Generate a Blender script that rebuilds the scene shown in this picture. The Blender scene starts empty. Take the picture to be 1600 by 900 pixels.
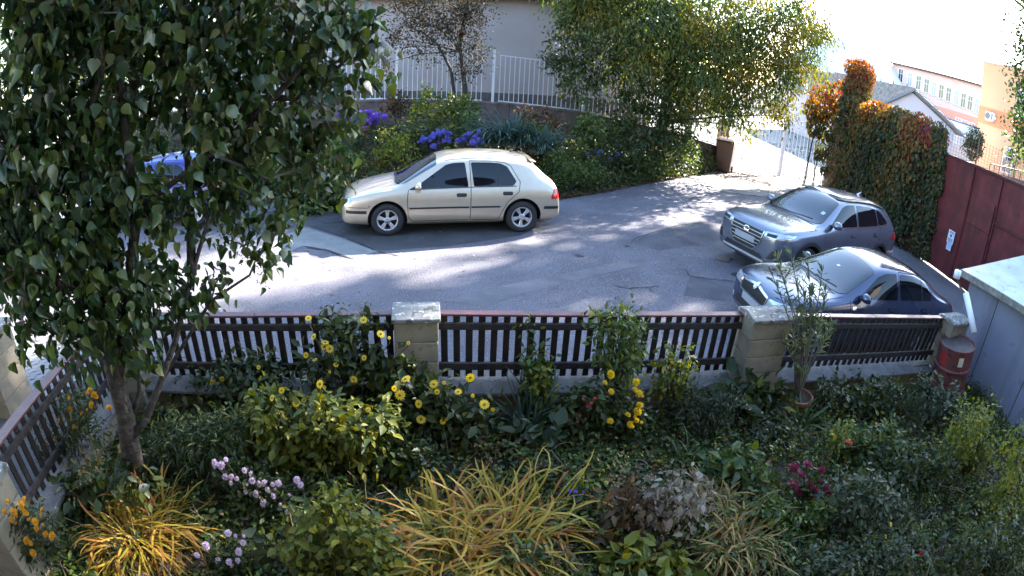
import bpy, bmesh, math, random
import numpy as np
from mathutils import Vector, Matrix
from mathutils.bvhtree import BVHTree
from mathutils.geometry import delaunay_2d_cdt
R_ = math.radians
random.seed(7)
RNG = np.random.default_rng(11)
SC = bpy.context.scene
COL = SC.collection

# ---------------------------------------------------------------- camera
CAM_H = 3.32
LENS_PX, PITCH, ROLL = 900.0, R_(23.5), R_(-3.0)      # wide security-camera lens on the house wall
cP, sP, cR, sR = math.cos(PITCH), math.sin(PITCH), math.cos(ROLL), math.sin(ROLL)
cd = bpy.data.cameras.new('camera')
cam = bpy.data.objects.new('camera', cd)
COL.objects.link(cam)
SC.camera = cam
fw = Vector((0, cP, -sP)); r0 = Vector((1, 0, 0)); u0 = Vector((0, sP, cP))
rt = r0 * cR - u0 * sR
up = r0 * sR + u0 * cR
m = Matrix((rt, up, -fw)).transposed().to_4x4()
m.translation = (0, 0, CAM_H)
cam.matrix_world = m
cd.type = 'PANO'
cd.panorama_type = 'FISHEYE_EQUISOLID'
cd.sensor_fit = 'HORIZONTAL'
cd.sensor_width = 36.0
cd.sensor_height = 20.25
cd.fisheye_lens = 36.0 * LENS_PX / 1600.0
cd.fisheye_fov = math.pi
cd.clip_start = 0.02
cd.clip_end = 2000

# ---------------------------------------------------------------- light
SUN_AZ, SUN_EL = 50.0, 27.0                             # azimuth clockwise from +Y
W = bpy.data.worlds.new('World')
SC.world = W
W.use_nodes = True
nt = W.node_tree
sky = nt.nodes.new('ShaderNodeTexSky')
sky.sky_type = 'NISHITA'
sky.sun_disc = False
sky.sun_elevation = R_(SUN_EL)
sky.sun_rotation = R_(SUN_AZ)
sky.altitude = 200
sky.air_density = 1.3
sky.dust_density = 0.8
sky.ozone_density = 3.0
bg = nt.nodes['Background']
bg.inputs['Strength'].default_value = 0.095
nt.links.new(sky.outputs['Color'], bg.inputs['Color'])
sd = bpy.data.lights.new('sun', 'SUN')
sd.energy = 5.0
sd.angle = R_(0.55)
sd.color = (1.0, 0.955, 0.89)
sun = bpy.data.objects.new('sun', sd)
COL.objects.link(sun)
SDIR = Vector((math.sin(R_(SUN_AZ)) * math.cos(R_(SUN_EL)), math.cos(R_(SUN_AZ)) * math.cos(R_(SUN_EL)), math.sin(R_(SUN_EL))))
sun.rotation_euler = SDIR.to_track_quat('Z', 'Y').to_euler()
sun.location = SDIR * 60
SC.view_settings.view_transform = 'Standard'
SC.view_settings.look = 'None'
SC.view_settings.gamma = 1
SC.view_settings.use_curve_mapping = False
SC.view_settings.exposure = 3.5
SC.render.engine = 'CYCLES'
SC.cycles.use_denoising = True
SC.cycles.max_bounces = 6
SC.cycles.transparent_max_bounces = 8
SC.cycles.caustics_reflective = False
SC.cycles.caustics_refractive = False

# ---------------------------------------------------------------- layout helpers (survey of the place)
def ray(px, py):
    x = (px - 800) / LENS_PX; y = -(py - 450) / LENS_PX
    r = math.hypot(x, y); t = 2 * math.asin(min(1, r / 2)); s = math.sin(t) / max(r, 1e-9)
    x, y, z = x * s, y * s, math.cos(t)
    X = cR * x + sR * y; Y = -sR * x + cR * y
    return Vector((X, z * cP + Y * sP, -z * sP + Y * cP))
def zg(x, y):
    s = min(max(0.0, x - 0.3), 12.0)
    return -0.06 * s * s / (s + 0.4)
def G(px, py, dz=0.0):
    """point of the terrain (raised by dz) seen at a survey pixel"""
    d = ray(px, py); t = -CAM_H / min(d.z, -0.01)
    for i in range(40):
        t = (zg(d.x * t, d.y * t) + dz - CAM_H) / min(d.z, -0.01)
    return Vector((d.x * t, d.y * t, zg(d.x * t, d.y * t) + dz))
def AT(px, py, Y):
    d = ray(px, py); t = Y / d.y
    return Vector((d.x * t, Y, CAM_H + d.z * t))
def ATD(px, py, D):
    return ray(px, py) * D + Vector((0, 0, CAM_H))

# ---------------------------------------------------------------- materials
def nodes(mat):
    mat.use_nodes = True
    n = mat.node_tree.nodes; l = mat.node_tree.links
    return n, l, n['Principled BSDF']
MATS = {}
def pm(name, col, rough=0.6, metal=0.0, var=0.12, scale=8.0, bump=0.0, bscale=60.0, col2=None, coat=0.0, spec=0.5, detail=6, thr=(0.35, 0.65), flake=0):
    """principled material with noise colour variation and fine relief"""
    mt = bpy.data.materials.new(name); MATS[name] = mt
    n, l, b = nodes(mt)
    b.inputs['Roughness'].default_value = rough
    b.inputs['Metallic'].default_value = metal
    b.inputs['Specular IOR Level'].default_value = spec
    if coat:
        b.inputs['Coat Weight'].default_value = coat
        b.inputs['Coat Roughness'].default_value = 0.04
    tc = n.new('ShaderNodeTexCoord')
    nz = n.new('ShaderNodeTexNoise'); nz.inputs['Scale'].default_value = scale; nz.inputs['Detail'].default_value = detail
    l.new(tc.outputs['Object'], nz.inputs['Vector'])
    rp = n.new('ShaderNodeValToRGB')
    rp.color_ramp.elements[0].position = thr[0]; rp.color_ramp.elements[1].position = thr[1]
    c2 = col2 or tuple(min(1, c * (1 + var)) for c in col)
    c1 = col if col2 else tuple(c * (1 - var) for c in col)
    rp.color_ramp.elements[0].color = (*c1, 1); rp.color_ramp.elements[1].color = (*c2, 1)
    l.new(nz.outputs['Fac'], rp.inputs['Fac'])
    l.new(rp.outputs['Color'], b.inputs['Base Color'])
    if bump:
        n2 = n.new('ShaderNodeTexNoise'); n2.inputs['Scale'].default_value = bscale; n2.inputs['Detail'].default_value = 8
        l.new(tc.outputs['Object'], n2.inputs['Vector'])
        bp = n.new('ShaderNodeBump'); bp.inputs['Strength'].default_value = bump; bp.inputs['Distance'].default_value = 0.02
        l.new(n2.outputs['Fac'], bp.inputs['Height'])
        l.new(bp.outputs['Normal'], b.inputs['Normal'])
    return mt
def speckle(mt, col, scale, thr, amount=1.0):
    """overlay specks (lichen, leaf litter, grit) on a pm() material"""
    n, l, b = nodes(mt)
    src = b.inputs['Base Color'].links[0].from_socket
    tc = n.new('ShaderNodeTexCoord')
    nz = n.new('ShaderNodeTexNoise'); nz.inputs['Scale'].default_value = scale; nz.inputs['Detail'].default_value = 4
    l.new(tc.outputs['Object'], nz.inputs['Vector'])
    rp = n.new('ShaderNodeValToRGB')
    rp.color_ramp.elements[0].position = thr; rp.color_ramp.elements[1].position = thr + 0.04
    rp.color_ramp.elements[0].color = (0, 0, 0, 1); rp.color_ramp.elements[1].color = (amount,) * 3 + (1,)
    l.new(nz.outputs['Fac'], rp.inputs['Fac'])
    mx = n.new('ShaderNodeMix'); mx.data_type = 'RGBA'
    l.new(rp.outputs['Color'], mx.inputs['Factor'])
    l.new(src, mx.inputs['A']); mx.inputs['B'].default_value = (*col, 1)
    l.new(mx.outputs['Result'], b.inputs['Base Color'])
    return mt
def lm(name, cols, rough=0.5, trans=0.35, spec=0.35):
    """leaf / petal material: colour chosen by the per-leaf attribute 'rnd', partly translucent"""
    mt = bpy.data.materials.new(name); MATS[name] = mt
    n, l, b = nodes(mt)
    at = n.new('ShaderNodeAttribute'); at.attribute_name = 'rnd'
    rp = n.new('ShaderNodeValToRGB')
    e = rp.color_ramp.elements
    e[0].position = 0; e[0].color = (*cols[0], 1)
    e[1].position = 1; e[1].color = (*cols[-1], 1)
    for i in range(1, len(cols) - 1):
        k = e.new(i / (len(cols) - 1)); k.color = (*cols[i], 1)
    l.new(at.outputs['Fac'], rp.inputs['Fac'])
    l.new(rp.outputs['Color'], b.inputs['Base Color'])
    b.inputs['Roughness'].default_value = rough
    b.inputs['Specular IOR Level'].default_value = spec
    if trans:
        tr = n.new('ShaderNodeBsdfTranslucent')
        hs = n.new('ShaderNodeHueSaturation'); hs.inputs['Value'].default_value = 1.5; hs.inputs['Saturation'].default_value = 1.1
        l.new(rp.outputs['Color'], hs.inputs['Color'])
        l.new(hs.outputs['Color'], tr.inputs['Color'])
        mx = n.new('ShaderNodeMixShader'); mx.inputs['Fac'].default_value = trans
        l.new(b.outputs['BSDF'], mx.inputs[1]); l.new(tr.outputs['BSDF'], mx.inputs[2])
        l.new(mx.outputs['Shader'], n['Material Output'].inputs['Surface'])
    return mt

def streaks(mt, col, amount=.5, sx=9.0, sz=.5, thr=.55):
    """vertical rain streaks and grime"""
    n, l, b = nodes(mt)
    src = b.inputs['Base Color'].links[0].from_socket
    tc = n.new('ShaderNodeTexCoord'); mp = n.new('ShaderNodeMapping'); mp.inputs['Scale'].default_value = (sx, sx, sz)
    nz = n.new('ShaderNodeTexNoise'); nz.inputs['Scale'].default_value = 1.0; nz.inputs['Detail'].default_value = 5
    l.new(tc.outputs['Object'], mp.inputs['Vector']); l.new(mp.outputs['Vector'], nz.inputs['Vector'])
    rp = n.new('ShaderNodeValToRGB'); rp.color_ramp.elements[0].position = thr; rp.color_ramp.elements[1].position = thr + .2
    rp.color_ramp.elements[0].color = (0, 0, 0, 1); rp.color_ramp.elements[1].color = (amount,) * 3 + (1,)
    l.new(nz.outputs['Fac'], rp.inputs['Fac'])
    mx = n.new('ShaderNodeMix'); mx.data_type = 'RGBA'
    l.new(rp.outputs['Color'], mx.inputs['Factor']); l.new(src, mx.inputs['A']); mx.inputs['B'].default_value = (*col, 1)
    l.new(mx.outputs['Result'], b.inputs['Base Color'])
    return mt

# ---------------------------------------------------------------- object helpers
def link(o, parent=None):
    COL.objects.link(o)
    if parent is not None:
        o.parent = parent
    return o
def tag(o, label=None, cat=None, group=None, kind=None):
    if label: o['label'] = label
    if cat: o['category'] = cat
    if group: o['group'] = group
    if kind: o['kind'] = kind
    return o
def thing(name, loc, label, cat, group=None, rz=0.0):
    o = bpy.data.objects.new(name, None)
    o.empty_display_size = 0.1
    o.location = loc; o.rotation_euler = (0, 0, rz)
    link(o)
    return tag(o, label, cat, group)
def mesh_np(name, V, F, mat, rnd=None, smooth=False):
    """fast mesh from numpy: V (n,3), F list of int arrays (m,k)"""
    me = bpy.data.meshes.new(name)
    V = np.asarray(V, dtype=np.float32)
    Fs = [np.asarray(f, dtype=np.int32) for f in (F if isinstance(F, list) else [F]) if len(f)]
    loops = np.concatenate([f.ravel() for f in Fs])
    tot = np.concatenate([np.full(len(f), f.shape[1], np.int32) for f in Fs])
    st = np.concatenate([[0], np.cumsum(tot)[:-1]]).astype(np.int32)
    me.vertices.add(len(V)); me.vertices.foreach_set('co', V.ravel())
    me.loops.add(len(loops)); me.loops.foreach_set('vertex_index', loops)
    me.polygons.add(len(tot)); me.polygons.foreach_set('loop_start', st); me.polygons.foreach_set('loop_total', tot)
    if smooth: me.polygons.foreach_set('use_smooth', np.ones(len(tot), bool))
    me.update(calc_edges=True)
    if rnd is not None:
        a = me.attributes.new('rnd', 'FLOAT', 'POINT'); a.data.foreach_set('value', np.asarray(rnd, np.float32))
    if mat is not None: me.materials.append(mat)
    return me
def obj(name, me, parent=None, loc=None):
    o = bpy.data.objects.new(name, me)
    if loc is not None: o.location = loc
    return link(o, parent)
class MB:
    """collects polygons for one mesh"""
    def __init__(s): s.v = []; s.f = []
    def add(s, V, F):
        k = len(s.v); s.v += [tuple(p) for p in V]; s.f += [tuple(i + k for i in f) for f in F]; return s
    def box(s, c, size, rz=0.0, taper=1.0, M=None):
        hx, hy, hz = size[0] / 2, size[1] / 2, size[2] / 2
        P = [(-hx, -hy, -hz), (hx, -hy, -hz), (hx, hy, -hz), (-hx, hy, -hz), (-hx * taper, -hy * taper, hz), (hx * taper, -hy * taper, hz), (hx * taper, hy * taper, hz), (-hx * taper, hy * taper, hz)]
        c_, s_ = math.cos(rz), math.sin(rz)
        if M is None:
            P = [(c[0] + c_ * x - s_ * y, c[1] + s_ * x + c_ * y, c[2] + z) for x, y, z in P]
        else:
            P = [tuple(M @ Vector(p) + Vector(c)) for p in P]
        return s.add(P, [(0, 3, 2, 1), (4, 5, 6, 7), (0, 1, 5, 4), (1, 2, 6, 5), (2, 3, 7, 6), (3, 0, 4, 7)])
    def tube(s, pts, rad, n=6, cap=True):
        pts = [Vector(p) for p in pts]
        rad = rad if hasattr(rad, '__len__') else [rad] * len(pts)
        rings = []
        prev = None
        for i, p in enumerate(pts):
            d = (pts[min(i + 1, len(pts) - 1)] - pts[max(i - 1, 0)]).normalized()
            if prev is None:
                a = d.orthogonal().normalized()
            else:
                a = (prev - d * prev.dot(d))
                a = a.normalized() if a.length > 1e-6 else d.orthogonal().normalized()
            prev = a
            b = d.cross(a)
            rings.append([p + (a * math.cos(2 * math.pi * k / n) + b * math.sin(2 * math.pi * k / n)) * rad[i] for k in range(n)])
        V = [q for r in rings for q in r]; F = []
        for i in range(len(rings) - 1):
            for k in range(n):
                F.append((i * n + k, i * n + (k + 1) % n, (i + 1) * n + (k + 1) % n, (i + 1) * n + k))
        if cap:
            F.append(tuple(range(n - 1, -1, -1))); F.append(tuple((len(rings) - 1) * n + k for k in range(n)))
        return s.add(V, F)
    def lathe(s, prof, n=24, c=(0, 0, 0), axis='z', cap=True):
        V = []; F = []
        for (r, h) in prof:
            for k in range(n):
                a = 2 * math.pi * k / n
                p = (r * math.cos(a), r * math.sin(a), h)
                if axis == 'y': p = (p[0], p[2], p[1])
                V.append((p[0] + c[0], p[1] + c[1], p[2] + c[2]))
        for i in range(len(prof) - 1):
            for k in range(n):
                q = (i * n + k, i * n + (k + 1) % n, (i + 1) * n + (k + 1) % n, (i + 1) * n + k)
                F.append(q if axis == 'z' else q[::-1])
        if cap:
            F.append(tuple(range(n - 1, -1, -1))); F.append(tuple((len(prof) - 1) * n + k for k in range(n)))
        return s.add(V, F)
    def mesh(s, name, mat, smooth=False, bevel=0.0):
        me = bpy.data.meshes.new(name)
        me.from_pydata([tuple(p) for p in s.v], [], s.f)
        if bevel:
            bm = bmesh.new(); bm.from_mesh(me)
            bmesh.ops.bevel(bm, geom=bm.edges[:], offset=bevel, segments=1, affect='EDGES', clamp_overlap=True)
            bm.to_mesh(me); bm.free()
        if smooth: me.polygons.foreach_set('use_smooth', np.ones(len(me.polygons), bool))
        me.update()
        if mat is not None: me.materials.append(mat)
        return me
    def build(s, name, mat, parent=None, base=None, smooth=False, bevel=0.0):
        if base is not None:
            b = Vector(base); s.v = [tuple(Vector(p) - b) for p in s.v]
        return obj(name, s.mesh(name, mat, smooth, bevel), parent)
def smooth_angle(me, deg=35):
    me.polygons.foreach_set('use_smooth', np.ones(len(me.polygons), bool))
    try: me.set_sharp_from_angle(angle=R_(deg))
    except Exception: pass
# ================================================================ materials of the setting
M_ASPH = pm('asphalt', (0.125, 0.112, 0.128), 0.85, var=0.22, scale=0.9, bump=1.0, bscale=110)
speckle(M_ASPH, (0.30, 0.29, 0.30), 48, 0.59, 0.85)
speckle(M_ASPH, (0.035, 0.033, 0.038), 40, 0.60, 0.9)
speckle(M_ASPH, (0.05, 0.05, 0.055), 1.7, 0.66, 0.35)
speckle(M_ASPH, (0.17, 0.165, 0.16), 0.8, 0.62, 0.4)
M_ASPH2 = pm('dark_asphalt', (0.05, 0.05, 0.054), 0.85, var=0.2, scale=2.5, bump=0.9, bscale=150)
M_CONC = pm('pale_concrete', (0.19, 0.185, 0.175), 0.85, var=0.15, scale=2.5, bump=0.5, bscale=120)
M_SOIL = pm('garden_soil', (0.022, 0.017, 0.012), 0.95, var=0.4, scale=6, bump=1.0, bscale=40, col2=(0.05, 0.042, 0.026))
M_GROUND = pm('far_ground', (0.16, 0.15, 0.12), 0.95, var=0.2, scale=0.4, bump=0.4)
M_YARD = pm('yard_surface', (0.24, 0.225, 0.20), 0.9, var=0.12, scale=1.2, bump=0.5, bscale=50)
speckle(M_YARD, (0.09, 0.065, 0.04), 9, 0.62, 0.9)
M_CRACK = pm('crack_fill', (0.02, 0.02, 0.022), 0.9)
M_PAVER = pm('grey_paver', (0.19, 0.19, 0.20), 0.85, var=0.15, scale=3, bump=0.5, bscale=90)
M_PAVER2 = pm('gate_paver', (0.21, 0.19, 0.17), 0.9, var=0.2, scale=2.0, bump=0.6, bscale=60)
M_WOOD = pm('dark_fence_wood', (0.013, 0.008, 0.009), 0.55, var=0.35, scale=9, bump=0.35, bscale=45)
M_RAIL = pm('worn_rail_wood', (0.022, 0.015, 0.014), 0.75, var=0.4, scale=14, bump=0.6, bscale=70)
M_CAPB = pm('red_stained_board', (0.105, 0.037, 0.036), 0.42, var=0.22, scale=10, bump=0.3, bscale=60)
M_BLOCK = pm('tan_block', (0.25, 0.21, 0.15), 0.9, var=0.18, scale=5, bump=0.6, bscale=110)
speckle(M_BLOCK, (0.12, 0.10, 0.075), 5, 0.60, 0.55)
M_MORTAR = pm('mortar', (0.15, 0.135, 0.11), 0.95, var=0.2, bump=0.5)
M_CAP = pm('lichened_concrete', (0.20, 0.19, 0.175), 0.9, var=0.25, scale=9, bump=0.8, bscale=80)
speckle(M_CAP, (0.55, 0.54, 0.48), 22, 0.60, 0.85)
speckle(M_CAP, (0.06, 0.06, 0.055), 15, 0.6, 0.8)
M_COPING = pm('coping_concrete', (0.12, 0.112, 0.112), 0.9, var=0.25, scale=7, bump=0.7, bscale=90)
speckle(M_COPING, (0.08, 0.075, 0.075), 30, 0.58, 0.7)
M_WHITE = pm('white_painted_steel', (0.60, 0.60, 0.64), 0.5, var=0.08, scale=20)
M_RETAIN = pm('retaining_stone', (0.13, 0.10, 0.095), 0.95, var=0.35, scale=3.5, bump=0.9, bscale=25)
M_RENDER = streaks(pm('beige_render', (0.33, 0.285, 0.285), 0.9, var=0.10, scale=0.7, bump=0.25, bscale=60), (.22, .18, .17), .5, 1.2, .25)
M_FASCIA = pm('brown_fascia', (0.10, 0.05, 0.04), 0.7, var=0.2)
M_BROWN = pm('dark_plinth', (0.10, 0.085, 0.08), 0.9, var=0.2, bump=0.4)

# ================================================================ terrain sheets
def sheet(name, x0, x1, y0, y1, nx, ny, dz, mat, zf=None, kind='structure', jitter=0.0):
    xs = np.linspace(x0, x1, nx); ys = np.linspace(y0, y1, ny)
    V = []
    for y in ys:
        for x in xs:
            z = (zf or zg)(x, y) + dz + (random.uniform(-jitter, jitter) if jitter else 0)
            V.append((x, y, z))
    F = np.array([(j * nx + i, j * nx + i + 1, (j + 1) * nx + i + 1, (j + 1) * nx + i) for j in range(ny - 1) for i in range(nx - 1)])
    o = obj(name, mesh_np(name, np.array(V), F, mat, smooth=True))
    return tag(o, kind=kind)
FX, FY0, FSL = -0.6, 4.44, 0.165                  # front fence line: y = FY0 + FSL*(x-FX)
def fence_y(x): return FY0 + FSL * (x - FX)
def poly_sheet(name, pts, dz, mat, parent=None, kind=None, thick=0.0):
    """flat polygon laid on the terrain, triangulated with inner points"""
    pts2 = [Vector((p[0], p[1])) for p in pts]
    x0 = min(p.x for p in pts2); x1 = max(p.x for p in pts2); y0 = min(p.y for p in pts2); y1 = max(p.y for p in pts2)
    st = max((x1 - x0), (y1 - y0)) / 26
    def inside(q):
        c = False; n = len(pts2)
        for i in range(n):
            a, b = pts2[i], pts2[i - 1]
            if (a.y > q[1]) != (b.y > q[1]) and q[0] < (b.x - a.x) * (q[1] - a.y) / (b.y - a.y) + a.x: c = not c
        return c
    inner = [Vector((x, y)) for x in np.arange(x0 + st / 2, x1, st) for y in np.arange(y0 + st / 2, y1, st) if inside((x, y))]
    n = len(pts2)
    res = delaunay_2d_cdt(pts2 + inner, [], [list(range(n))], 1, 1e-5)
    V = [(v.x, v.y, zg(v.x, v.y) + dz) for v in res[0]]
    me = bpy.data.meshes.new(name); me.from_pydata(V, [], [tuple(f) for f in res[2]])
    bm = bmesh.new(); bm.from_mesh(me); bmesh.ops.recalc_face_normals(bm, faces=bm.faces[:])
    if bm.faces and sum(f.normal.z for f in bm.faces) < 0: bmesh.ops.reverse_faces(bm, faces=bm.faces[:])
    bm.to_mesh(me); bm.free(); me.materials.append(mat)
    o = obj(name, me, parent)
    if kind: o['kind'] = kind
    return o
gr = sheet('ground', -400, 400, -30, 700, 81, 74, -0.12, M_GROUND)
# road sheet: fine grid
road = sheet('road', -30, 11.9, 3.2, 21.2, 85, 37, 0.0, M_ASPH)
yard = sheet('yard_path', 3.0, 60, 21.2, 75, 40, 40, -0.004, M_YARD)
soil_z = 0.10
def zsoil(x, y):
    return zg(x, y) + soil_z + 0.035 * math.sin(x * 3.1 + y * 1.7) * math.sin(y * 2.3 - x)
V = []; nx, ny = 120, 60
for j in range(ny):
    for i in range(nx):
        x = -4.1 + 11.6 * i / (nx - 1)
        yt = fence_y(x) - 0.03
        y = -0.6 + (yt + 0.6) * j / (ny - 1)
        V.append((x, y, zsoil(x, y) + random.uniform(-.012, .012)))
F = np.array([(j * nx + i, j * nx + i + 1, (j + 1) * nx + i + 1, (j + 1) * nx + i) for j in range(ny - 1) for i in range(nx - 1)])
tag(obj('garden_ground', mesh_np('garden_ground', np.array(V), F, M_SOIL, smooth=True)), kind='structure')
# planted bank behind the road, rising to the retaining wall
BANK_FRONT = [(-14, 12.4), (-6, 11.7), (-3.6, 11.35), (0.6, 12.7), (2.2, 14.4), (4.2, 16.8), (6.3, 19.2), (7.2, 20.6)]
BANK_BACK = [(-14, 17.0), (-6, 17.3), (-3.6, 17.5), (0.6, 18.2), (2.2, 18.6), (4.2, 19.4), (6.3, 20.6), (7.6, 21.3)]
def bank_h(u, x): return 0.02 + (0.75 if x < 1 else 0.55) * u * (1.0 if x < 3 else 0.6)
V = []; nb = len(BANK_FRONT); nu = 14; ns = 60
def lerp_line(line, x_par):
    k = x_par * (len(line) - 1); i = min(int(k), len(line) - 2); t = k - i
    return (line[i][0] * (1 - t) + line[i + 1][0] * t, line[i][1] * (1 - t) + line[i + 1][1] * t)
def bank_point(s, u):
    a = lerp_line(BANK_FRONT, s); b = lerp_line(BANK_BACK, s)
    x = a[0] * (1 - u) + b[0] * u; y = a[1] * (1 - u) + b[1] * u
    return Vector((x, y, zg(x, y) + bank_h(u, x)))
for j in range(nu):
    for i in range(ns):
        p = bank_point(i / (ns - 1), j / (nu - 1)); V.append((p.x, p.y, p.z + random.uniform(-.03, .03) * (j > 0)))
F = np.array([(j * ns + i, j * ns + i + 1, (j + 1) * ns + i + 1, (j + 1) * ns + i) for j in range(nu - 1) for i in range(ns - 1)])
tag(obj('planted_bank', mesh_np('planted_bank', np.array(V), F, M_SOIL, smooth=True)), kind='structure')
# road patches and cracks
def gp(*pp): return [G(*p) for p in pp]
poly_sheet('asphalt_shadow_patch', gp((300, 352), (430, 330), (540, 322), (870, 300), (862, 342), (815, 368), (700, 385), (595, 392), (540, 372), (478, 353), (380, 372)), 0.004, M_ASPH2, road)  # darker asphalt, its front edge shaped to the gold car's cast shadow
poly_sheet('concrete_apron', gp((396, 392), (430, 372), (478, 356), (540, 375), (590, 394), (552, 404), (505, 392), (470, 386), (440, 400)), 0.006, M_CONC, road)
def ribbon(name, pix, w, dz, mat, parent):
    pts = [G(*p) for p in pix]; mb = MB(); V = []
    fine = []
    for a, b in zip(pts, pts[1:]):
        for k in range(5):
            q = a.lerp(b, k / 5); fine.append(q + Vector((random.uniform(-.02, .02), random.uniform(-.02, .02), 0)))
    fine.append(pts[-1])
    for i, p in enumerate(fine):
        d = (fine[min(i + 1, len(fine) - 1)] - fine[max(0, i - 1)]); nrm = Vector((-d.y, d.x, 0)).normalized()
        ww = w * random.uniform(.5, 1.3) * (0.3 if i in (0, len(fine) - 1) else 1)
        for s in (1, -1):
            q = p + nrm * ww * s; V.append((q.x, q.y, zg(q.x, q.y) + dz))
    F = [(2 * i, 2 * i + 1, 2 * i + 3, 2 * i + 2) for i in range(len(fine) - 1)]
    return mb.add(V, F).build(name, mat, parent)
for pix, w in (([(1065, 421), (1072, 422), (1077, 432), (1115, 437), (1150, 440)], .012), ([(960, 447), (985, 451), (1010, 449), (1030, 447)], .012), ([(1010, 449), (1020, 456)], .008),
               ([(482, 352), (540, 372), (590, 393), (625, 401)], .014), ([(470, 385), (505, 391), (552, 405)], .03), ([(430, 402), (470, 401)], .01), ([(985, 378), (1010, 366), (1060, 352), (1110, 346)], .008)):
    ribbon('crack', pix, w, 0.009, M_CRACK, road)

# tone patches, oil stains and worn tracks in the asphalt
M_STAIN = pm('oil_stain', (.035, .034, .036), .6, var=.3, scale=6)
M_ASPH3 = pm('repair_asphalt', (.085, .077, .088), .85, var=.25, scale=2.5, bump=1.0, bscale=130)
M_ASPH4 = pm('worn_asphalt', (.155, .145, .155), .85, var=.2, scale=2.0, bump=1.0, bscale=120)
speckle(M_ASPH3, (.22, .22, .23), 80, .6, .6); speckle(M_ASPH4, (.07, .07, .075), 70, .58, .7)
poly_sheet('repair_patch', gp((990, 378), (1012, 365), (1062, 351), (1112, 345), (1150, 352), (1142, 372), (1080, 384), (1030, 392)), .003, M_ASPH3, road)
poly_sheet('repair_patch', gp((1078, 432), (1120, 437), (1165, 442), (1175, 468), (1120, 470), (1068, 462)), .003, M_ASPH3, road)
poly_sheet('worn_strip', gp((690, 470), (760, 452), (860, 432), (960, 412), (1010, 402), (1015, 412), (930, 430), (830, 455), (760, 478)), .003, M_ASPH4, road)
def stain(px, py, r):
    c = G(px, py); n_ = 18; ph = random.random() * 6
    poly_sheet('oil_stain', [(c.x + math.cos(a) * r * (1 + .35 * math.sin(2 * a + ph) + .15 * math.sin(5 * a)), c.y + math.sin(a) * r * (.8 + .2 * math.sin(3 * a + ph))) for a in np.linspace(0, 2 * math.pi, n_ + 1)[:-1]], .012, M_STAIN, road)
for q in ((632, 364, .16), (560, 352, .30), (520, 345, .22), (1130, 405, .2), (1150, 430, .12), (905, 400, .07), (980, 385, .06)): stain(*q)
# paving slabs in front of the gate: each slab a piece
pave = tag(obj('gate_paving', None), kind='structure')
mp = MB(); 
e1 = Vector((0.985, 0.17, 0)).normalized(); e2 = Vector((-0.17, 0.985, 0))
slabs = []
for v in range(4):
    sb = MB().box((0, 0, -0.012), (0.535, 0.232, 0.05)); me = sb.mesh('paving_slab', M_PAVER2, bevel=0.006); slabs.append(me)
o0 = Vector((6.2, 16.9, 0)); cnt = 0
for r in range(17):
    for c in range(16):
        p = o0 + e1 * (c * 0.55 + (r % 2) * 0.27) + e2 * (r * 0.245)
        if p.x > 11.4 + (p.y - 17) * .1 or (p.y - 19.0) > (p.x - 5.2) * 1.3 + random.uniform(-.1, .1): continue
        o = obj('paving_slab', slabs[(r * 7 + c) % 4], pave, (p.x, p.y, zg(p.x, p.y) + 0.012 + random.uniform(-.006, .008)))
        o.rotation_euler = (random.uniform(-.01, .01), 0.06 + random.uniform(-.01, .01), math.atan2(e1.y, e1.x)); cnt += 1

# interlocking pavers of the entrance path beside the garden
path = sheet('entrance_path', -9.5, -4.15, -0.5, 4.9, 12, 12, 0.012, pm('path_joint_sand', (0.05, 0.05, 0.05), 0.95))
sh = []
w, h = .20, .10
zz = [(-w/2, -h/2), (-w/4, -h/2 - .012), (0, -h/2), (w/4, -h/2 + .012), (w/2, -h/2), (w/2 - .012, 0), (w/2, h/2), (w/4, h/2 + .012), (0, h/2), (-w/4, h/2 - .012), (-w/2, h/2), (-w/2 - .012, 0)]
zz = [(x * .955, y * .93) for x, y in zz]
n = len(zz)
pv = MB().add([(x, y, 0.0) for x, y in zz] + [(x, y, 0.045) for x, y in zz], [tuple(range(n, 2 * n))] + [(i, (i + 1) % n, n + (i + 1) % n, n + i) for i in range(n)])
pme = pv.mesh('paver', M_PAVER)
ang = R_(35); ca, sa = math.cos(ang), math.sin(ang)
# centre the built pavers on the visible patch of path
pc = G(75, 555)
k = 0
for r in range(-24, 25):
    for c in range(-10, 11):
        lx, ly = c * .20 + (r % 2) * .10, r * .10
        x = pc.x + ca * lx - sa * ly; y = pc.y + sa * lx + ca * ly
        if x > -4.2 or x < -9.3 or y > 4.85 or (x - pc.x) ** 2 + (y - pc.y) ** 2 > 1.35: continue
        if k >= 300: break
        o = obj('paver', pme, path, (x, y, zg(x, y) - 0.018 + random.uniform(-.002, .003))); o.rotation_euler.z = ang; k += 1

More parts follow.
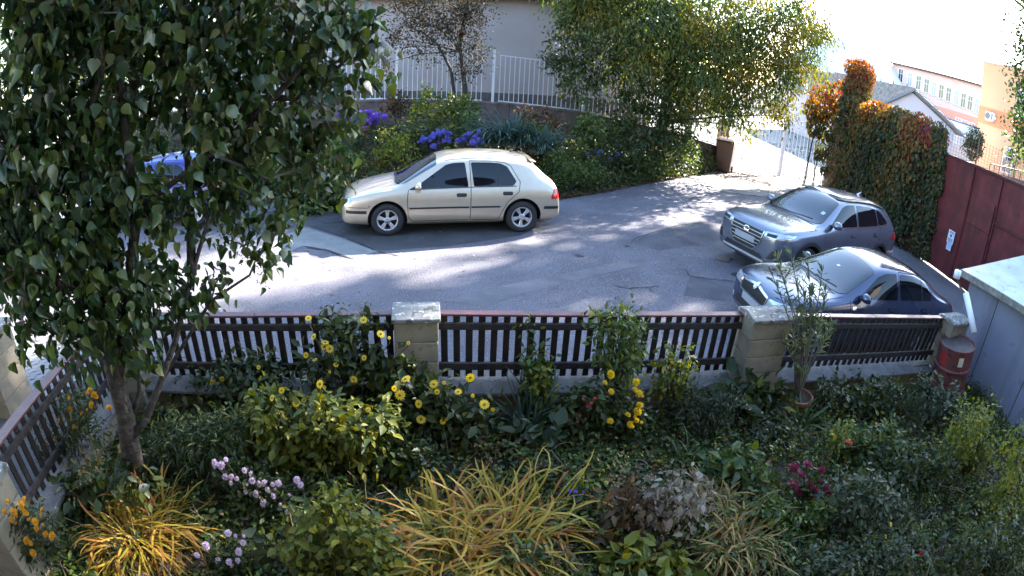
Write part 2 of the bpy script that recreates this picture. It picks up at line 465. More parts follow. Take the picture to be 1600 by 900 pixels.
# ================================================================ front garden fence
FENCE_TOP = 1.10
def ftop(x): return FENCE_TOP + zg(x, fence_y(x)) * 0.95
fang = math.atan(FSL); fdir = Vector((math.cos(fang), math.sin(fang), 0)); fnor = Vector((math.sin(fang), -math.cos(fang), 0))   # fnor points to the garden
def fx_of(px, py):                              # fence x for a survey pixel on the top line
    d = ray(px, py)
    t = 3.0
    return (FY0 - FSL * FX) / (d.y / d.x - FSL) if abs(d.x) > 1e-6 else 0.0
PX_L, PX_R, QX_L, QX_R, RX_L = fx_of(617, 487), fx_of(684, 489), fx_of(1160, 490), fx_of(1218, 492), fx_of(1473, 495)
PX_L2 = -3.72
PIL_W = PX_R - PX_L
slat_me = [MB().box((0, 0, 0), (0.060, 0.020, 0.63)).mesh('slat', M_WOOD, bevel=0.003) for _ in range(1)]
def wood_panel(name, x0, x1, label, group, tilt=0.0):
    L = (Vector((x1, fence_y(x1), 0)) - Vector((x0, fence_y(x0), 0))).length
    z0, z1 = ftop(x0), ftop(x1)
    base = Vector((x0, fence_y(x0), z0 - FENCE_TOP + 0.5))
    t = thing(name, base, label, 'fence', group, fang)
    sl = (z1 - z0) / L
    nS = int(round(L / 0.110))
    for i in range(nS):
        s = (i + .5) * L / nS
        o = obj('slat', slat_me[0], t, (s, 0.0, 0.288 + sl * s + random.uniform(-.004, .004)))
        o.rotation_euler = (0, R_(tilt) + random.uniform(-.012, .012), random.uniform(-.02, .02))
        o.scale = (random.uniform(.94, 1.05), 1, 1)
    for zc, hh in ((0.512, 0.062), (0.105, 0.070)):
        r = MB().box((0, 0, 0), (L, 0.038, hh)).build('rail', M_RAIL, t, bevel=0.004)
        r.location = (L / 2, -0.032, zc + sl * L / 2); r.rotation_euler = (0, -math.atan(sl), 0)
    nb = 2 if L > 2 else 1
    for k in range(nb):
        c = MB().box((0, 0, 0), (L / nb - .006, 0.088, 0.022)).build('cap_board', M_CAPB, t, bevel=0.004)
        c.location = (L * (k + .5) / nb, -0.004 + .004 * k, 0.622 + sl * L * (k + .5) / nb); c.rotation_euler = (0, -math.atan(sl), 0)
    return t
wood_panel('picket_fence_panel', PX_L2 + .2, PX_L, 'dark brown picket fence panel with sunflower stems before it, next to lilac tree', 'garden fence panels')
wood_panel('picket_fence_panel', PX_R, QX_L, 'longest dark picket fence panel between the two tan block pillars', 'garden fence panels')
wood_panel('picket_fence_panel', QX_R, RX_L, 'dark picket fence panel in front of the navy saloon, behind the potted oleander', 'garden fence panels', 6)
def pillar(x0, x1, label, zt=0.0, depth=0.30, blocks=6, lean=0.0, bh=0.192, off=0.10):
    xc = (x0 + x1) / 2; w = (x1 - x0) / math.cos(fang)
    zc = zg(xc, fence_y(xc))
    base = Vector((xc, fence_y(xc), zc)) + fnor * off
    t = thing('block_pillar', base, label, 'pillar', 'tan block pillars of the garden fence', fang)
    top = 1.16 + zt
    core = MB().box((0, 0, top / 2), (w - .03, depth - .03, top - .01)).build('mortar_core', M_MORTAR, t)
    nB = int(top / bh + .5)
    bm_ = MB().box((0, 0, 0), (w, depth, top / nB - .007)).mesh('block', M_BLOCK, bevel=0.006)
    for i in range(nB):
        o = obj('block', bm_, t, (random.uniform(-.004, .004), random.uniform(-.004, .004), top / nB * (i + .5)))
    c = MB()
    cw, cdp = w + .035, depth + .05
    c.add([(-cw/2, -cdp/2, top), (cw/2, -cdp/2, top), (cw/2, cdp/2, top), (-cw/2, cdp/2, top), (-cw/2, -cdp/2, top + .035), (cw/2, -cdp/2, top + .035), (cw/2, cdp/2, top + .035), (-cw/2, cdp/2, top + .035), (-cw/2, 0, top + .075), (cw/2, 0, top + .075)],
          [(0, 3, 2, 1), (0, 1, 5, 4), (2, 3, 7, 6), (4, 5, 9, 8), (6, 7, 8, 9), (1, 2, 6, 9, 5), (3, 0, 4, 8, 7)])
    c.build('cap', M_CAP, t, bevel=.006)
    return t
pillar(PX_L, PX_R, 'tan block pillar with lichened cap standing alone beside the yellow sunflowers')
pillar(QX_L, QX_R, 'tan block pillar just left of the potted oleander, before the navy saloon')
pillar(RX_L, RX_L + .42, 'dark capped pillar ending the fence beside the red rain barrel', -0.02)
pillar(PX_L2 - .2, PX_L2 + .2, 'tan corner pillar hidden behind the lilac trunk')
def low_wall(name, x0, x1, label):
    base = Vector((x0, fence_y(x0), zg(x0, fence_y(x0))))
    L = (x1 - x0) / math.cos(fang); z1 = zg(x1, fence_y(x1)); sl = (z1 - base.z) / L
    t = thing(name, base, label, 'wall', 'low fence walls', fang)
    core = MB().box((L / 2, 0, 0.16 + sl * L / 2), (L, .17, .44)).build('mortar_core', M_MORTAR, t)
    nb = max(1, int(L / .42))
    me = MB().box((0, 0, 0), (L / nb - .008, .20, .185)).mesh('block', M_BLOCK, bevel=.005)
    for i in range(nb):
        for r in range(2):
            s = (i + .5) * L / nb
            obj('block', me, t, (s, random.uniform(-.003, .003), .10 + .193 * r + sl * s))
    nc = max(1, int(L / 1.0)); cme = None
    for i in range(nc):
        l = L / nc - .004; s = (i + .5) * L / nc
        cme = cme or MB().add([(-l/2, -.21, 0), (l/2, -.21, 0), (l/2, .17, 0), (-l/2, .17, 0), (-l/2, -.21, .035), (l/2, -.21, .035), (l/2, .17, .085), (-l/2, .17, .085)],
                              [(0, 3, 2, 1), (4, 5, 6, 7), (0, 1, 5, 4), (1, 2, 6, 5), (2, 3, 7, 6), (3, 0, 4, 7)]).mesh('coping', M_COPING, bevel=.006)
        o = obj('coping', cme, t, (s, 0, .388 + sl * s)); o.rotation_euler.y = -math.atan(sl)
    return t
low_wall('low_wall', PX_L2 + .2, PX_L + .0, 'low tan block wall under the fence panel next to the lilac')
low_wall('low_wall', PX_R, QX_L, 'low tan block wall with grey coping between the two block pillars')
low_wall('low_wall', QX_R, RX_L, 'low tan block wall with coping behind the terracotta pot')
# side fence along the entrance path
SA, SB = Vector((-3.52, 1.72, 0)), Vector((-3.86, 3.85, 0))
sL = (SB - SA).length; sang = math.atan2((SB - SA).y, (SB - SA).x)
t = thing('picket_fence_panel', SA + Vector((0, 0, 0.5)), 'dark picket fence panel running along the paved entrance path', 'fence', 'garden fence panels', sang)
nS = int(sL / .11)
for i in range(nS):
    o = obj('slat', slat_me[0], t, ((i + .5) * sL / nS, 0, .29)); o.rotation_euler = (0, random.uniform(-.01, .01), 0)
for zc in (.512, .105):
    MB().box((sL / 2, -.032, zc), (sL, .038, .065)).build('rail', M_RAIL, t, bevel=.004)
MB().box((sL / 2, .015, .622), (sL, .12, .022)).build('cap_board', M_CAPB, t, bevel=.004)
t = thing('low_wall', SA, 'low block wall under the fence along the entrance path', 'wall', 'low fence walls', sang)
MB().box((sL / 2, 0, .16), (sL, .17, .44)).build('mortar_core', M_MORTAR, t)
me = MB().box((0, 0, 0), (sL / 5 - .008, .20, .185)).mesh('block', M_BLOCK, bevel=.005)
for i in range(5):
    for r in range(2): obj('block', me, t, ((i + .5) * sL / 5, 0, .10 + .193 * r))
MB().box((sL / 2, -.02, .405), (sL, .32, .045)).build('coping', M_COPING, t, bevel=.006)
def free_pillar(loc, w, d, h, rz, label):
    t = thing('block_pillar', loc, label, 'pillar', 'tan block pillars of the garden fence', rz)
    MB().box((0, 0, h / 2), (w - .03, d - .03, h - .01)).build('mortar_core', M_MORTAR, t)
    nB = int(h / .195); me = MB().box((0, 0, 0), (w, d, h / nB - .007)).mesh('block', M_BLOCK, bevel=.006)
    for i in range(nB): obj('block', me, t, (0, 0, h / nB * (i + .5)))
    MB().box((0, 0, h + .03), (w + .05, d + .05, .06)).build('cap', M_CAP, t, bevel=.01)
free_pillar(SA + Vector((.03, -.24, 0)), .40, .40, 1.05, sang, 'block pillar at the house end of the side fence')
free_pillar(Vector((-5.75, 3.45, 0)), .55, .5, .95, sang, 'pale block pillar beyond the paved entrance path')
t = thing('white_stake', Vector((fx_of(330, 520), fence_y(fx_of(330, 520)) + .25, 0)), 'thin white stake standing just behind the fence near the lilac', 'stake')
MB().tube([(0, 0, -.02), (-.02, 0, .5), (-.03, 0, 1.05)], .024, 8).build('pole', M_WHITE, t, smooth=True)
MB().lathe([(.03, 1.04), (.03, 1.07)], 8, (-.03, 0, 0)).build('cap', M_WHITE, t)

# ================================================================ retaining wall, white steel fences, gate
def wall_strip(mb, pts, thick, zb, zt):
    for i in range(len(pts) - 1):
        a, b = Vector(pts[i]), Vector(pts[i + 1]); d = (b - a); nn = Vector((-d.y, d.x, 0)).normalized() * thick / 2
        P = []
        for q, k in ((a, i), (b, i + 1)):
            for s in (-1, 1):
                for z in (zb(k), zt(k)): P.append((q.x + nn.x * s, q.y + nn.y * s, z))
        mb.add(P, [(0, 4, 5, 1), (2, 3, 7, 6), (1, 5, 7, 3), (0, 2, 6, 4), (0, 1, 3, 2), (4, 6, 7, 5)])
WL = [(-16, 17.2, 0), (-6, 17.6, 0), (-0.4, 18.2, 0), (2.2, 18.8, 0), (5.0, 19.9, 0), (8.3, 21.6, 0)]
WT = [1.75, 1.78, 1.72, 1.5, 1.05, 0.35]
rw = thing('retaining_wall', (0, 18, 0), 'dark rough stone retaining wall under the white railings', 'wall')
mb = MB(); wall_strip(mb, WL, .35, lambda k: -0.6, lambda k: WT[k] - .05); mb.build('wall_body', M_RETAIN, rw, (0, 18, 0))
mb = MB(); wall_strip(mb, WL, .42, lambda k: WT[k] - .05, lambda k: WT[k]); mb.build('coping', M_RETAIN, rw, (0, 18, 0))
bar_me = {}
def rail_panel(a, b, za, zb_, h, label, group='white steel railings', pitch=.155, post=True):
    a, b = Vector(a), Vector(b); L = (b - a).length; an = math.atan2((b - a).y, (b - a).x)
    t = thing('steel_railing', (a.x, a.y, za), label, 'railing', group, an)
    sl = (zb_ - za) / L; key = round(h, 2)
    if key not in bar_me: bar_me[key] = MB().box((0, 0, 0), (.020, .020, h - .04)).mesh('bar', M_WHITE)
    n = int(L / pitch)
    for i in range(n + 1): obj('bar', bar_me[key], t, (.03 + (L - .06) * i / n, 0, .10 + h / 2 + sl * L * i / n))
    for zc in (.10, .10 + h - .03):
        r = MB().box((0, 0, 0), (L, .034, .034)).build('rail', M_WHITE, t); r.location = (L / 2, 0, zc + sl * L / 2); r.rotation_euler.y = -math.atan(sl)
    if post: MB().box((-.17, 0, h / 2 + .1), (.075, .075, h + .3)).build('post', M_WHITE, t)
    return t
def wl_at(x):
    for i in range(len(WL) - 1):
        if WL[i][0] <= x <= WL[i + 1][0]:
            u = (x - WL[i][0]) / (WL[i + 1][0] - WL[i][0]); return Vector((x, WL[i][1] * (1 - u) + WL[i + 1][1] * u, 0)), WT[i] * (1 - u) + WT[i + 1] * u
for x0, x1, h, lb in ((-13.6, -11.0, 1.55, 'white steel railing panel glimpsed at the far left edge behind the lilac'),
                  (-10.8, -7.3, 1.6, 'white steel railing panel mostly hidden behind the lilac crown'),
                  (-7.1, -4.25, 1.6, 'white steel railing panel on the wall beside the lilac leaves'),
                  (-3.75, -1.25, 1.65, 'tall white steel railing panel behind the thin dark leaved tree'),
                  (-0.75, 1.9, 1.50, 'white steel railing panel in front of the bare beige wall'),
                  (2.15, 4.6, 1.45, 'white steel railing panel half hidden behind the big green tree'),
                  (4.85, 8.0, 1.35, 'white steel railing panel sloping down towards the gate behind shrubs')):
    a, za = wl_at(x0); b, zb_ = wl_at(x1); rail_panel(a, b, za - .06, zb_ - .06, h, lb)
# gate
GA, GM, GB = G(1128, 262), G(1217, 275), G(1297, 289)
def gate_leaf(a, b, label, h=2.45):
    t = rail_panel((a.x, a.y, 0), (b.x, b.y, 0), a.z + .02, b.z + .02, h, label, 'white steel gate leaves', .19, False)
    L = Vector((b.x - a.x, b.y - a.y, 0)).length
    for s in (0.0, L): MB().box((s, 0, h / 2 + .08), (.06, .06, h)).build('stile', M_WHITE, t)
    for i in range(int(L / .38)):
        MB().box((.2 + i * .38, 0, 1.25), (.19, .016, .016)).build('spacer', M_WHITE, t)
    c = MB(); n_ = 14
    c.tube([(L * i / n_, 0, h + .08 - .32 * math.sin(math.pi * i / n_) * (1)) for i in range(n_ + 1)], .02, 6).build('arch_bar', M_WHITE, t)
gate_leaf(GA + (GM - GA) * .03, GM - (GM - GA) * .02, 'white steel gate leaf beside the brown bin')
gate_leaf(GM + (GB - GM) * .02, GB, 'white steel gate leaf under the red hanging creeper')
for p, lb, hh in ((GA, 'white gate post behind the brown wheelie bin', 2.7), (GM, 'thick white gate post between the two gate leaves', 2.75), (GB + (GB - GM) * .03, 'white gate post covered in red creeper', 2.8)):
    t = thing('gate_post', p, lb, 'post', 'white gate posts')
    MB().box((0, 0, hh / 2), (.12, .12, hh)).build('shaft', M_WHITE, t, bevel=.008)
    MB().box((0, 0, hh + .02), (.15, .15, .04)).build('cap', M_WHITE, t)
# short brick pier by the gate
pp = G(1092, 240)
t = thing('brick_pier', (8.05, 21.9, -.5), 'short narrow brick pier by the gate beside the shrubs', 'pillar')
M_BRICK = pm('pier_brick', (0.28, 0.16, 0.11), .9, var=.25, scale=6, bump=.5)
MB().box((0, 0, 1.0), (.36, .36, 2.0)).build('mortar_core', M_MORTAR, t)
bme = MB().box((0, 0, 0), (.195, .42, .062)).mesh('brick', M_BRICK, bevel=.004)
for i in range(26):
    for s in (-1, 1): obj('brick', bme, t, (s * .102, 0, .04 + i * .076))
MB().box((0, 0, 2.03), (.5, .5, .07)).build('cap', M_CAP, t, bevel=.01)
# ================================================================ buildings
M_PINK = pm('pink_render', (0.62, 0.46, 0.42), .9, var=.04, scale=.3)
M_PINK2 = pm('salmon_band', (0.62, 0.30, 0.22), .9, var=.05, scale=.3)
M_ORANGE = pm('apricot_render', (0.60, 0.34, 0.20), .9, var=.05, scale=.3)
M_ORANGE2 = pm('orange_band', (0.55, 0.22, 0.11), .9, var=.05, scale=.3)
M_LILAC = pm('lilac_render', (0.46, 0.40, 0.42), .9, var=.05, scale=.5)
M_ROOFW = pm('pale_roof_sheet', (0.62, 0.62, 0.63), .55, var=.05, scale=.3)
M_SHING = pm('brown_shingle', (0.20, 0.165, 0.14), .9, var=.35, scale=5, bump=.8, bscale=12)
M_GUTTER = pm('grey_gutter', (0.12, 0.13, 0.16), .5)
M_FRAMEW = pm('white_frame', (0.78, 0.78, 0.78), .5, var=.03)
M_GLASS = pm('window_glass', (0.02, 0.025, 0.03), .06, var=.1, spec=.8)
M_GLASSB = pm('curtained_glass', (0.30, 0.32, 0.36), .15, var=.15, scale=2)
M_METALG = pm('grey_metal', (0.45, 0.45, 0.46), .5, metal=.3)
# beige building behind the white railings
bx0, bx1, by = -12.0, 4.6, 20.6
t = thing('beige_building', (0, by, 0), 'beige rendered building with brown eaves behind the white railings', 'building')
MB().box(((bx0 + bx1) / 2, 4, 2.6), (bx1 - bx0, 8, 6.4)).build('wall', M_RENDER, t)
zt = AT(850, 4, by).z
MB().box(((bx0 + bx1) / 2, -.25, zt + .13), (bx1 - bx0 + .6, .6, .16)).build('eaves', M_FASCIA, t)
MB().box(((bx0 + bx1) / 2, -.42, zt + .30), (bx1 - bx0 + .8, .14, .14)).build('gutter', M_FASCIA, t)
MB().box(((bx0 + bx1) / 2, -.03, 1.2), (bx1 - bx0 + .02, .06, 1.3)).build('plinth', M_BROWN, t)
rf = MB(); rf.add([(bx0 - .3, -.45, zt + .38), (bx1 + .3, -.45, zt + .38), (bx1 + .3, 4, zt + 2.2), (bx0 - .3, 4, zt + 2.2), (bx1 + .3, 8.45, zt + .38), (bx0 - .3, 8.45, zt + .38)], [(0, 1, 2, 3), (3, 2, 4, 5), (0, 3, 5), (1, 4, 2), (0, 5, 4, 1)])
rf.build('roof', M_SHING, t)
# dark scrawl of graffiti on the render
gm_ = pm('graffiti_paint', (0.03, 0.03, 0.05), .6)
gi = AT(437, 48, by - .01)
mbg = MB()
for (x0, z0, x1, z1) in ((0, 0, 0, .26), (0, .26, .07, .1), (.07, .1, .14, .26), (.14, .26, .14, 0), (.24, 0, .24, .26), (.24, 0, .36, 0), (.36, 0, .36, .26), (.52, 0, .52, .26), (.43, .26, .61, .26), (.68, .26, .75, .13), (.82, .26, .75, .13), (.75, .13, .75, 0),
                         (.05, .5, .3, .62), (.3, .62, .12, .66), (.45, .55, .6, .5)):
    a = Vector((gi.x - .4 + x0, -.012, gi.z + z0)); b = Vector((gi.x - .4 + x1, -.012, gi.z + z1)); d = (b - a).normalized(); n_ = Vector((-d.z, 0, d.x)) * .022
    mbg.add([a - n_, b - n_, b + n_, a + n_], [(0, 1, 2, 3)])
mbg.build('graffiti', gm_, t)['kind'] = 'stuff'

def facade(name, A, B, z0, z1, depth, label, cat, mat, parent_parts=None):
    """a box building whose front face runs from A to B (xy); returns the thing with x along the front, y into the building"""
    A, B = Vector((A.x, A.y, 0)), Vector((B.x, B.y, 0)); L = (B - A).length; an = math.atan2((B - A).y, (B - A).x)
    t = thing(name, (A.x, A.y, z0), label, cat, None, an)
    MB().box((L / 2, depth / 2, (z1 - z0) / 2), (L, depth, z1 - z0)).build('wall', mat, t)
    return t, L, z1 - z0
def window(t, x, z, w, h, glass=None, sill=True, mull=True, frame=None):
    f = obj('window', None, t, (x, 0, z))
    fr = frame or M_FRAMEW
    mb = MB()
    for (cx, cz, ww, hh) in ((-w / 2, 0, .07, h), (w / 2, 0, .07, h), (0, h / 2, w + .07, .07), (0, -h / 2, w + .07, .07)) + (((0, 0, .05, h), (0, h * .15, w, .05)) if mull else ()):
        mb.box((cx, -.02, cz), (ww, .07, hh))
    mb.build('frame', fr, f)
    MB().box((0, -.006, 0), (w, .05, h)).build('pane', glass or M_GLASS, f)
    if sill: MB().box((0, -.09, -h / 2 - .06), (w + .16, .18, .05)).build('sill', M_METALG, f)
    return f
# long pink building
PA, PB = AT(1395, 100, 78), AT(1560, 156, 62)
t, L, hh = facade('pink_building', PA, PB, -6.0, PA.z, 14, 'long pale pink building with a row of white windows and salmon band', 'building', M_PINK)
zr = hh; z0 = -6.0
def fx_on(px, A, B):
    d = ray(px, 150); A2, B2 = Vector((A.x, A.y)), Vector((B.x, B.y)); e = B2 - A2
    # intersect ray xy with line
    den = d.x * e.y - d.y * e.x
    tt = (A2.x * e.y - A2.y * e.x) / den
    P = Vector((d.x * tt, d.y * tt)); return (P - A2).length * (1 if (P - A2).dot(e) > 0 else -1), tt
MB().box((L / 2, -.2, hh + .12), (L + .6, .9, .28)).build('eaves', M_FASCIA, t)
rf = MB(); rf.add([(-.3, -.6, hh + .27), (L + .3, -.6, hh + .27), (L + .3, 7, hh + 2.1), (-.3, 7, hh + 2.1), (L + .3, 14.5, hh + .27), (-.3, 14.5, hh + .27)], [(0, 1, 2, 3), (3, 2, 4, 5), (0, 3, 5), (1, 4, 2), (0, 5, 4, 1)]); rf.build('roof', M_ROOFW, t)
s, tt = fx_on(1500, PA, PB); zband = CAM_H + ray(1500, 183).z * tt - z0
MB().box((L / 2, -.02, zband), (L, .06, 1.35)).build('band', M_PINK2, t)
for i, px in enumerate((1404, 1419, 1433, 1446, 1458, 1470, 1482, 1495, 1506, 1517, 1528)):
    yy = 117 + (px - 1404) * .395
    s, tt = fx_on(px, PA, PB); window(t, s, CAM_H + ray(px, yy).z * tt - z0, .85, 2.15, M_GLASSB if i % 3 == 1 else None)
for px, yy in ((1502, 193), (1513, 197), (1524, 201)):
    s, tt = fx_on(px, PA, PB); window(t, s, CAM_H + ray(px, yy).z * tt - z0, 1.0, 1.4)
# apricot building at the right edge
OA, OB = AT(1531, 160, 32), AT(1640, 200, 25)
zt = AT(1544, 100, 32).z
t, L, hh = facade('apricot_building', OA, OB, -5.0, zt, 12, 'apricot building with an orange band and an air conditioner, at the right edge', 'building', M_ORANGE); z0 = -5.0
MB().box((L / 2, 6, hh + .05), (L + .2, 12.2, .1)).build('parapet', M_METALG, t)
s, tt = fx_on(1560, OA, OB); zb = CAM_H + ray(1560, 187).z * tt - z0
MB().box((L / 2, -.012, zb), (L, .05, 1.25)).build('band', M_ORANGE2, t)
s2, tt2 = fx_on(1587, OA, OB)
wz = CAM_H + ray(1586, 255).z * fx_on(1586, OA, OB)[1] - z0
window(t, fx_on(1588, OA, OB)[0], wz, .95, 1.75)
window(t, fx_on(1598, OA, OB)[0], CAM_H + ray(1598, 163).z * fx_on(1598, OA, OB)[1] - z0, .95, 1.9)
# air conditioner
s, tt = fx_on(1553, OA, OB); za = CAM_H + ray(1553, 184).z * tt - z0
an = math.atan2(OB.y - OA.y, OB.x - OA.x)
ac = thing('air_conditioner', t.matrix_basis @ Vector((s, -.18, za)), 'white air conditioner box on the orange band of the apricot building', 'air conditioner', None, an)
MB().box((0, 0, 0), (.85, .30, .62)).build('casing', M_FRAMEW, ac, bevel=.03)
MB().lathe([(.24, -.165), (.26, -.158), (.0, -.158)], 20, (-.16, 0, 0), 'y').build('fan_grille', M_GUTTER, ac)
MB().box((.27, -.155, 0), (.16, .01, .44)).build('vent_panel', M_GUTTER, ac)
MB().box((0, .06, -.36), (.7, .3, .04)).build('bracket', M_METALG, ac)
# low building with shingle roof and lilac gable
LA, LB = AT(1366, 165, 34), AT(1492, 205, 28)
ridge = AT(1423, 140, 31.3); 
t = thing('gabled_building', (0, 0, 0), 'low lilac building with brown shingle roof behind the creeper wall', 'building')
A, B, Rg = LA, LB, ridge
bk = Vector((-.50, .86, 0)).normalized() * 22 + Vector((-6, 0, 0))
bk = Vector((AT(1240, 92, 48).x - A.x, 48 - A.y, 0))
mb = MB(); zb = -4
e = [A, Vector((Rg.x, Rg.y, Rg.z)), B]
mb.add([(A.x, A.y, zb), (B.x, B.y, zb), (B.x, B.y, B.z - .1), (Rg.x, Rg.y, Rg.z - .1), (A.x, A.y, A.z - .1)] + [(p[0] + bk.x, p[1] + bk.y, p[2]) for p in ((A.x, A.y, zb), (B.x, B.y, zb), (B.x, B.y, B.z - .1), (Rg.x, Rg.y, Rg.z - .1), (A.x, A.y, A.z - .1))],
       [(0, 1, 2, 3, 4), (5, 9, 8, 7, 6), (0, 4, 9, 5), (1, 6, 7, 2), (4, 3, 8, 9), (3, 2, 7, 8), (0, 5, 6, 1)]).build('wall', M_LILAC, t)
ov = -bk.normalized() * .5
dwn = Vector((0, 0, -.12))
def roofside(P, Q, name):
    out = (P - Q).normalized() * .45
    v = [P + out + ov, Q + ov, Q + bk, P + out + bk]; up_ = Vector((0, 0, .16))
    MB().add([tuple(x) for x in v] + [tuple(x + up_) for x in v], [(0, 3, 2, 1), (4, 5, 6, 7), (0, 1, 5, 4), (1, 2, 6, 5), (2, 3, 7, 6), (3, 0, 4, 7)]).build(name, M_SHING, t)
    mb = MB(); mb.tube([v[0] + Vector((0, 0, .05)), v[1] + Vector((0, 0, .05))], .11, 4).build('verge_board', M_GUTTER, t)
roofside(Vector(A), Vector(Rg), 'roof_slope'); roofside(Vector(B), Vector(Rg), 'roof_slope')
mb = MB().tube([Vector(A) + ov + Vector((-.4, 0, -.05)), Vector(A) + bk + Vector((-.4, 0, -.05))], .12, 6).build('gutter', M_GUTTER, t)
# snow hooks along the ridge
hk = MB().box((0, 0, .12), (.06, .06, .24)).mesh('roof_hook', M_GUTTER)
for k in range(8): obj('roof_hook', hk, t, Vector(Rg) + bk * (k + .3) / 8.5 + Vector((0, 0, .1)))
# big pale roofed hall farther back
HA, HB = AT(1215, 85, 85), AT(1385, 128, 70)
t, L, hh = facade('pale_roofed_hall', HA, HB, -6, AT(1330, 122, 75).z, 22, 'large hall with a broad pale roof beyond the gate', 'building', M_PINK); 
rz_ = AT(1330, 55, 85).z + 6 - hh
rf = MB(); rf.add([(-1, -1, hh - .1), (L + 1, -1, hh - .1), (L - 5, 11, hh + rz_ * .9), (6, 11, hh + rz_ * .9), (L + 1, 23, hh), (-1, 23, hh)], [(0, 1, 2, 3), (3, 2, 4, 5), (0, 3, 5), (1, 4, 2), (0, 5, 4, 1)]); rf.build('roof', M_ROOFW, t)
MB().box((L / 2, -1, hh - .05), (L + 2.2, .3, .3)).build('gutter', M_PINK2, t)
MB().add([(L * .55, -1.2, hh + .3), (L * .92, -1.2, hh + .3), (L * .9, 2, hh + 1.6), (L * .6, 2, hh + 1.8), (L * .55, 4.5, hh + .3), (L * .92, 4.5, hh + .3)], [(0, 1, 2, 3), (0, 3, 4), (1, 5, 2), (3, 2, 5, 4), (0, 4, 5, 1)]).build('dormer', M_ROOFW, t)

# ================================================================ red sheet metal wall, creeper wall core, wire fence
M_RED = pm('oxide_red_metal', (0.115, 0.018, 0.020), .55, var=.3, scale=2.2, bump=.25, bscale=30)
speckle(M_RED, (0.05, 0.014, 0.012), 3.5, .60, .6)
streaks(M_RED, (.045, .016, .014), .65, 5, .35, .5)
streaks(M_RED, (.16, .06, .035), .4, 14, .6, .66)
M_REDD = pm('dark_red_metal', (0.07, 0.014, 0.016), .6, var=.3)
M_RUST = pm('rusty_wire', (0.12, 0.08, 0.06), .8)
RW0, RW1 = Vector((11.85, 13.3, 0)), Vector((11.35, 5.4, 0))
rz = math.atan2((RW1 - RW0).y, (RW1 - RW0).x)
L = (RW1 - RW0).length
base_z = -.62; top_z = 2.50
t = thing('red_metal_wall', (RW0.x, RW0.y, base_z), 'tall oxide red sheet metal wall with a door, behind the parked cars', 'wall', None, rz)
H_ = top_z - base_z
n_ = 4; xs = [0, 2.1, 3.35, 5.6, L]
for i in range(n_):
    MB().box(((xs[i] + xs[i + 1]) / 2, 0.02 * (i % 2), H_ / 2), (xs[i + 1] - xs[i] - .012, .05, H_)).build('sheet_panel', M_RED, t, bevel=.006)
MB().box((L / 2, 0, H_ + .03), (L, .14, .06)).build('top_rail', M_REDD, t)
for s in xs[1:-1]: MB().box((s, -.05, H_ / 2), (.035, .05, H_ - .02)).build('seam_strip', M_REDD, t)
MB().box((4.4, -.06, 2.0), (2.0, .05, .05)).build('brace', M_REDD, t)
MB().box((2.72, -.05, 1.65), (1.0, .03, .05)).build('brace', M_REDD, t)
dr = MB().box((2.72, -.038, 1.25), (1.05, .03, 2.3)).build('door', M_RED, t, bevel=.006)
MB().box((.45, -.04, -.1), (.04, .05, .16)).build('handle', M_GUTTER, dr)
# notices on the wall
def wall_pt(px, py):
    d = ray(px, py); e = RW1 - RW0
    den = d.x * e.y - d.y * e.x; tt = (RW0.x * e.y - RW0.y * e.x) / den
    return Vector((d.x * tt, d.y * tt, CAM_H + d.z * tt))
M_PAPER = pm('paper', (.72, .74, .8), .7, var=.03); M_INK = pm('ink', (.05, .06, .14), .8)
nrm = Vector((math.sin(rz), -math.cos(rz), 0))
if nrm.x > 0: nrm = -nrm
M_PAPB = pm('pale_blue_paper', (.42, .55, .75), .7, var=.04)
for (px, py, w, h, lb, big) in ((1489, 371, .30, .36, 'white printed notice sheet on the red metal wall', True), (1486, 384, .22, .26, 'small pale blue notice in a white border under the printed notice', False)):
    p = wall_pt(px, py) + nrm * .085
    q = thing('notice', p, lb, 'notice', None, math.atan2(nrm.y, nrm.x) + math.pi / 2)
    MB().box((0, 0, 0), (w, .012, h)).build('sheet', M_PAPER, q)
    mk_ = MB()
    if big:
        for k, (zz, ww) in enumerate(((.14, .20), (.11, .22), (-.05, .22), (-.08, .2), (-.11, .22), (-.14, .16))): mk_.box((0, -.008, zz), (ww, .004, .014))
        mk_.lathe([(.042, -.010), (.0, -.0101)], 14, (0, 0, .035), 'y', cap=False)
        mk_.build('print', M_INK, q)
    else:
        mk_.box((0, -.008, 0), (w - .05, .004, h - .06)).build('print', M_PAPB, q)
# wire mesh fence on the wall beyond, with dark red lower wall
t = thing('wire_fence', RW0 + Vector((.6, .1, top_z)), 'rusty wire mesh fence above the red wall, in front of the apricot building', 'fence')
p0 = Vector((0, .2, 0)); p1 = Vector((.4, -6.0, -.1))
mb = MB()
for k in range(5):
    q = p0.lerp(p1, k / 4); hq = .95 - .12 * k; mb = MB().tube([q, q + Vector((0, 0, hq))], .02, 5).build('post', M_RUST, t)
mb = MB()
for k in range(8):
    a = p0 + Vector((0, 0, .06 + .11 * k)); b = p1 + Vector((0, 0, .04 + .05 * k)); mb.tube([a, b], .0045, 4, False)
for k in range(50):
    q = p0.lerp(p1, k / 49); mb.tube([q, q + Vector((.0, 0, .86 - .4 * k / 49))], .0045, 4, False)
mb.build('wire_mesh', M_RUST, t)
t = thing('low_red_wall', (16, 10, 0), 'dark red low wall with railing in front of the apricot building', 'wall')
a, b = AT(1545, 268, 19), AT(1660, 300, 13)
mb = MB(); d = (b - a); nn = Vector((-d.y, d.x, 0)).normalized() * .1
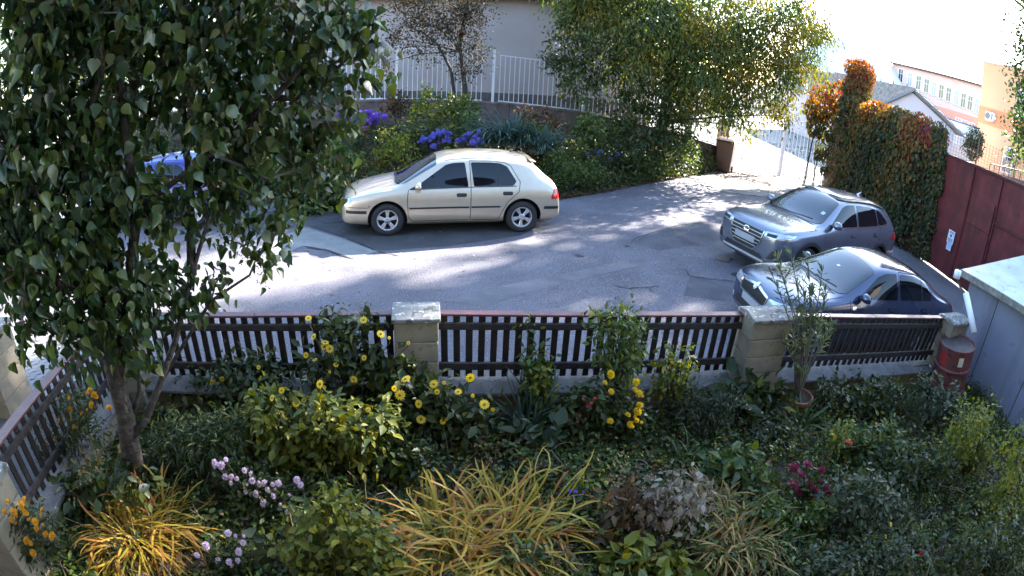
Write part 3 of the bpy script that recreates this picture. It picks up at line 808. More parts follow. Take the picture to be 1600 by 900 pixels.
mb.add([tuple(Vector((p.x, p.y, z)) + s * nn - Vector((16, 10, 0))) for p, s in ((a, -1), (a, 1), (b, -1), (b, 1)) for z in (-2, p.z)], [(0, 4, 5, 1), (2, 3, 7, 6), (1, 5, 7, 3), (0, 1, 3, 2), (4, 6, 7, 5), (0, 2, 6, 4)]).build('wall_body', M_REDD, t)
for k in range(14):
    q = a.lerp(b, k / 13) - Vector((16, 10, 0)); MB().box(tuple(q + Vector((0, 0, .18))), (.03, .03, .38)).build('bar', M_REDD, t)
mb = MB().tube([a - Vector((16, 10, -.36)), b - Vector((16, 10, -.36))], .03, 5).build('rail', M_REDD, t)
# billboard like white panel seen over the wall
q = AT(1501, 203, 30)
t = thing('white_container', (q.x, q.y, q.z), 'white box container with blue edge seen above the red wall', 'container', None, -.6)
MB().box((0, 0, -.3), (2.6, 1.6, 1.5)).build('body', M_FRAMEW, t); MB().box((0, 0, .48), (2.7, 1.7, .07)).build('roof_edge', pm('blue_edge', (.05, .09, .25), .5), t)
# creeper wall core
CW = [(12.75, 21.0, 0), (12.3, 17.5, 0), (11.9, 13.4, 0)]
t = thing('creeper_wall', (12, 17, 0), 'wall wholly overgrown by autumn coloured creeper beside the gate', 'wall')
mb = MB(); wall_strip(mb, CW, .4, lambda k: -.8, lambda k: [2.5, 2.45, 2.35][k]); mb.build('wall_body', M_REDD, t, (12, 17, 0))
creeper_wall = t
# ================================================================ grey shed, barrel, downpipe, bin
M_SHED = pm('grey_blue_board', (0.17, 0.185, 0.25), .7, var=.10, scale=1.5, bump=.15, bscale=40)
speckle(M_SHED, (.10, .10, .12), 3.0, .62, .5)
streaks(M_SHED, (.10, .105, .13), .55, 4, .3, .52)
M_SROOF = pm('weathered_roof_sheet', (0.36, 0.42, 0.47), .5, var=.15, scale=2.5, metal=.2, bump=.2, bscale=20)
speckle(M_SROOF, (.16, .15, .13), 9, .63, .6)
M_SEDGE = pm('worn_roof_edge', (0.20, 0.19, 0.17), .8, var=.3, scale=12)
E0 = G(1503, 424, 1.66); E1 = G(1612, 492, 1.66); E2 = G(1622, 366, 1.85)
# eave corner E0, eave line to E1 (towards the camera), roof rises to E2
t = thing('grey_shed', (E0.x, E0.y, zg(E0.x, E0.y)), 'grey blue board shed with pale sheet roof at the right edge', 'shed')
b0 = Vector((E0.x, E0.y, zg(E0.x, E0.y)))
ed = Vector((E1.x - E0.x, E1.y - E0.y, 0)); el = ed.length; ed.normalize()
far = Vector((E2.x - E0.x, E2.y - E0.y, 0)); inn = (far - ed * far.dot(ed)); inn.normalize()
eL = 4.2; dL = 3.4; zE = E0.z - b0.z; zF = zE + .30
c0 = inn * .16 + ed * .14
def q4(a, b, z0a, z1a, z1b, th=.06):
    a, b = Vector(a), Vector(b); d = (b - a); nn = Vector((-d.y, d.x, 0)).normalized() * th / 2
    P = [Vector((p.x, p.y, z)) + s * nn for p, zz in ((a, z1a), (b, z1b)) for s in (-1, 1) for z in (z0a, zz)]
    return MB().add([tuple(p) for p in P], [(0, 4, 5, 1), (2, 3, 7, 6), (1, 5, 7, 3), (0, 1, 3, 2), (4, 6, 7, 5), (0, 2, 6, 4)])
x = 0.0
for k, wdt in enumerate((.62, .95, .95, .95)):
    a = c0 + ed * (x + .008); b = c0 + ed * (x + wdt - .008); x += wdt
    q4(a, b, -.7, zE - .03, zE - .03).build('wall_panel', M_SHED, t)
x = 0
for wdt in (.62, .95, .95):
    x += wdt; p = c0 + ed * x + inn * .004
    MB().box((p.x, p.y, zE / 2 - .35), (.02, .05, zE + .6), math.atan2(ed.y, ed.x)).build('joint', pm('joint_dark', (.03, .03, .04), .9) if 'joint_dark' not in MATS else MATS['joint_dark'], t)
q4(c0 + inn * .035, c0 + inn * (dL - .3), -.7, zE - .03, zF - .05).build('wall_panel', M_SHED, t)
for k in range(3):
    a = ed * (k * 1.4) ; b = ed * (k * 1.4 + 1.39)
    P = [a, b, b + inn * dL, a + inn * dL]; Z = [zE, zE, zF, zF]; dzk = .006 * k
    V = [(p.x, p.y, z + dzk) for p, z in zip(P, Z)] + [(p.x, p.y, z + .03 + dzk) for p, z in zip(P, Z)]
    MB().add(V, [(0, 3, 2, 1), (4, 5, 6, 7), (0, 1, 5, 4), (1, 2, 6, 5), (2, 3, 7, 6), (3, 0, 4, 7)]).build('roof_sheet', M_SROOF, t)
p = ed * eL / 2 - inn * .015
MB().box((p.x, p.y, zE - .02), (eL, .03, .10), math.atan2(ed.y, ed.x)).build('eave_board', M_SEDGE, t)
p = inn * dL / 2 - ed * .016
mb = MB(); q4(-ed * .016, inn * dL - ed * .016, zE - .06, zE + .02, zF + .02, .03); a, b2 = -ed * .016, inn * dL - ed * .016
MB().tube([Vector((a.x, a.y, zE - .01)), Vector((b2.x, b2.y, zF - .01))], .035, 4).build('verge_board', M_SEDGE, t)
# barrel: leaning red oil drum
M_DRUM = pm('faded_red_drum', (0.15, 0.046, 0.044), .65, var=.35, scale=5, bump=.2, bscale=30)
speckle(M_DRUM, (.05, .02, .018), 14, .60, .8)
M_DARK = pm('black_void', (.012, .012, .012), .6)
bp = G(1487, 590, .44)
bpos = Vector((bp.x, bp.y, zg(bp.x, bp.y) + .02))
t = thing('oil_barrel', bpos, 'faded red oil drum collecting rainwater between fence end and shed', 'barrel'); t.rotation_euler = (0.0, R_(-9), 0); t.scale = (1, 1, 1.12)
prof = [(.27, 0), (.285, .01), (.285, .03), (.28, .05), (.28, .27), (.295, .285), (.295, .305), (.28, .32), (.28, .56), (.295, .575), (.295, .595), (.28, .61), (.28, .83), (.288, .85), (.288, .875), (.278, .88), (.27, .87), (.27, .78)]
o = MB().lathe(prof, 32, cap=False).build('drum_body', M_DRUM, t, smooth=True); smooth_angle(o.data, 40)
MB().lathe([(.271, .855), (.0, .8551)], 32, cap=False).build('lid', pm('rusty_lid', (.045, .03, .028), .6, var=.4, scale=8), t)
MB().lathe([(.27, .0), (.0, .0001)], 24, cap=False).build('drum_base', M_DRUM, t)
def decal(a0, a1, z0, z1, mat, name):
    V = []; n_ = 6
    for i in range(n_ + 1):
        a = a0 + (a1 - a0) * i / n_
        for z in (z0, z1): V.append((.2835 * math.cos(a), .2835 * math.sin(a), z))
    MB().add(V, [(2 * i, 2 * i + 2, 2 * i + 3, 2 * i + 1) for i in range(n_)]).build(name, mat, t)
va = math.atan2(-bpos.y, -bpos.x)
decal(va + .35, va + .62, .68, .80, pm('drum_label', (.62, .55, .45), .7), 'paper_label')
decal(va - .75, va - .35, .64, .80, pm('drum_patch', (.42, .03, .03), .5), 'red_patch')
# downpipe: hanging from eave into the drum
M_PVC = pm('white_plastic', (.74, .75, .80), .35, var=.03)
pT = ATD(1509, 458, (bpos - Vector((0, 0, CAM_H))).length * .985); pB = ATD(1522, 520, (bpos + Vector((.1, 0, .85)) - Vector((0, 0, CAM_H))).length)
t = thing('downpipe', pB, 'white plastic rain pipe slanting from the shed eave into the red drum', 'pipe')
MB().tube([pT - pB, (pT - pB) * .5, (0, 0, 0)], .048, 14).build('pipe', M_PVC, t, smooth=True)
pU = ATD(1496, 428, (pT - Vector((0, 0, CAM_H))).length * .99)
MB().tube([pU - pB + Vector((0, 0, .05)), pU - pB + Vector((0, 0, -.06))], .055, 12).build('collar', M_PVC, t, smooth=True)
MB().tube([pU - pB + Vector((0, 0, -.06)), (pU - pB).lerp(pT - pB, .5) + Vector((-.02, 0, -.05)), pT - pB], .012, 6).build('wire', M_RUST, t)
# brown wheelie bin
M_BIN = pm('brown_plastic', (0.085, 0.042, 0.032), .45, var=.12, scale=4)
bpz = G(1122, 262)
t = thing('wheelie_bin', bpz + Vector((-.1, -.9, 0)), 'brown wheelie bin standing in front of the white gate', 'bin', None, R_(-28)); t.scale = (1.28, 1.28, 1.28)
P = lambda w, d, z, o=0: [(-w / 2, -d / 2 + o, z), (w / 2, -d / 2 + o, z), (w / 2, d / 2 + o, z), (-w / 2, d / 2 + o, z)]
MB().add(P(.42, .44, .06) + P(.54, .62, .98, -.04), [(0, 3, 2, 1), (4, 5, 6, 7), (0, 1, 5, 4), (1, 2, 6, 5), (2, 3, 7, 6), (3, 0, 4, 7)]).build('body', M_BIN, t, bevel=.025)
MB().add(P(.58, .68, .98, -.04) + P(.60, .70, 1.01, -.04) + P(.42, .44, 1.07, -.02), [(0, 3, 2, 1), (0, 1, 5, 4), (1, 2, 6, 5), (2, 3, 7, 6), (3, 0, 4, 7), (4, 5, 9, 8), (5, 6, 10, 9), (6, 7, 11, 10), (7, 4, 8, 11), (8, 9, 10, 11)]).build('lid', M_BIN, t, bevel=.015)
MB().tube([(-.24, .33, .96), (.24, .33, .96)], .018, 8).build('handle', M_BIN, t)
for s in (-1, 1):
    MB().lathe([(.09, -.025), (.1, -.02), (.1, .02), (.09, .025)], 16, (0, 0, 0), 'y').build('wheel', M_DARK, t).matrix_local = Matrix.Translation((s * .24, .22, .10)) @ Matrix.Rotation(math.pi / 2, 4, 'Z')
# ================================================================ cars
M_TYRE = pm('tyre_rubber', (.018, .018, .02), .8, var=.15, scale=20)
M_RIM = pm('alloy_rim', (.55, .55, .57), .3, metal=.85, var=.05)
M_CGLASS = pm('car_glass', (.004, .005, .008), .03, var=.05, spec=.42)
M_WGLASS = pm('windscreen_glass', (.006, .009, .014), .02, var=.05, spec=.6, coat=.35)
M_TRIM = pm('black_trim', (.016, .016, .018), .45, var=.1)
M_GAP = pm('panel_gap', (.008, .008, .008), .7)
M_CHROME = pm('chrome', (.75, .76, .78), .12, metal=1.0, var=.02)
M_LAMP = pm('lamp_lens', (.50, .53, .58), .06, metal=.5, var=.15, scale=14, coat=1.0)
M_TAIL = pm('tail_lens', (.45, .012, .012), .12, var=.1, coat=1.0)
M_PLATE = pm('plain_plate', (.30, .31, .34), .5, var=.05)
def paint(name, col, metal=.55, rough=.32):
    mt = pm(name, col, rough, metal, var=.05, scale=3, coat=1.0)
    return mt
def loft_body(stations, L):
    """closed hull from half sections; local x forward, y left, z up"""
    V = []; nP = None
    rings = []
    for (d, zb, w, zs, ws, zte, wt, zt) in stations:
        x = L / 2 - d
        zm = zb + (zs - zb) * .52
        half = [(0, zb), (w * .80, zb), (w * .955, zb + .06), (w * .995, zb + (zm - zb) * .55), (w, zm), (w * .985, zm + (zs - zm) * .6), (ws, zs),
                (ws + (wt - ws) * .32, zs + (zte - zs) * .40), (ws + (wt - ws) * .70, zs + (zte - zs) * .78), (wt, zte), (wt * .72, zte + (zt - zte) * .62), (0, zt)]
        ring = [(x, y, z) for y, z in half] + [(x, -y, z) for y, z in half[-2:0:-1]]
        nP = len(ring); rings.append(ring)
    V = [p for r in rings for p in r]; F = []
    for i in range(len(rings) - 1):
        for k in range(nP):
            F.append((i * nP + k, (i + 1) * nP + k, (i + 1) * nP + (k + 1) % nP, i * nP + (k + 1) % nP))
    F.append(tuple(range(nP))); F.append(tuple((len(rings) - 1) * nP + k for k in range(nP - 1, -1, -1)))
    return V, F
class Car:
    def __init__(s, name, stations, L, wheels, mat, label, loc, heading, scale=1.0, arch=.06, zslope=0.0, archmat=None, group=None):
        s.L = L; s.mat = mat
        s.t = thing(name, loc, label, 'car', group, heading); s.t.scale = (scale,) * 3
        s.t.rotation_euler = (0, zslope, heading)
        V, F = loft_body(stations, L)
        me = bpy.data.meshes.new('body'); me.from_pydata(V, [], F); me.materials.append(mat); me.materials.append(archmat or M_TRIM)
        bm = bmesh.new(); bm.from_mesh(me); bmesh.ops.recalc_face_normals(bm, faces=bm.faces[:]); bm.to_mesh(me); bm.free()
        tmp = bpy.data.objects.new('tmp', me); COL.objects.link(tmp)
        sub = tmp.modifiers.new('s', 'SUBSURF'); sub.levels = 2; sub.render_levels = 2
        dg = bpy.context.evaluated_depsgraph_get(); dg.update()
        hull = bpy.data.meshes.new_from_object(tmp.evaluated_get(dg))
        s.bvh = BVHTree.FromPolygons([v.co.copy() for v in hull.vertices], [tuple(p.vertices) for p in hull.polygons])
        # wheel arch cutters
        cut = MB()
        for (d, r, yo) in wheels:
            for sd in (1, -1):
                cut.lathe([(r + arch, sd * (yo + .35)), (r + arch, sd * (yo - .30))] if sd > 0 else [(r + arch, sd * (yo - .30)), (r + arch, sd * (yo + .35))], 40, (L / 2 - d, 0, r * 1.0 + .01), 'y')
        cm = cut.mesh('cut', archmat or M_TRIM)
        bm = bmesh.new(); bm.from_mesh(cm); bmesh.ops.recalc_face_normals(bm, faces=bm.faces[:]); bm.to_mesh(cm); bm.free()
        co = bpy.data.objects.new('cut', cm); COL.objects.link(co)
        bo = tmp.modifiers.new('b', 'BOOLEAN'); bo.operation = 'DIFFERENCE'; bo.object = co; bo.solver = 'EXACT'
        try: bo.material_mode = 'TRANSFER'
        except Exception: pass
        dg = bpy.context.evaluated_depsgraph_get(); dg.update()
        bme = bpy.data.meshes.new_from_object(tmp.evaluated_get(dg)); bme.name = 'body'
        smooth_angle(bme, 38)
        bpy.data.objects.remove(tmp); bpy.data.objects.remove(co)
        s.body = obj('body', bme, s.t)
        s.wheels = wheels
    def hit(s, mode, u, v, sd=1):
        L = s.L
        if mode == 'side': o, d = Vector((L / 2 - u, 3 * sd, v)), Vector((0, -sd, 0))
        elif mode == 'top': o, d = Vector((L / 2 - u, v, 3)), Vector((0, 0, -1))
        elif mode == 'front': o, d = Vector((5, u, v)), Vector((-1, 0, 0))
        else: o, d = Vector((-5, u, v)), Vector((1, 0, 0))
        h = s.bvh.ray_cast(o, d)
        if h[0] is None:
            n = s.bvh.find_nearest(o + d * 3); return n[0], -d
        nn = h[1]
        if nn.dot(d) > 0: nn = -nn
        return h[0], nn
    def patch(s, name, mode, poly, off, mat, sd=1, step=.05, parent=None, round_=0):
        """panel following the body surface inside a 2-D outline"""
        P = [Vector(p) for p in poly]
        if round_:
            Q = []
            n = len(P)
            for i in range(n):
                a, b, c = P[i - 1], P[i], P[(i + 1) % n]
                la, lc = (a - b).length, (c - b).length; ra = min(round_, la * .45); rc = min(round_, lc * .45)
                p0 = b + (a - b).normalized() * ra; p2 = b + (c - b).normalized() * rc
                for k in range(5):
                    u = k / 4; Q.append(p0 * (1 - u) ** 2 + b * 2 * u * (1 - u) + p2 * u * u)
            P = Q
        B = []
        for i in range(len(P)):
            a, b = P[i], P[(i + 1) % len(P)]; k = max(1, int((b - a).length / step))
            B += [a.lerp(b, j / k) for j in range(k)]
        x0 = min(p.x for p in B); x1 = max(p.x for p in B); y0 = min(p.y for p in B); y1 = max(p.y for p in B)
        def inside(q):
            c = False; n = len(B)
            for i in range(n):
                a, b = B[i], B[i - 1]
                if (a.y > q.y) != (b.y > q.y) and q.x < (b.x - a.x) * (q.y - a.y) / (b.y - a.y) + a.x: c = not c
            return c
        inner = [q for q in (Vector((x, y)) for x in np.arange(x0 + step / 2, x1, step) for y in np.arange(y0 + step / 2, y1, step)) if inside(q)]
        res = delaunay_2d_cdt(B + inner, [], [list(range(len(B)))], 1, 1e-6)
        V = []; 
        for q in res[0]:
            h, nn = s.hit(mode, q.x, q.y, sd); V.append(tuple(h + nn * off))
        Fc = [tuple(f) for f in res[2]]
        me = bpy.data.meshes.new(name); me.from_pydata(V, [], Fc)
        # face outward
        bm = bmesh.new(); bm.from_mesh(me)
        tot = 0
        for f in bm.faces:
            f.normal_update(); h, i_, nn_ = None, None, None
            c = f.calc_center_median(); outw = Vector((0, sd, 0)) if mode == 'side' else Vector((0, 0, 1)) if mode == 'top' else Vector((1, 0, 0)) if mode == 'front' else Vector((-1, 0, 0))
            tot += f.normal.dot(outw)
        if tot < 0: bmesh.ops.reverse_faces(bm, faces=bm.faces[:])
        bm.to_mesh(me); bm.free()
        me.polygons.foreach_set('use_smooth', np.ones(len(me.polygons), bool)); me.materials.append(mat)
        return obj(name, me, parent or s.t)
    def seam(s, name, mode, line, w, off, mat, sd=1, step=.04, parent=None):
        P = [Vector(p) for p in line]; fine = []
        for a, b in zip(P, P[1:]):
            k = max(1, int((b - a).length / step)); fine += [a.lerp(b, j / k) for j in range(k)]
        fine.append(P[-1]); V = []
        for i, p in enumerate(fine):
            d = fine[min(i + 1, len(fine) - 1)] - fine[max(0, i - 1)]; nn2 = Vector((-d.y, d.x)).normalized() * w / 2
            for sg in (1, -1):
                q = p + nn2 * sg; h, nn = s.hit(mode, q.x, q.y, sd); V.append(tuple(h + nn * off))
        F = [(2 * i, 2 * i + 1, 2 * i + 3, 2 * i + 2) for i in range(len(fine) - 1)]
        return MB().add(V, F).build(name, mat, parent or s.t, smooth=True)
    def add_wheels(s, spokes=5, tw=.20, rimr=.68, double=False):
        for (d, r, yo) in s.wheels:
            for sd in (1, -1):
                wt_ = obj('wheel', None, s.t, (s.L / 2 - d, sd * (yo - tw / 2), r))
                if sd < 0: wt_.rotation_euler.z = math.pi
                rr = r * rimr
                ty = MB().lathe([(rr, -tw / 2), (r * .93, -tw / 2), (r * .99, -tw * .36), (r, -tw * .2), (r, tw * .2), (r * .99, tw * .36), (r * .93, tw * .47), (rr + .012, tw * .5), (rr, tw * .44)], 40, (0, 0, 0), 'y', cap=False).build('tyre', M_TYRE, wt_, smooth=True)
                MB().lathe([(rr, tw * .44), (rr - .015, tw * .46), (rr - .025, tw * .40), (rr - .03, -tw * .1)], 40, (0, 0, 0), 'y', cap=False).build('rim', M_RIM, wt_, smooth=True)
                MB().lathe([(rr, -tw * .1), (0, -tw * .1001)], 32, (0, 0, 0), 'y', cap=False).build('brake_disc', M_DARK, wt_)
                a0 = random.uniform(0, 6)
                for k in range(spokes):
                    a = a0 + 2 * math.pi * k / spokes
                    for dd in ((-.13, .13) if double else (0,)):
                        M = Matrix.Rotation(-(a + dd), 3, 'Y')
                        wv = .030 if double else .048
                        P = []
                        for (rad_, ww, yy) in ((.03, wv * .9, tw * .40), (rr - .018, wv * 1.15, tw * .44)):
                            for sx in (-1, 1):
                                for dy in (-.022, 0): P.append(M @ Vector((rad_, yy + dy, sx * ww / 2)))
                        MB().add([tuple(p) for p in P], [(1, 3, 7, 5), (0, 4, 6, 2), (0, 1, 5, 4), (2, 6, 7, 3), (4, 5, 7, 6), (0, 2, 3, 1)]).build('spoke', M_RIM, wt_, bevel=.004)
                MB().lathe([(.062, tw * .38), (.06, tw * .42), (.05, tw * .445), (.0, tw * .45)], 20, (0, 0, 0), 'y', cap=False).build('hub_cap', M_RIM, wt_, smooth=True)
    def mirror(s, d, z, y, mat, big=1.0):
        for sd in (1, -1):
            h, nn = s.hit('side', d, z, sd)
            x = s.L / 2 - d
            mr = obj('wing_mirror', None, s.t, (x, 0, z))
            y0 = h.y
            me = bpy.data.meshes.new('mirror_shell'); bm = bmesh.new(); bmesh.ops.create_icosphere(bm, subdivisions=3, radius=1.0)
            for v in bm.verts:
                c = v.co; c.x = max(c.x, -.35)
                v.co = Vector((c.x * .085 * big, sd * (abs(y0) + .12 * big) + c.y * .115 * big, .03 + c.z * .075 * big))
            bm.to_mesh(me); bm.free(); me.materials.append(mat); me.polygons.foreach_set('use_smooth', np.ones(len(me.polygons), bool))
            obj('mirror_shell', me, mr)
            MB().box((.005, sd * (abs(y0) + .03), -.015), (.06, .10, .035)).build('mirror_arm', M_TRIM, mr, bevel=.008)
            MB().box((-.032 * big, sd * (abs(y0) + .12 * big), .03), (.008, .18 * big, .11 * big)).build('mirror_glass', M_CGLASS, mr)
    def handle(s, d, z, mat, w=.17):
        for sd in (1, -1):
            s.patch('door_handle', 'side', [(d - w / 2, z - .018), (d + w / 2, z - .018), (d + w / 2, z + .022), (d - w / 2, z + .022)], .022, mat, sd, .04, round_=.02)
            s.patch('handle_recess', 'side', [(d - w / 2 - .01, z - .035), (d + w / 2 + .01, z - .035), (d + w / 2 + .01, z + .03), (d - w / 2 - .01, z + .03)], .003, M_GAP, sd, .05, round_=.03)

def hatchback(label, loc, heading, mat, scale=1.0, zslope=0.0):
    L = 4.15
    st = [(0.00, .24, .40, .50, .38, .52, .30, .53), (0.025, .21, .60, .60, .57, .625, .42, .635), (0.10, .19, .745, .665, .69, .69, .52, .705), (.34, .18, .83, .75, .755, .775, .60, .80), (.72, .17, .865, .825, .79, .845, .66, .88),
          (1.00, .17, .868, .855, .795, .885, .69, .915), (1.16, .17, .868, .865, .795, .94, .68, .98), (1.45, .17, .868, .872, .79, 1.11, .635, 1.165), (1.85, .17, .868, .88, .785, 1.315, .59, 1.39), (2.1, .17, .868, .885, .785, 1.35, .585, 1.435),
          (2.6, .17, .868, .89, .785, 1.365, .59, 1.458), (3.05, .17, .866, .90, .785, 1.35, .585, 1.445), (3.35, .18, .862, .91, .78, 1.325, .58, 1.415), (3.56, .19, .857, .92, .775, 1.285, .58, 1.365), (3.68, .195, .855, .925, .77, 1.22, .58, 1.285), (3.88, .20, .85, .925, .765, 1.05, .60, 1.08),
          (4.05, .22, .84, .89, .755, .94, .62, .955), (4.09, .24, .82, .76, .75, .80, .62, .81), (4.12, .26, .80, .62, .74, .645, .60, .65), (4.15, .29, .70, .55, .67, .57, .52, .575)]
    c = Car('hatchback_car', st, L, [(.88, .305, .835), (3.39, .305, .835)], mat, label, loc, heading, scale, zslope=zslope)
    for sd in (1, -1):
        fw_ = c.patch('side_window', 'side', [(1.36, .875), (1.96, 1.275), (2.10, 1.305), (2.31, 1.315), (2.37, .895)], .005, M_CGLASS, sd, round_=.03)
        rw_ = c.patch('side_window', 'side', [(2.47, .90), (2.42, 1.315), (2.78, 1.312), (2.98, 1.295), (3.10, 1.24), (3.27, .98), (3.21, .91)], .005, M_CGLASS, sd, round_=.03)
        c.seam('window_divider', 'side', [(2.93, .90), (2.91, 1.305)], .022, .009, M_TRIM, sd)
        c.seam('window_surround', 'side', [(1.30, .862), (2.38, .886), (2.45, .888), (3.26, .90)], .016, .006, M_TRIM, sd)
        c.patch('mirror_triangle', 'side', [(1.28, .865), (1.45, .872), (1.49, .96)], .006, M_TRIM, sd)
        c.seam('door_gap', 'side', [(1.27, .86), (1.25, .72), (1.26, .36), (1.34, .28), (2.36, .28)], .011, .002, M_GAP, sd)
        c.seam('door_gap', 'side', [(2.40, 1.335), (2.415, .90), (2.40, .28)], .012, .002, M_GAP, sd)
        c.seam('door_gap', 'side', [(2.40, 1.34), (2.85, 1.335), (3.05, 1.31), (3.17, 1.25), (3.34, .97), (3.31, .80), (3.10, .62), (2.98, .40), (2.94, .28), (2.42, .28)], .011, .002, M_GAP, sd)
        c.seam('rub_strip', 'side', [(1.28, .53), (2.38, .53)], .030, .012, M_TRIM, sd)
        c.seam('rub_strip', 'side', [(2.42, .53), (2.96, .53)], .030, .012, M_TRIM, sd)
        c.seam('bumper_strip', 'side', [(.12, .475), (.50, .475)], .055, .010, M_TRIM, sd)
        c.seam('bumper_strip', 'side', [(3.80, .50), (4.08, .50)], .055, .010, M_TRIM, sd)
        c.seam('bumper_gap', 'side', [(.12, .56), (.53, .555), (.56, .60)], .009, .002, M_GAP, sd)
        c.seam('sill', 'side', [(1.30, .225), (2.98, .225)], .05, .008, mat, sd)
        c.patch('tail_light', 'side', [(3.93, .66), (4.085, .66), (4.085, .82), (4.0, .86), (3.95, .75)], .007, M_TAIL, sd, .03, round_=.03)
        c.patch('side_repeater', 'side', [(1.14, .745), (1.20, .745), (1.20, .775), (1.14, .775)], .008, M_LAMP, sd, .03)
        c.patch('headlight', 'front', [(sd * .50, .575), (sd * .715, .585), (sd * .735, .68), (sd * .66, .715), (sd * .52, .70)], .008, M_LAMP, 1, .03, round_=.04)
        c.patch('headlight_wrap', 'side', [(.07, .60), (.19, .615), (.22, .70), (.12, .70)], .008, M_LAMP, sd, .03, round_=.02)
        c.patch('roof_gap', 'top', [(1.95, sd * .52), (3.6, sd * .50), (3.6, sd * .512), (1.95, sd * .532)], .003, M_GAP, 1, .1)
    c.patch('windscreen', 'top', [(1.03, -.42), (1.07, -.60), (1.20, -.69), (1.79, -.575), (1.83, 0), (1.79, .575), (1.20, .69), (1.07, .60), (1.03, .42)], .006, M_WGLASS, 1, .06, round_=.05)
    c.seam('wiper', 'top', [(1.07, -.5), (1.06, 0), (1.13, .45)], .02, .014, M_TRIM)
    c.seam('bonnet_gap', 'top', [(1.0, -.72), (.6, -.70), (.2, -.60)], .008, .002, M_GAP); c.seam('bonnet_gap', 'top', [(1.0, .72), (.6, .70), (.2, .60)], .008, .002, M_GAP)
    c.patch('rear_window', 'rear', [(-.57, 1.0), (.57, 1.0), (.50, 1.26), (-.50, 1.26)], .006, M_CGLASS, 1, .06, round_=.05)
    c.patch('grille', 'front', [(-.46, .58), (.46, .58), (.48, .67), (-.48, .67)], .006, M_TRIM, 1, .05, round_=.03)
    c.patch('lower_intake', 'front', [(-.5, .30), (.5, .30), (.5, .40), (-.5, .40)], .005, M_TRIM, 1, .05, round_=.03)
    c.patch('plate', 'front', [(-.26, .42), (.26, .42), (.26, .53), (-.26, .53)], .014, M_PLATE, 1, .05)
    MB().tube([(L / 2 - 3.28, 0, 1.405), (L / 2 - 3.38, 0, 1.475)], [.012, .006], 6).build('aerial', M_TRIM, c.t)
    h1, h2 = c.hit('top', 3.40, 0)[0], c.hit('top', 3.53, 0)[0]; dv = (h2 - h1).normalized()
    sp = MB().box((0, 0, 0), (.15, 1.0, .022)).build('roof_spoiler', mat, c.t, bevel=.012); sp.location = h1.lerp(h2, .5) + dv * .155 + Vector((0, 0, -.008)); sp.rotation_euler.y = math.atan2(-dv.z, -dv.x) * -1 + 0.0
    sp.rotation_euler.y = math.atan2(dv.z, -dv.x)
    c.handle(2.24, .755, M_TRIM); c.handle(3.10, .775, M_TRIM)
    c.mirror(1.46, .91, .9, mat, .95)
    c.add_wheels(5, .19, .65, True)
    return c
P_GOLD = paint('champagne_gold_paint', (.54, .44, .33), .5, .30)
P_BLUE = paint('royal_blue_paint', (.012, .02, .20), .3, .3)
P_GREY = paint('slate_grey_paint', (.15, .16, .20), .5, .22)
P_NAVY = paint('navy_paint', (.038, .048, .095), .5, .2)
gf, gr_ = G(605, 369), G(815, 363)
hd = math.atan2(gf.y - gr_.y, gf.x - gr_.x)
fwd = Vector((math.cos(hd), math.sin(hd), 0)); left = Vector((-fwd.y, fwd.x, 0))
mid = (gf + gr_) / 2
ctr = mid - left * .80 + fwd * ((4.15 / 2 - .88) - (4.15 / 2 - 3.39)) * 0 + fwd * (-(4.15 / 2 - (.88 + 3.39) / 2))
ctr.z = 0.0
hatchback('champagne gold five door hatchback parked by the flower bank', ctr, hd, P_GOLD, .985)
bl = G(330, 345)
hatchback('royal blue car hidden behind the lilac leaves at the left', Vector((-8.0, 10.6, 0)), R_(188), P_BLUE)

# ---- slate grey sport utility car
L = 4.48
st = [(0.00, .34, .50, .72, .48, .74, .36, .75), (.03, .29, .70, .84, .67, .87, .48, .885), (.12, .26, .83, .915, .765, .945, .56, .965), (.42, .24, .905, .99, .82, 1.02, .63, 1.045), (.90, .23, .925, 1.01, .845, 1.04, .70, 1.07),
      (1.14, .23, .925, 1.03, .845, 1.065, .72, 1.10), (1.36, .23, .925, 1.045, .842, 1.15, .70, 1.20), (1.75, .23, .925, 1.085, .84, 1.385, .635, 1.44), (2.08, .23, .925, 1.09, .835, 1.545, .595, 1.60), (2.4, .23, .925, 1.10, .832, 1.595, .59, 1.65),
      (2.9, .23, .925, 1.115, .828, 1.60, .59, 1.66), (3.4, .23, .922, 1.15, .82, 1.59, .575, 1.65), (3.85, .24, .915, 1.20, .805, 1.54, .56, 1.60), (4.14, .26, .905, 1.22, .79, 1.46, .565, 1.51), (4.32, .28, .89, 1.14, .775, 1.22, .60, 1.25),
      (4.40, .30, .84, .90, .75, .95, .60, .97), (4.48, .36, .70, .68, .66, .70, .50, .71)]
SUVP = (6.24, 10.38, zg(6.24, 10.38)); SUVH = R_(202.3)
c = Car('suv_car', st, L, [(.90, .36, .895), (3.57, .36, .895)], P_GREY, 'slate grey sport utility car parked nose out beside the creeper wall', SUVP, SUVH, 1.02, .055, zslope=math.atan(.06) * math.cos(SUVH))
c.t.scale = (.985, 1.03, 1.03)
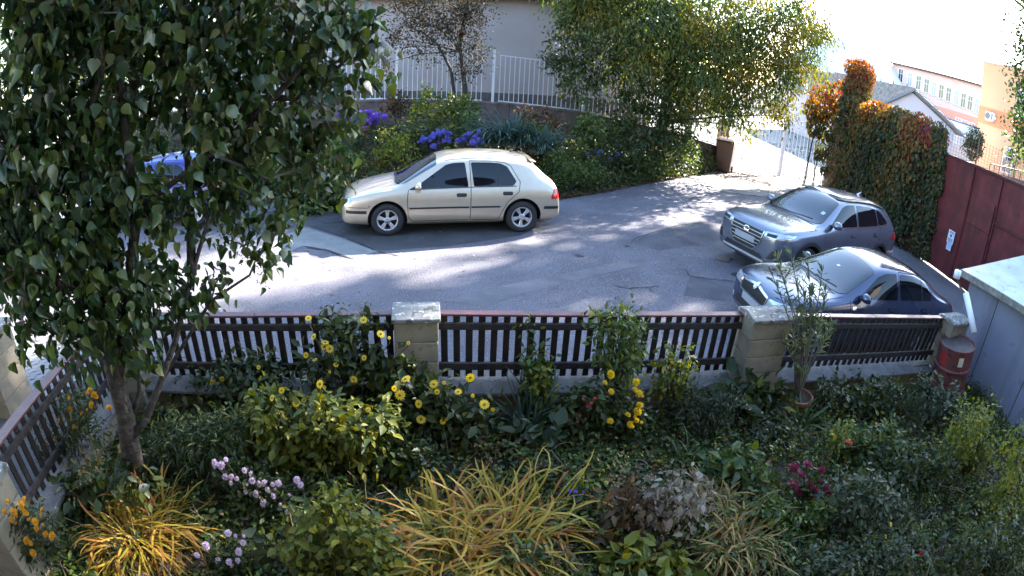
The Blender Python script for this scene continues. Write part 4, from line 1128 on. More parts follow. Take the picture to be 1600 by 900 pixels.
for sd in (1, -1):
    c.patch('side_window', 'side', [(1.52, 1.10), (2.06, 1.46), (2.22, 1.51), (2.50, 1.525), (2.52, 1.135)], .005, M_CGLASS, sd, round_=.03)
    c.patch('side_window', 'side', [(2.60, 1.14), (2.58, 1.528), (3.10, 1.52), (3.38, 1.49), (3.42, 1.18)], .005, M_CGLASS, sd, round_=.03)
    c.patch('side_window', 'side', [(3.46, 1.185), (3.42, 1.485), (3.62, 1.44), (3.86, 1.27), (3.80, 1.22)], .005, M_CGLASS, sd, round_=.03)
    c.seam('window_chrome', 'side', [(1.46, 1.085), (2.55, 1.12), (3.45, 1.165), (3.86, 1.21)], .016, .008, M_CHROME, sd)
    c.seam('roof_rail', 'side', [(2.10, 1.575), (2.7, 1.60), (3.3, 1.585), (3.9, 1.50)], .035, .022, M_TRIM, sd)
    c.seam('door_gap', 'side', [(1.36, 1.08), (1.34, .8), (1.36, .42), (2.52, .42)], .011, .002, M_GAP, sd)
    c.seam('door_gap', 'side', [(2.55, 1.54), (2.56, 1.1), (2.54, .42)], .012, .002, M_GAP, sd)
    c.seam('door_gap', 'side', [(3.44, 1.5), (3.52, 1.1), (3.36, .85), (3.12, .60), (3.06, .42), (2.55, .42)], .011, .002, M_GAP, sd)
    c.seam('arch_trim', 'side', [(.90 + .445 * math.cos(a), .36 + .445 * math.sin(a)) for a in np.linspace(-.1, 3.24, 16)], .06, .012, M_TRIM, sd)
    c.seam('arch_trim', 'side', [(3.57 + .445 * math.cos(a), .36 + .445 * math.sin(a)) for a in np.linspace(-.1, 3.24, 16)], .06, .012, M_TRIM, sd)
    c.seam('sill', 'side', [(1.35, .32), (3.1, .32)], .10, .012, M_TRIM, sd)
    c.seam('sill_chrome', 'side', [(1.45, .40), (3.0, .40)], .018, .014, M_CHROME, sd)
    c.patch('headlight', 'front', [(sd * .44, .79), (sd * .80, .83), (sd * .82, .93), (sd * .44, .885)], .010, M_LAMP, 1, .03, round_=.02)
    c.patch('headlight_inner', 'front', [(sd * .50, .815), (sd * .70, .835), (sd * .70, .885), (sd * .50, .865)], .013, M_DARK, 1, .03, round_=.01)
    c.patch('headlight_wrap', 'side', [(.10, .83), (.40, .885), (.48, .93), (.12, .905)], .009, M_LAMP, sd, .03, round_=.01)
    c.patch('fog_lamp', 'front', [(sd * .60, .44), (sd * .74, .47), (sd * .74, .62), (sd * .68, .60)], .010, M_TRIM, 1, .03, round_=.02)
    c.seam('fog_chrome', 'front', [(sd * .58, .42), (sd * .76, .46), (sd * .755, .64)], .02, .015, M_CHROME, 1)
    c.patch('tail_light', 'side', [(4.02, .94), (4.32, .92), (4.33, 1.06), (4.1, 1.05)], .008, M_TAIL, sd, .03, round_=.02)
c.patch('windscreen', 'top', [(1.19, -.45), (1.23, -.64), (1.35, -.72), (2.02, -.575), (2.06, 0), (2.02, .575), (1.35, .72), (1.23, .64), (1.19, .45)], .007, M_WGLASS, 1, .06, round_=.05)
c.patch('windscreen_cowl', 'top', [(1.15, -.60), (1.19, -.66), (1.165, 0), (1.19, .66), (1.15, .60), (1.12, 0)], .004, M_TRIM, 1, .05)
c.seam('wiper', 'top', [(1.22, -.55), (1.22, 0), (1.31, .5)], .022, .016, M_TRIM)
c.seam('bonnet_gap', 'top', [(1.22, -.75), (.7, -.73), (.25, -.66)], .009, .002, M_GAP); c.seam('bonnet_gap', 'top', [(1.22, .75), (.7, .73), (.25, .66)], .009, .002, M_GAP)
gl = c.patch('grille', 'front', [(-.40, .86), (.40, .86), (.36, .60), (.24, .50), (-.24, .50), (-.36, .60)], .008, M_DARK, 1, .05, round_=.03)
for k in range(5):
    z = .56 + k * .062; w_ = .30 + .10 * min(1, k / 2)
    c.seam('grille_bar', 'front', [(-w_, z), (w_, z)], .012, .016, M_METALG, parent=gl)
c.seam('grille_frame', 'front', [(-.42, .87), (-.38, .60), (-.25, .485), (.25, .485), (.38, .60), (.42, .87)], .018, .016, M_CHROME)
c.patch('badge', 'front', [(.075 * math.cos(a), .80 + .042 * math.sin(a)) for a in np.linspace(0, 2 * math.pi, 17)[:-1]], .028, M_CHROME, 1, .04)
c.patch('badge_field', 'front', [(.058 * math.cos(a), .80 + .028 * math.sin(a)) for a in np.linspace(0, 2 * math.pi, 17)[:-1]], .031, M_DARK, 1, .04)
c.seam('badge_letter', 'front', [(-.026, .78), (-.018, .82)], .012, .034, M_CHROME, step=.02); c.seam('badge_letter', 'front', [(.018, .78), (.026, .82)], .012, .034, M_CHROME, step=.02); c.seam('badge_letter', 'front', [(-.022, .797), (.022, .803)], .010, .034, M_CHROME, step=.02)
c.patch('plate', 'front', [(-.26, .60), (.26, .60), (.26, .71), (-.26, .71)], .026, M_PLATE, 1, .05)
c.patch('lower_intake', 'front', [(-.52, .40), (.52, .40), (.46, .47), (-.46, .47)], .007, M_TRIM, 1, .05, round_=.02)
c.seam('skid_plate', 'front', [(-.55, .365), (.55, .365)], .035, .012, M_METALG)
c.patch('inspection_sticker', 'top', [(1.52, .50), (1.60, .50), (1.60, .58), (1.52, .58)], .011, pm('sticker', (.35, .5, .6), .5), 1, .03)
c.patch('rear_window', 'rear', [(-.56, 1.22), (.56, 1.22), (.48, 1.46), (-.48, 1.46)], .006, M_CGLASS, 1, .06, round_=.05)
MB().add([(L/2 - 3.55, -.03, 1.63), (L/2 - 3.55, .03, 1.63), (L/2 - 3.72, 0, 1.62), (L/2 - 3.72, 0, 1.70)], [(0, 1, 3), (1, 2, 3), (2, 0, 3), (0, 2, 1)]).build('aerial_fin', P_GREY, c.t)
c.handle(2.36, .97, P_GREY); c.handle(3.30, 1.0, P_GREY); c.mirror(1.60, 1.14, .95, P_GREY, 1.05)
c.add_wheels(5, .22, .70, True)

# ---- navy saloon
L = 4.55
st = [(0.00, .26, .45, .58, .43, .61, .32, .62), (.03, .23, .66, .68, .63, .715, .45, .73), (.12, .21, .785, .745, .715, .775, .54, .795), (.42, .19, .855, .83, .775, .86, .62, .885), (.88, .18, .882, .86, .80, .89, .675, .92),
      (1.12, .18, .885, .88, .80, .915, .70, .95), (1.34, .18, .885, .895, .80, .995, .68, 1.04), (1.75, .18, .885, .935, .795, 1.19, .61, 1.245), (2.08, .18, .885, .94, .79, 1.345, .565, 1.40), (2.4, .18, .885, .95, .785, 1.39, .56, 1.45),
      (2.85, .18, .885, .96, .78, 1.385, .555, 1.45), (3.25, .18, .882, .97, .78, 1.335, .54, 1.40), (3.6, .19, .878, .98, .77, 1.235, .545, 1.29), (3.9, .20, .87, .985, .76, 1.105, .57, 1.15), (4.15, .21, .86, .98, .745, 1.025, .59, 1.05),
      (4.40, .24, .83, .95, .715, .985, .58, 1.005), (4.49, .27, .77, .80, .68, .83, .54, .845), (4.55, .30, .65, .62, .60, .64, .45, .65)]
SEDP = (5.30, 7.15, zg(5.30, 7.15)); SEDH = R_(186.6)
c = Car('saloon_car', st, L, [(.92, .315, .855), (3.50, .315, .855)], P_NAVY, 'navy saloon car parked behind the fence, nearest the garden', SEDP, SEDH, .925, .05, zslope=math.atan(.06) * math.cos(SEDH))
c.t.scale = (.875, .95, .95)
for sd in (1, -1):
    c.patch('side_window', 'side', [(1.58, .955), (2.06, 1.27), (2.24, 1.325), (2.52, 1.345), (2.56, .98)], .005, M_CGLASS, sd, round_=.03)
    c.patch('side_window', 'side', [(2.65, .985), (2.61, 1.345), (3.05, 1.33), (3.36, 1.26), (3.60, 1.09), (3.56, 1.01)], .005, M_CGLASS, sd, round_=.05)
    c.seam('window_divider', 'side', [(3.27, .99), (3.27, 1.29)], .02, .009, M_TRIM, sd)
    c.seam('door_gap', 'side', [(1.40, .93), (1.38, .7), (1.40, .30), (2.58, .30)], .011, .002, M_GAP, sd)
    c.seam('door_gap', 'side', [(2.58, 1.36), (2.60, .96), (2.58, .30)], .012, .002, M_GAP, sd)
    c.seam('door_gap', 'side', [(2.6, 1.37), (3.1, 1.35), (3.42, 1.27), (3.66, 1.08), (3.56, .84), (3.22, .60), (3.14, .30), (2.6, .30)], .011, .002, M_GAP, sd)
    c.seam('rub_strip', 'side', [(1.44, .52), (3.1, .52)], .04, .010, M_TRIM, sd)
    c.patch('headlight', 'front', [(sd * .40, .60), (sd * .74, .64), (sd * .75, .755), (sd * .42, .715)], .009, M_LAMP, 1, .03, round_=.03)
    c.patch('headlight_wrap', 'side', [(.08, .65), (.30, .68), (.34, .76), (.12, .75)], .009, M_LAMP, sd, .03, round_=.02)
    c.patch('fog_lamp', 'front', [(sd * .55, .33), (sd * .66, .33), (sd * .66, .42), (sd * .55, .42)], .008, M_LAMP, 1, .03, round_=.03)
    c.patch('tail_light', 'side', [(4.25, .74), (4.46, .72), (4.47, .93), (4.30, .92)], .007, M_TAIL, sd, .03, round_=.03)
    c.seam('boot_gap', 'top', [(3.98, sd * .60), (4.40, sd * .57)], .010, .002, M_GAP)
    c.patch('door_badge', 'side', [(1.44, .80), (1.52, .80), (1.52, .85), (1.44, .85)], .006, M_CHROME, sd, .03)
c.patch('windscreen', 'top', [(1.17, -.45), (1.21, -.62), (1.33, -.70), (2.02, -.55), (2.06, 0), (2.02, .55), (1.33, .70), (1.21, .62), (1.17, .45)], .007, M_WGLASS, 1, .06, round_=.05)
c.patch('windscreen_cowl', 'top', [(1.13, -.58), (1.17, -.63), (1.145, 0), (1.17, .63), (1.13, .58), (1.10, 0)], .004, M_TRIM, 1, .05)
c.seam('wiper', 'top', [(1.20, -.5), (1.20, 0), (1.29, .48)], .022, .016, M_TRIM)
c.patch('inspection_sticker', 'top', [(1.62, -.02), (1.66, -.02), (1.66, .05), (1.62, .05)], .011, M_PAPER, 1, .03)
c.patch('rear_window', 'top', [(3.22, -.47), (3.80, -.53), (3.86, 0), (3.80, .53), (3.22, .47), (3.18, 0)], .006, M_CGLASS, 1, .06, round_=.05)
c.seam('bonnet_gap', 'top', [(1.25, -.72), (.7, -.70), (.22, -.62)], .009, .002, M_GAP); c.seam('bonnet_gap', 'top', [(1.25, .72), (.7, .70), (.22, .62)], .009, .002, M_GAP)
gl = c.patch('grille', 'front', [(-.36, .56), (.36, .56), (.38, .70), (.06, .735), (-.06, .735), (-.38, .70)], .008, M_DARK, 1, .05, round_=.02)
for k in range(9): c.seam('grille_bar', 'front', [(-.30 + .075 * k, .57), (-.30 + .075 * k, .69)], .010, .014, M_TRIM, parent=gl)
c.seam('grille_frame', 'front', [(-.40, .70), (-.06, .74), (.06, .74), (.40, .70), (.37, .555), (-.37, .555), (-.40, .70)], .026, .016, M_CHROME)
c.patch('badge', 'front', [(.05 * math.cos(a), .725 + .05 * math.sin(a)) for a in np.linspace(0, 2 * math.pi, 17)[:-1]], .026, M_CHROME, 1, .04)
c.patch('lower_intake', 'front', [(-.46, .32), (.46, .32), (.46, .43), (-.46, .43)], .006, M_TRIM, 1, .05, round_=.03)
c.patch('plate', 'front', [(-.26, .44), (.26, .44), (.26, .55), (-.26, .55)], .022, M_PLATE, 1, .05)
c.handle(2.42, .84, P_NAVY); c.handle(3.34, .86, P_NAVY); c.mirror(1.64, .98, .9, P_NAVY, .95)
c.add_wheels(6, .20, .68)
# ================================================================ foliage tools
def tmpl_heart(w=1.0, cup=.10, droop=.10):
    half = [(0.0, .10), (.06, .27), (.24, .40), (.46, .37), (.70, .20)]
    V = [(0.03, 0, 0), (.45, 0, -.05 - droop * .2), (1.0, 0, -droop), (.75, 0, -.07 - droop * .5)]
    for s in (1, -1):
        for x, y in half: V.append((x, s * y * w, cup * y * 2.2 - droop * x * x - .02))
    F = []
    for k, s in ((4, 1), (9, -1)):
        t = [(0, k, k + 1), (0, k + 1, k + 2), (0, k + 2, 1), (1, k + 2, k + 3), (1, k + 3, 3), (3, k + 3, k + 4), (3, k + 4, 2)]
        F += t if s < 0 else [q[::-1] for q in t]
    return np.array(V, float), np.array(F)
def tmpl_leaf(w=.5, fold=.12, droop=.12):
    V = np.array([(0, 0, 0), (.35, w / 2, fold * w), (.35, -w / 2, fold * w), (1, 0, -droop), (.42, 0, -.02), (.72, w * .32, .02), (.72, -w * .32, .02)], float)
    F = np.array([(0, 4, 1), (0, 2, 4), (1, 4, 5), (4, 2, 6), (4, 3, 5), (4, 6, 3)])
    return V, F
def tmpl_quad(w=.6):
    V = np.array([(0, 0, 0), (.5, w / 2, .06), (1, 0, -.05), (.5, -w / 2, .06)], float)
    return V, np.array([(0, 3, 2), (0, 2, 1)])
T_HEARTS = [tmpl_heart(1, .12, .12), tmpl_heart(.85, .30, .30), tmpl_heart(.75, .45, .10), tmpl_heart(.9, -.12, .35), tmpl_heart(.6, .7, .5), tmpl_heart(1.05, .05, .25), tmpl_heart(.5, .9, .15)]
T_HEART, T_LEAF, T_NARROW, T_QUAD, T_OVAL = tmpl_heart(), tmpl_leaf(.5), tmpl_leaf(.24, .1, .2), tmpl_quad(.62), tmpl_leaf(.62, .15, .1)
def unit(a): return a / np.maximum(np.linalg.norm(a, axis=1, keepdims=True), 1e-9)
def leaf_arrays(T, P, D, N, S):
    V0, F0 = T; D = unit(D); N = unit(N - D * (N * D).sum(1, keepdims=True)); Yv = np.cross(N, D)
    M = np.stack([D, Yv, N], 2)                       # columns
    V = np.einsum('nij,kj->nki', M, V0) * S[:, None, None] + P[:, None, :]
    F = (F0[None] + (np.arange(len(P)) * len(V0))[:, None, None]).reshape(-1, F0.shape[1])
    return V.reshape(-1, 3), F
def leaf_mesh(name, T, P, D, N, S, mat, rnd):
    V, F = leaf_arrays(T, P, D, N, S)
    return mesh_np(name, V, F, mat, rnd=np.repeat(rnd, len(T[0])))
def leaf_mesh_multi(name, Ts, P, D, N, S, mat, rnd):
    Vs = []; Fs = []; Rs = []; off = 0; pick = RNG.integers(0, len(Ts), len(P))
    for i, T in enumerate(Ts):
        m_ = pick == i
        if not m_.any(): continue
        V, F = leaf_arrays(T, P[m_], D[m_], N[m_], S[m_]); Vs.append(V); Fs.append(F + off); off += len(V); Rs.append(np.repeat(rnd[m_], len(T[0])))
    return mesh_np(name, np.concatenate(Vs), np.concatenate(Fs), mat, rnd=np.concatenate(Rs))
def clumps(blobs, nleaf, per=14, spread=.10, shell=.55):
    """leaf positions in clumps spread through ellipsoid blobs. blob = (center, (rx,ry,rz))"""
    vols = np.array([max(1e-6, b[1][0] * b[1][1] * b[1][2]) ** .75 for b in blobs]); w = vols / vols.sum()
    P = []; C = []; O = []
    for (c, r), ww in zip(blobs, w):
        nc = max(1, int(nleaf * ww / per))
        u = unit(RNG.normal(size=(nc, 3))); rad = (shell + (1 - shell) * RNG.random((nc, 1))) ** .8
        cc = np.array(c)[None] + u * rad * np.array(r)[None]
        k = RNG.poisson(per, nc) + 1
        idx = np.repeat(np.arange(nc), k)
        p = cc[idx] + RNG.normal(size=(len(idx), 3)) * spread
        P.append(p); C.append(cc); O.append(np.repeat(u, k, 0))
    return np.concatenate(P), np.concatenate(O), np.concatenate(C)
def leaf_dirs(P, O, droop=.6, rand=.8):
    n = len(P); D = O * .7 + RNG.normal(size=(n, 3)) * rand; D[:, 2] -= droop
    N = RNG.normal(size=(n, 3)) * .55; N[:, 2] += 1.0
    N += O * .4
    return unit(D), unit(N)
def branches(mb, root, tips, r0=.02, r1=.004, n=5, bend=.15):
    for q in tips:
        a, b = Vector(root), Vector(q); m_ = a.lerp(b, .5) + Vector((random.uniform(-1, 1), random.uniform(-1, 1), random.uniform(.2, 1))) * (b - a).length * bend
        mb.tube([a, a.lerp(m_, .6).lerp(m_, .3), m_, b], [r0, r0 * .75, r0 * .5 + r1 * .5, r1], n, False)
def blob_px(px, py, Y, r, f=(1, 1, 1)):
    c = AT(px, py, Y); d = (c - Vector((0, 0, CAM_H))).length; rr = r * d / LENS_PX
    return (tuple(c), (rr * f[0], rr * f[1], rr * f[2]))
def plant(name, label, cat, base, blobs, n, T, size, mat, group=None, per=14, spread=.1, droop=.5, shell=.4, rand=.8, stem=None, stem_mat=None, szvar=.35, foliage='foliage', rnd_f=None, ntips=24, kind_part=True):
    """a plant: foliage of separate leaves in clumps, with stems reaching into it"""
    base = Vector(base)
    t = thing(name, base, label, cat, group)
    P, O, C = clumps(blobs, n, per, spread, shell)
    D, N = leaf_dirs(P, O, droop, rand)
    S = size * (1 + szvar * RNG.normal(size=len(P))).clip(.4, 1.8)
    rnd = RNG.random(len(P)) if rnd_f is None else rnd_f(P)
    me = leaf_mesh(foliage, T, P - np.array(base), D, N, S, mat, rnd.clip(0, 1))
    o = obj(foliage, me, t)
    if kind_part: o['kind'] = 'stuff'
    mb = MB()
    tips = C[RNG.choice(len(C), min(ntips, len(C)), replace=False)] - np.array(base)
    for q in tips:
        a = Vector((q[0] * .15 + random.uniform(-.03, .03), q[1] * .15 + random.uniform(-.03, .03), -.03)); b = Vector(q); m_ = a.lerp(b, .5); m_.z += .12 * (b - a).length
        mb.tube([a, m_, b], [stem or .006, (stem or .006) * .8, .003], 4, False)
    mb.build('stems', stem_mat or M_STEM, t)
    return t
def blades(name, label, cat, base, n, length, mat, spread=.12, width=.014, elev=(45, 85), curl=1.2, group=None, wind=(0, 0), seg=8, partname='blades', tufts=1, kink=0.0, tuft_r=.2):
    """arching strap leaves springing from one clump"""
    base = Vector(base); t = thing(name, base, label, cat, group)
    V = np.zeros((n, seg + 1, 2, 3)); rnd = np.zeros((n, seg + 1, 2))
    az = RNG.random(n) * 2 * np.pi; az = az + .35 * np.sin(az * 3 + RNG.random() * 6) + .25 * np.sin(az * 5 + RNG.random() * 6); el = np.radians(RNG.uniform(elev[0], elev[1], n)); L = length * RNG.uniform(.55, 1.15, n)
    p = np.stack([np.cos(az) * spread * RNG.random(n), np.sin(az) * spread * RNG.random(n), np.full(n, -.02)], 1)
    tc_ = RNG.normal(size=(tufts, 3)) * tuft_r * np.array([1, 1, 0]) * (tufts > 1); ti = RNG.integers(0, tufts, n); p = p + tc_[ti]
    kk = (RNG.random(n) < kink) * RNG.uniform(.6, 1.6, n); ku = RNG.uniform(.3, .75, n)
    azj = az + RNG.normal(size=n) * .55; cu = curl * RNG.uniform(.35, 1.7, n); ww = width * RNG.uniform(.6, 1.25, n); base_r = RNG.random(n); twist = RNG.normal(size=n) * .22
    for k in range(seg + 1):
        u = k / seg; e = np.maximum(el - cu * u ** 1.3 * 1.5 - kk * (u > ku), -1.45)
        azj = azj + twist * u
        d = np.stack([np.cos(azj) * np.cos(e) + wind[0] * u, np.sin(azj) * np.cos(e) + wind[1] * u, np.sin(e)], 1)
        side = np.stack([-np.sin(azj), np.cos(azj), .25 * np.sin(az * 3)], 1); side = unit(side)
        w = ww * (1.0 - .15 * u) * (1 if k < seg else 0.08) * (.7 + .3 * min(1, u * 4))
        V[:, k, 0] = p + side * w[:, None] / 2; V[:, k, 1] = p - side * w[:, None] / 2
        rnd[:, k, :] = (base_r * .75 + .25 * u + RNG.normal(size=n) * .03)[:, None]
        p = p + d * (L / seg)[:, None]; p[:, 2] = np.maximum(p[:, 2], .012 + .05 * RNG.random(n))
    idx = np.arange(n * (seg + 1) * 2).reshape(n, seg + 1, 2)
    F = np.stack([idx[:, :-1, 0], idx[:, :-1, 1], idx[:, 1:, 1], idx[:, 1:, 0]], -1).reshape(-1, 4)
    o = obj(partname, mesh_np(partname, V.reshape(-1, 3), F, mat, rnd.ravel().clip(0, 1), smooth=True), t); o['kind'] = 'stuff'
    cr = MB().lathe([(spread * .9, -.03), (spread * .8, .03), (spread * .4, .06), (0.0, .065)], 12, cap=False).build('crown_base', M_STEM, t, smooth=True)
    return t
# ---------------------------------------------------------------- leaf colours
M_STEM = pm('plant_stem', (.045, .04, .02), .8, var=.4, scale=10)
M_BARK = pm('brown_bark', (.075, .052, .036), .9, var=.4, scale=14, bump=1.0, bscale=30)
M_BARKD = pm('dark_bark', (.03, .025, .022), .9, var=.4, scale=10, bump=1.0, bscale=30)
M_TWIG = pm('grey_twig', (.13, .11, .09), .85, var=.3, scale=10)
L_LILAC = lm('lilac_leaf', [(.016, .034, .013), (.026, .054, .016), (.044, .078, .018), (.09, .115, .02), (.065, .050, .03)], .36, .30, .55)
L_TREE = lm('yellowgreen_leaf', [(.018, .036, .010), (.034, .060, .012), (.060, .085, .014), (.115, .105, .014), (.15, .105, .012)], .5, .36)
L_DARK = lm('dark_green_leaf', [(.014, .025, .008), (.028, .044, .010), (.046, .062, .012), (.075, .080, .014)], .45, .25)
L_MID = lm('mid_green_leaf', [(.024, .046, .012), (.046, .080, .016), (.080, .11, .018), (.14, .15, .022)], .5, .3)
L_YEL = lm('yellowing_leaf', [(.05, .08, .014), (.10, .13, .018), (.18, .18, .02), (.26, .21, .022)], .5, .35)
L_BLUEG = lm('blue_green_leaf', [(.022, .036, .015), (.046, .062, .026), (.09, .10, .05)], .5, .25)
L_BROWN = lm('brown_leaf', [(.03, .018, .010), (.07, .04, .018), (.13, .085, .035), (.10, .03, .015)], .8, .2)
L_DRY = lm('pale_dry_leaf', [(.12, .09, .05), (.22, .18, .12), (.34, .30, .24), (.10, .05, .03)], .8, .25)
L_VINE = lm('creeper_leaf', [(.020, .034, .011), (.040, .048, .013), (.10, .085, .016), (.22, .095, .015), (.20, .038, .016), (.08, .014, .016)], .5, .4)
L_GRASSY = lm('golden_blade', [(.08, .11, .015), (.22, .19, .022), (.38, .27, .03), (.46, .28, .04), (.38, .15, .025), (.17, .08, .03)], .5, .35)
L_GRASSD = lm('dry_blade', [(.10, .09, .02), (.22, .15, .04), (.34, .23, .08), (.24, .11, .035)], .6, .3)
L_ORANGEB = lm('orange_blade', [(.20, .11, .03), (.34, .18, .05), (.40, .24, .08)], .6, .3)
L_BLADEG = lm('green_blade', [(.02, .05, .015), (.045, .085, .022), (.09, .12, .03)], .5, .3)
L_BLADEB = lm('blue_green_blade', [(.02, .045, .035), (.04, .075, .055), (.08, .11, .08)], .5, .25)
L_SEED = lm('seed_brown', [(.035, .014, .012), (.06, .022, .016)], .8, .1)
F_YEL = lm('yellow_petal', [(.55, .36, .012), (.70, .50, .02)], .5, .3); F_YELP = lm('lemon_petal', [(.62, .46, .02), (.75, .62, .10)], .5, .3)
F_PINK = lm('pink_petal', [(.50, .36, .46), (.66, .54, .62)], .5, .3); F_PURP = lm('violet_petal', [(.16, .07, .42), (.26, .13, .55)], .5, .3)
F_BLUE = lm('blue_violet_petal', [(.14, .12, .46), (.22, .20, .56)], .5, .3); F_RED = lm('red_petal', [(.50, .02, .015), (.65, .05, .03)], .5, .3)
F_CRIM = lm('crimson_head', [(.13, .015, .035), (.22, .03, .06)], .7, .2); F_ORANGE = lm('amber_petal', [(.55, .25, .015), (.62, .36, .04)], .5, .3); F_CERISE = lm('cerise_petal', [(.45, .03, .14), (.55, .06, .2)], .5, .3)
L_YELD = lm('dull_yellow_leaf', [(.04, .06, .012), (.085, .105, .016), (.15, .15, .02), (.25, .21, .024)], .5, .3)
M_EYE = pm('flower_eye', (.20, .09, .015), .8)
def daisy_mesh(mat, eye=.32, np_=12):
    P = []; F = []; 
    for k in range(np_):
        a = 2 * math.pi * k / np_; c, s = math.cos(a), math.sin(a); w = .18
        b = len(P)
        for (r, y, z) in ((.25, w * .6, .0), (.25, -w * .6, .0), (.75, -w, .05), (.75, w, .05), (1.0, 0, -.02)): P.append((c * r - s * y, s * r + c * y, z))
        F += [(b, b + 1, b + 2), (b, b + 2, b + 3), (b + 3, b + 2, b + 4)]
    me = mesh_np('flower', np.array(P), np.array(F), mat, RNG.random(len(P)))
    bm = bmesh.new(); bm.from_mesh(me)
    r = bmesh.ops.create_icosphere(bm, subdivisions=1, radius=eye)
    me.materials.append(M_EYE)
    vs = set(r['verts'])
    for v in r['verts']: v.co.z = v.co.z * .5 + .05
    for f in bm.faces:
        if all(v in vs for v in f.verts): f.material_index = 1
    bm.to_mesh(me); bm.free(); return me
def pom_mesh(mat, n=46, flat=.75):
    i = np.arange(n); ph = np.arccos(1 - 1.25 * (i + .5) / n * .98); th = np.pi * (1 + 5 ** .5) * i
    O = np.stack([np.sin(ph) * np.cos(th), np.sin(ph) * np.sin(th), np.cos(ph)], 1)
    D = unit(O + np.array([0, 0, .5]) * 0 + RNG.normal(size=(n, 3)) * .12); N = unit(np.cross(O, RNG.normal(size=(n, 3))) * .4 + np.array([0, 0, 1.0]) + O * .2)
    me = leaf_mesh('flower', T_QUAD, O * .3 * np.array([1, 1, flat]), D * np.array([1, 1, flat]), N, np.full(n, .72), mat, RNG.random(n))
    bm = bmesh.new(); bm.from_mesh(me); r = bmesh.ops.create_icosphere(bm, subdivisions=2, radius=.62)
    for v in r['verts']: v.co.z = v.co.z * flat * .9 + .05
    bm.to_mesh(me); bm.free(); return me
FM = {k: daisy_mesh(v) for k, v in dict(yellow=F_YEL, red=F_RED, cerise=F_CERISE, amber=F_ORANGE).items()}
FP = {k: pom_mesh(v) for k, v in dict(lemon=F_YELP, pink=F_PINK, violet=F_PURP, blue=F_BLUE, amber=F_ORANGE, crimson=F_CRIM, red=F_RED, yellow=F_YEL).items()}
def flowers(t, me, pts, r, face=(0, -.6, .8), stem_from=None, name='flower', jit=.6):
    """separate flower heads as parts of plant t; pts in world space"""
    b = Vector(t.location); mb = MB()
    for p in pts:
        p = Vector(p) - b
        o = obj(name, me, t, p); d = Vector(face) + Vector((random.uniform(-jit, jit), random.uniform(-jit, jit), random.uniform(-jit, jit)))
        o.rotation_mode = 'QUATERNION'; o.rotation_quaternion = d.to_track_quat('Z', 'Y'); s = r * random.choice((.5, .75, .85, .95, 1.0, 1.1, 1.25)); o.scale = (s * random.uniform(.8, 1.1), s, s * random.uniform(.7, 1.3))
        q = p * .5; q.z = min(p.z - .05, p.z * .6)
        mb.tube([p - d.normalized() * .01, p - d.normalized() * .03 - Vector((0, 0, .03)), q], [.004, .004, .004], 4, False)
    if pts: mb.build('flower_stalks', M_STEM, t)['kind'] = 'stuff'
def px_pts(pix, ref_Y=None, D=None):
    return [ATD(px, py, D) if D else AT(px, py, ref_Y) for px, py in pix]
def GS(px, py): 
    p = G(px, py, soil_z); return p
# ================================================================ the house that carries the camera (behind the viewer)
t = thing('house', (0, -.75, 0), 'rendered house behind the garden, out of the picture', 'house')
M_HOUSE = pm('house_render', (.34, .30, .25), .9, var=.06, scale=1, bump=.2)
MB().box((0, -4, 3.4), (30, 8, 7.2)).build('wall', M_HOUSE, t)
for x in (-13, -10, -7.2, -4.5, -1.8, 1.8, 4.5, 7.2, 10, 13):
    for z in (1.5, 4.9):
        f = obj('window', None, t, (x, .02, z)); MB().box((0, 0, 0), (1.2, .06, 1.4)).build('frame', M_FRAMEW, f); MB().box((0, .02, 0), (1.06, .06, 1.26)).build('pane', M_GLASS, f)
MB().add([(-15.5, .5, 7.0), (15.5, .5, 7.0), (15.5, -4, 9.6), (-15.5, -4, 9.6), (15.5, -8.5, 7.0), (-15.5, -8.5, 7.0)], [(0, 1, 2, 3), (3, 2, 4, 5), (0, 3, 5), (1, 4, 2), (0, 5, 4, 1)]).build('roof', M_SHING, t)
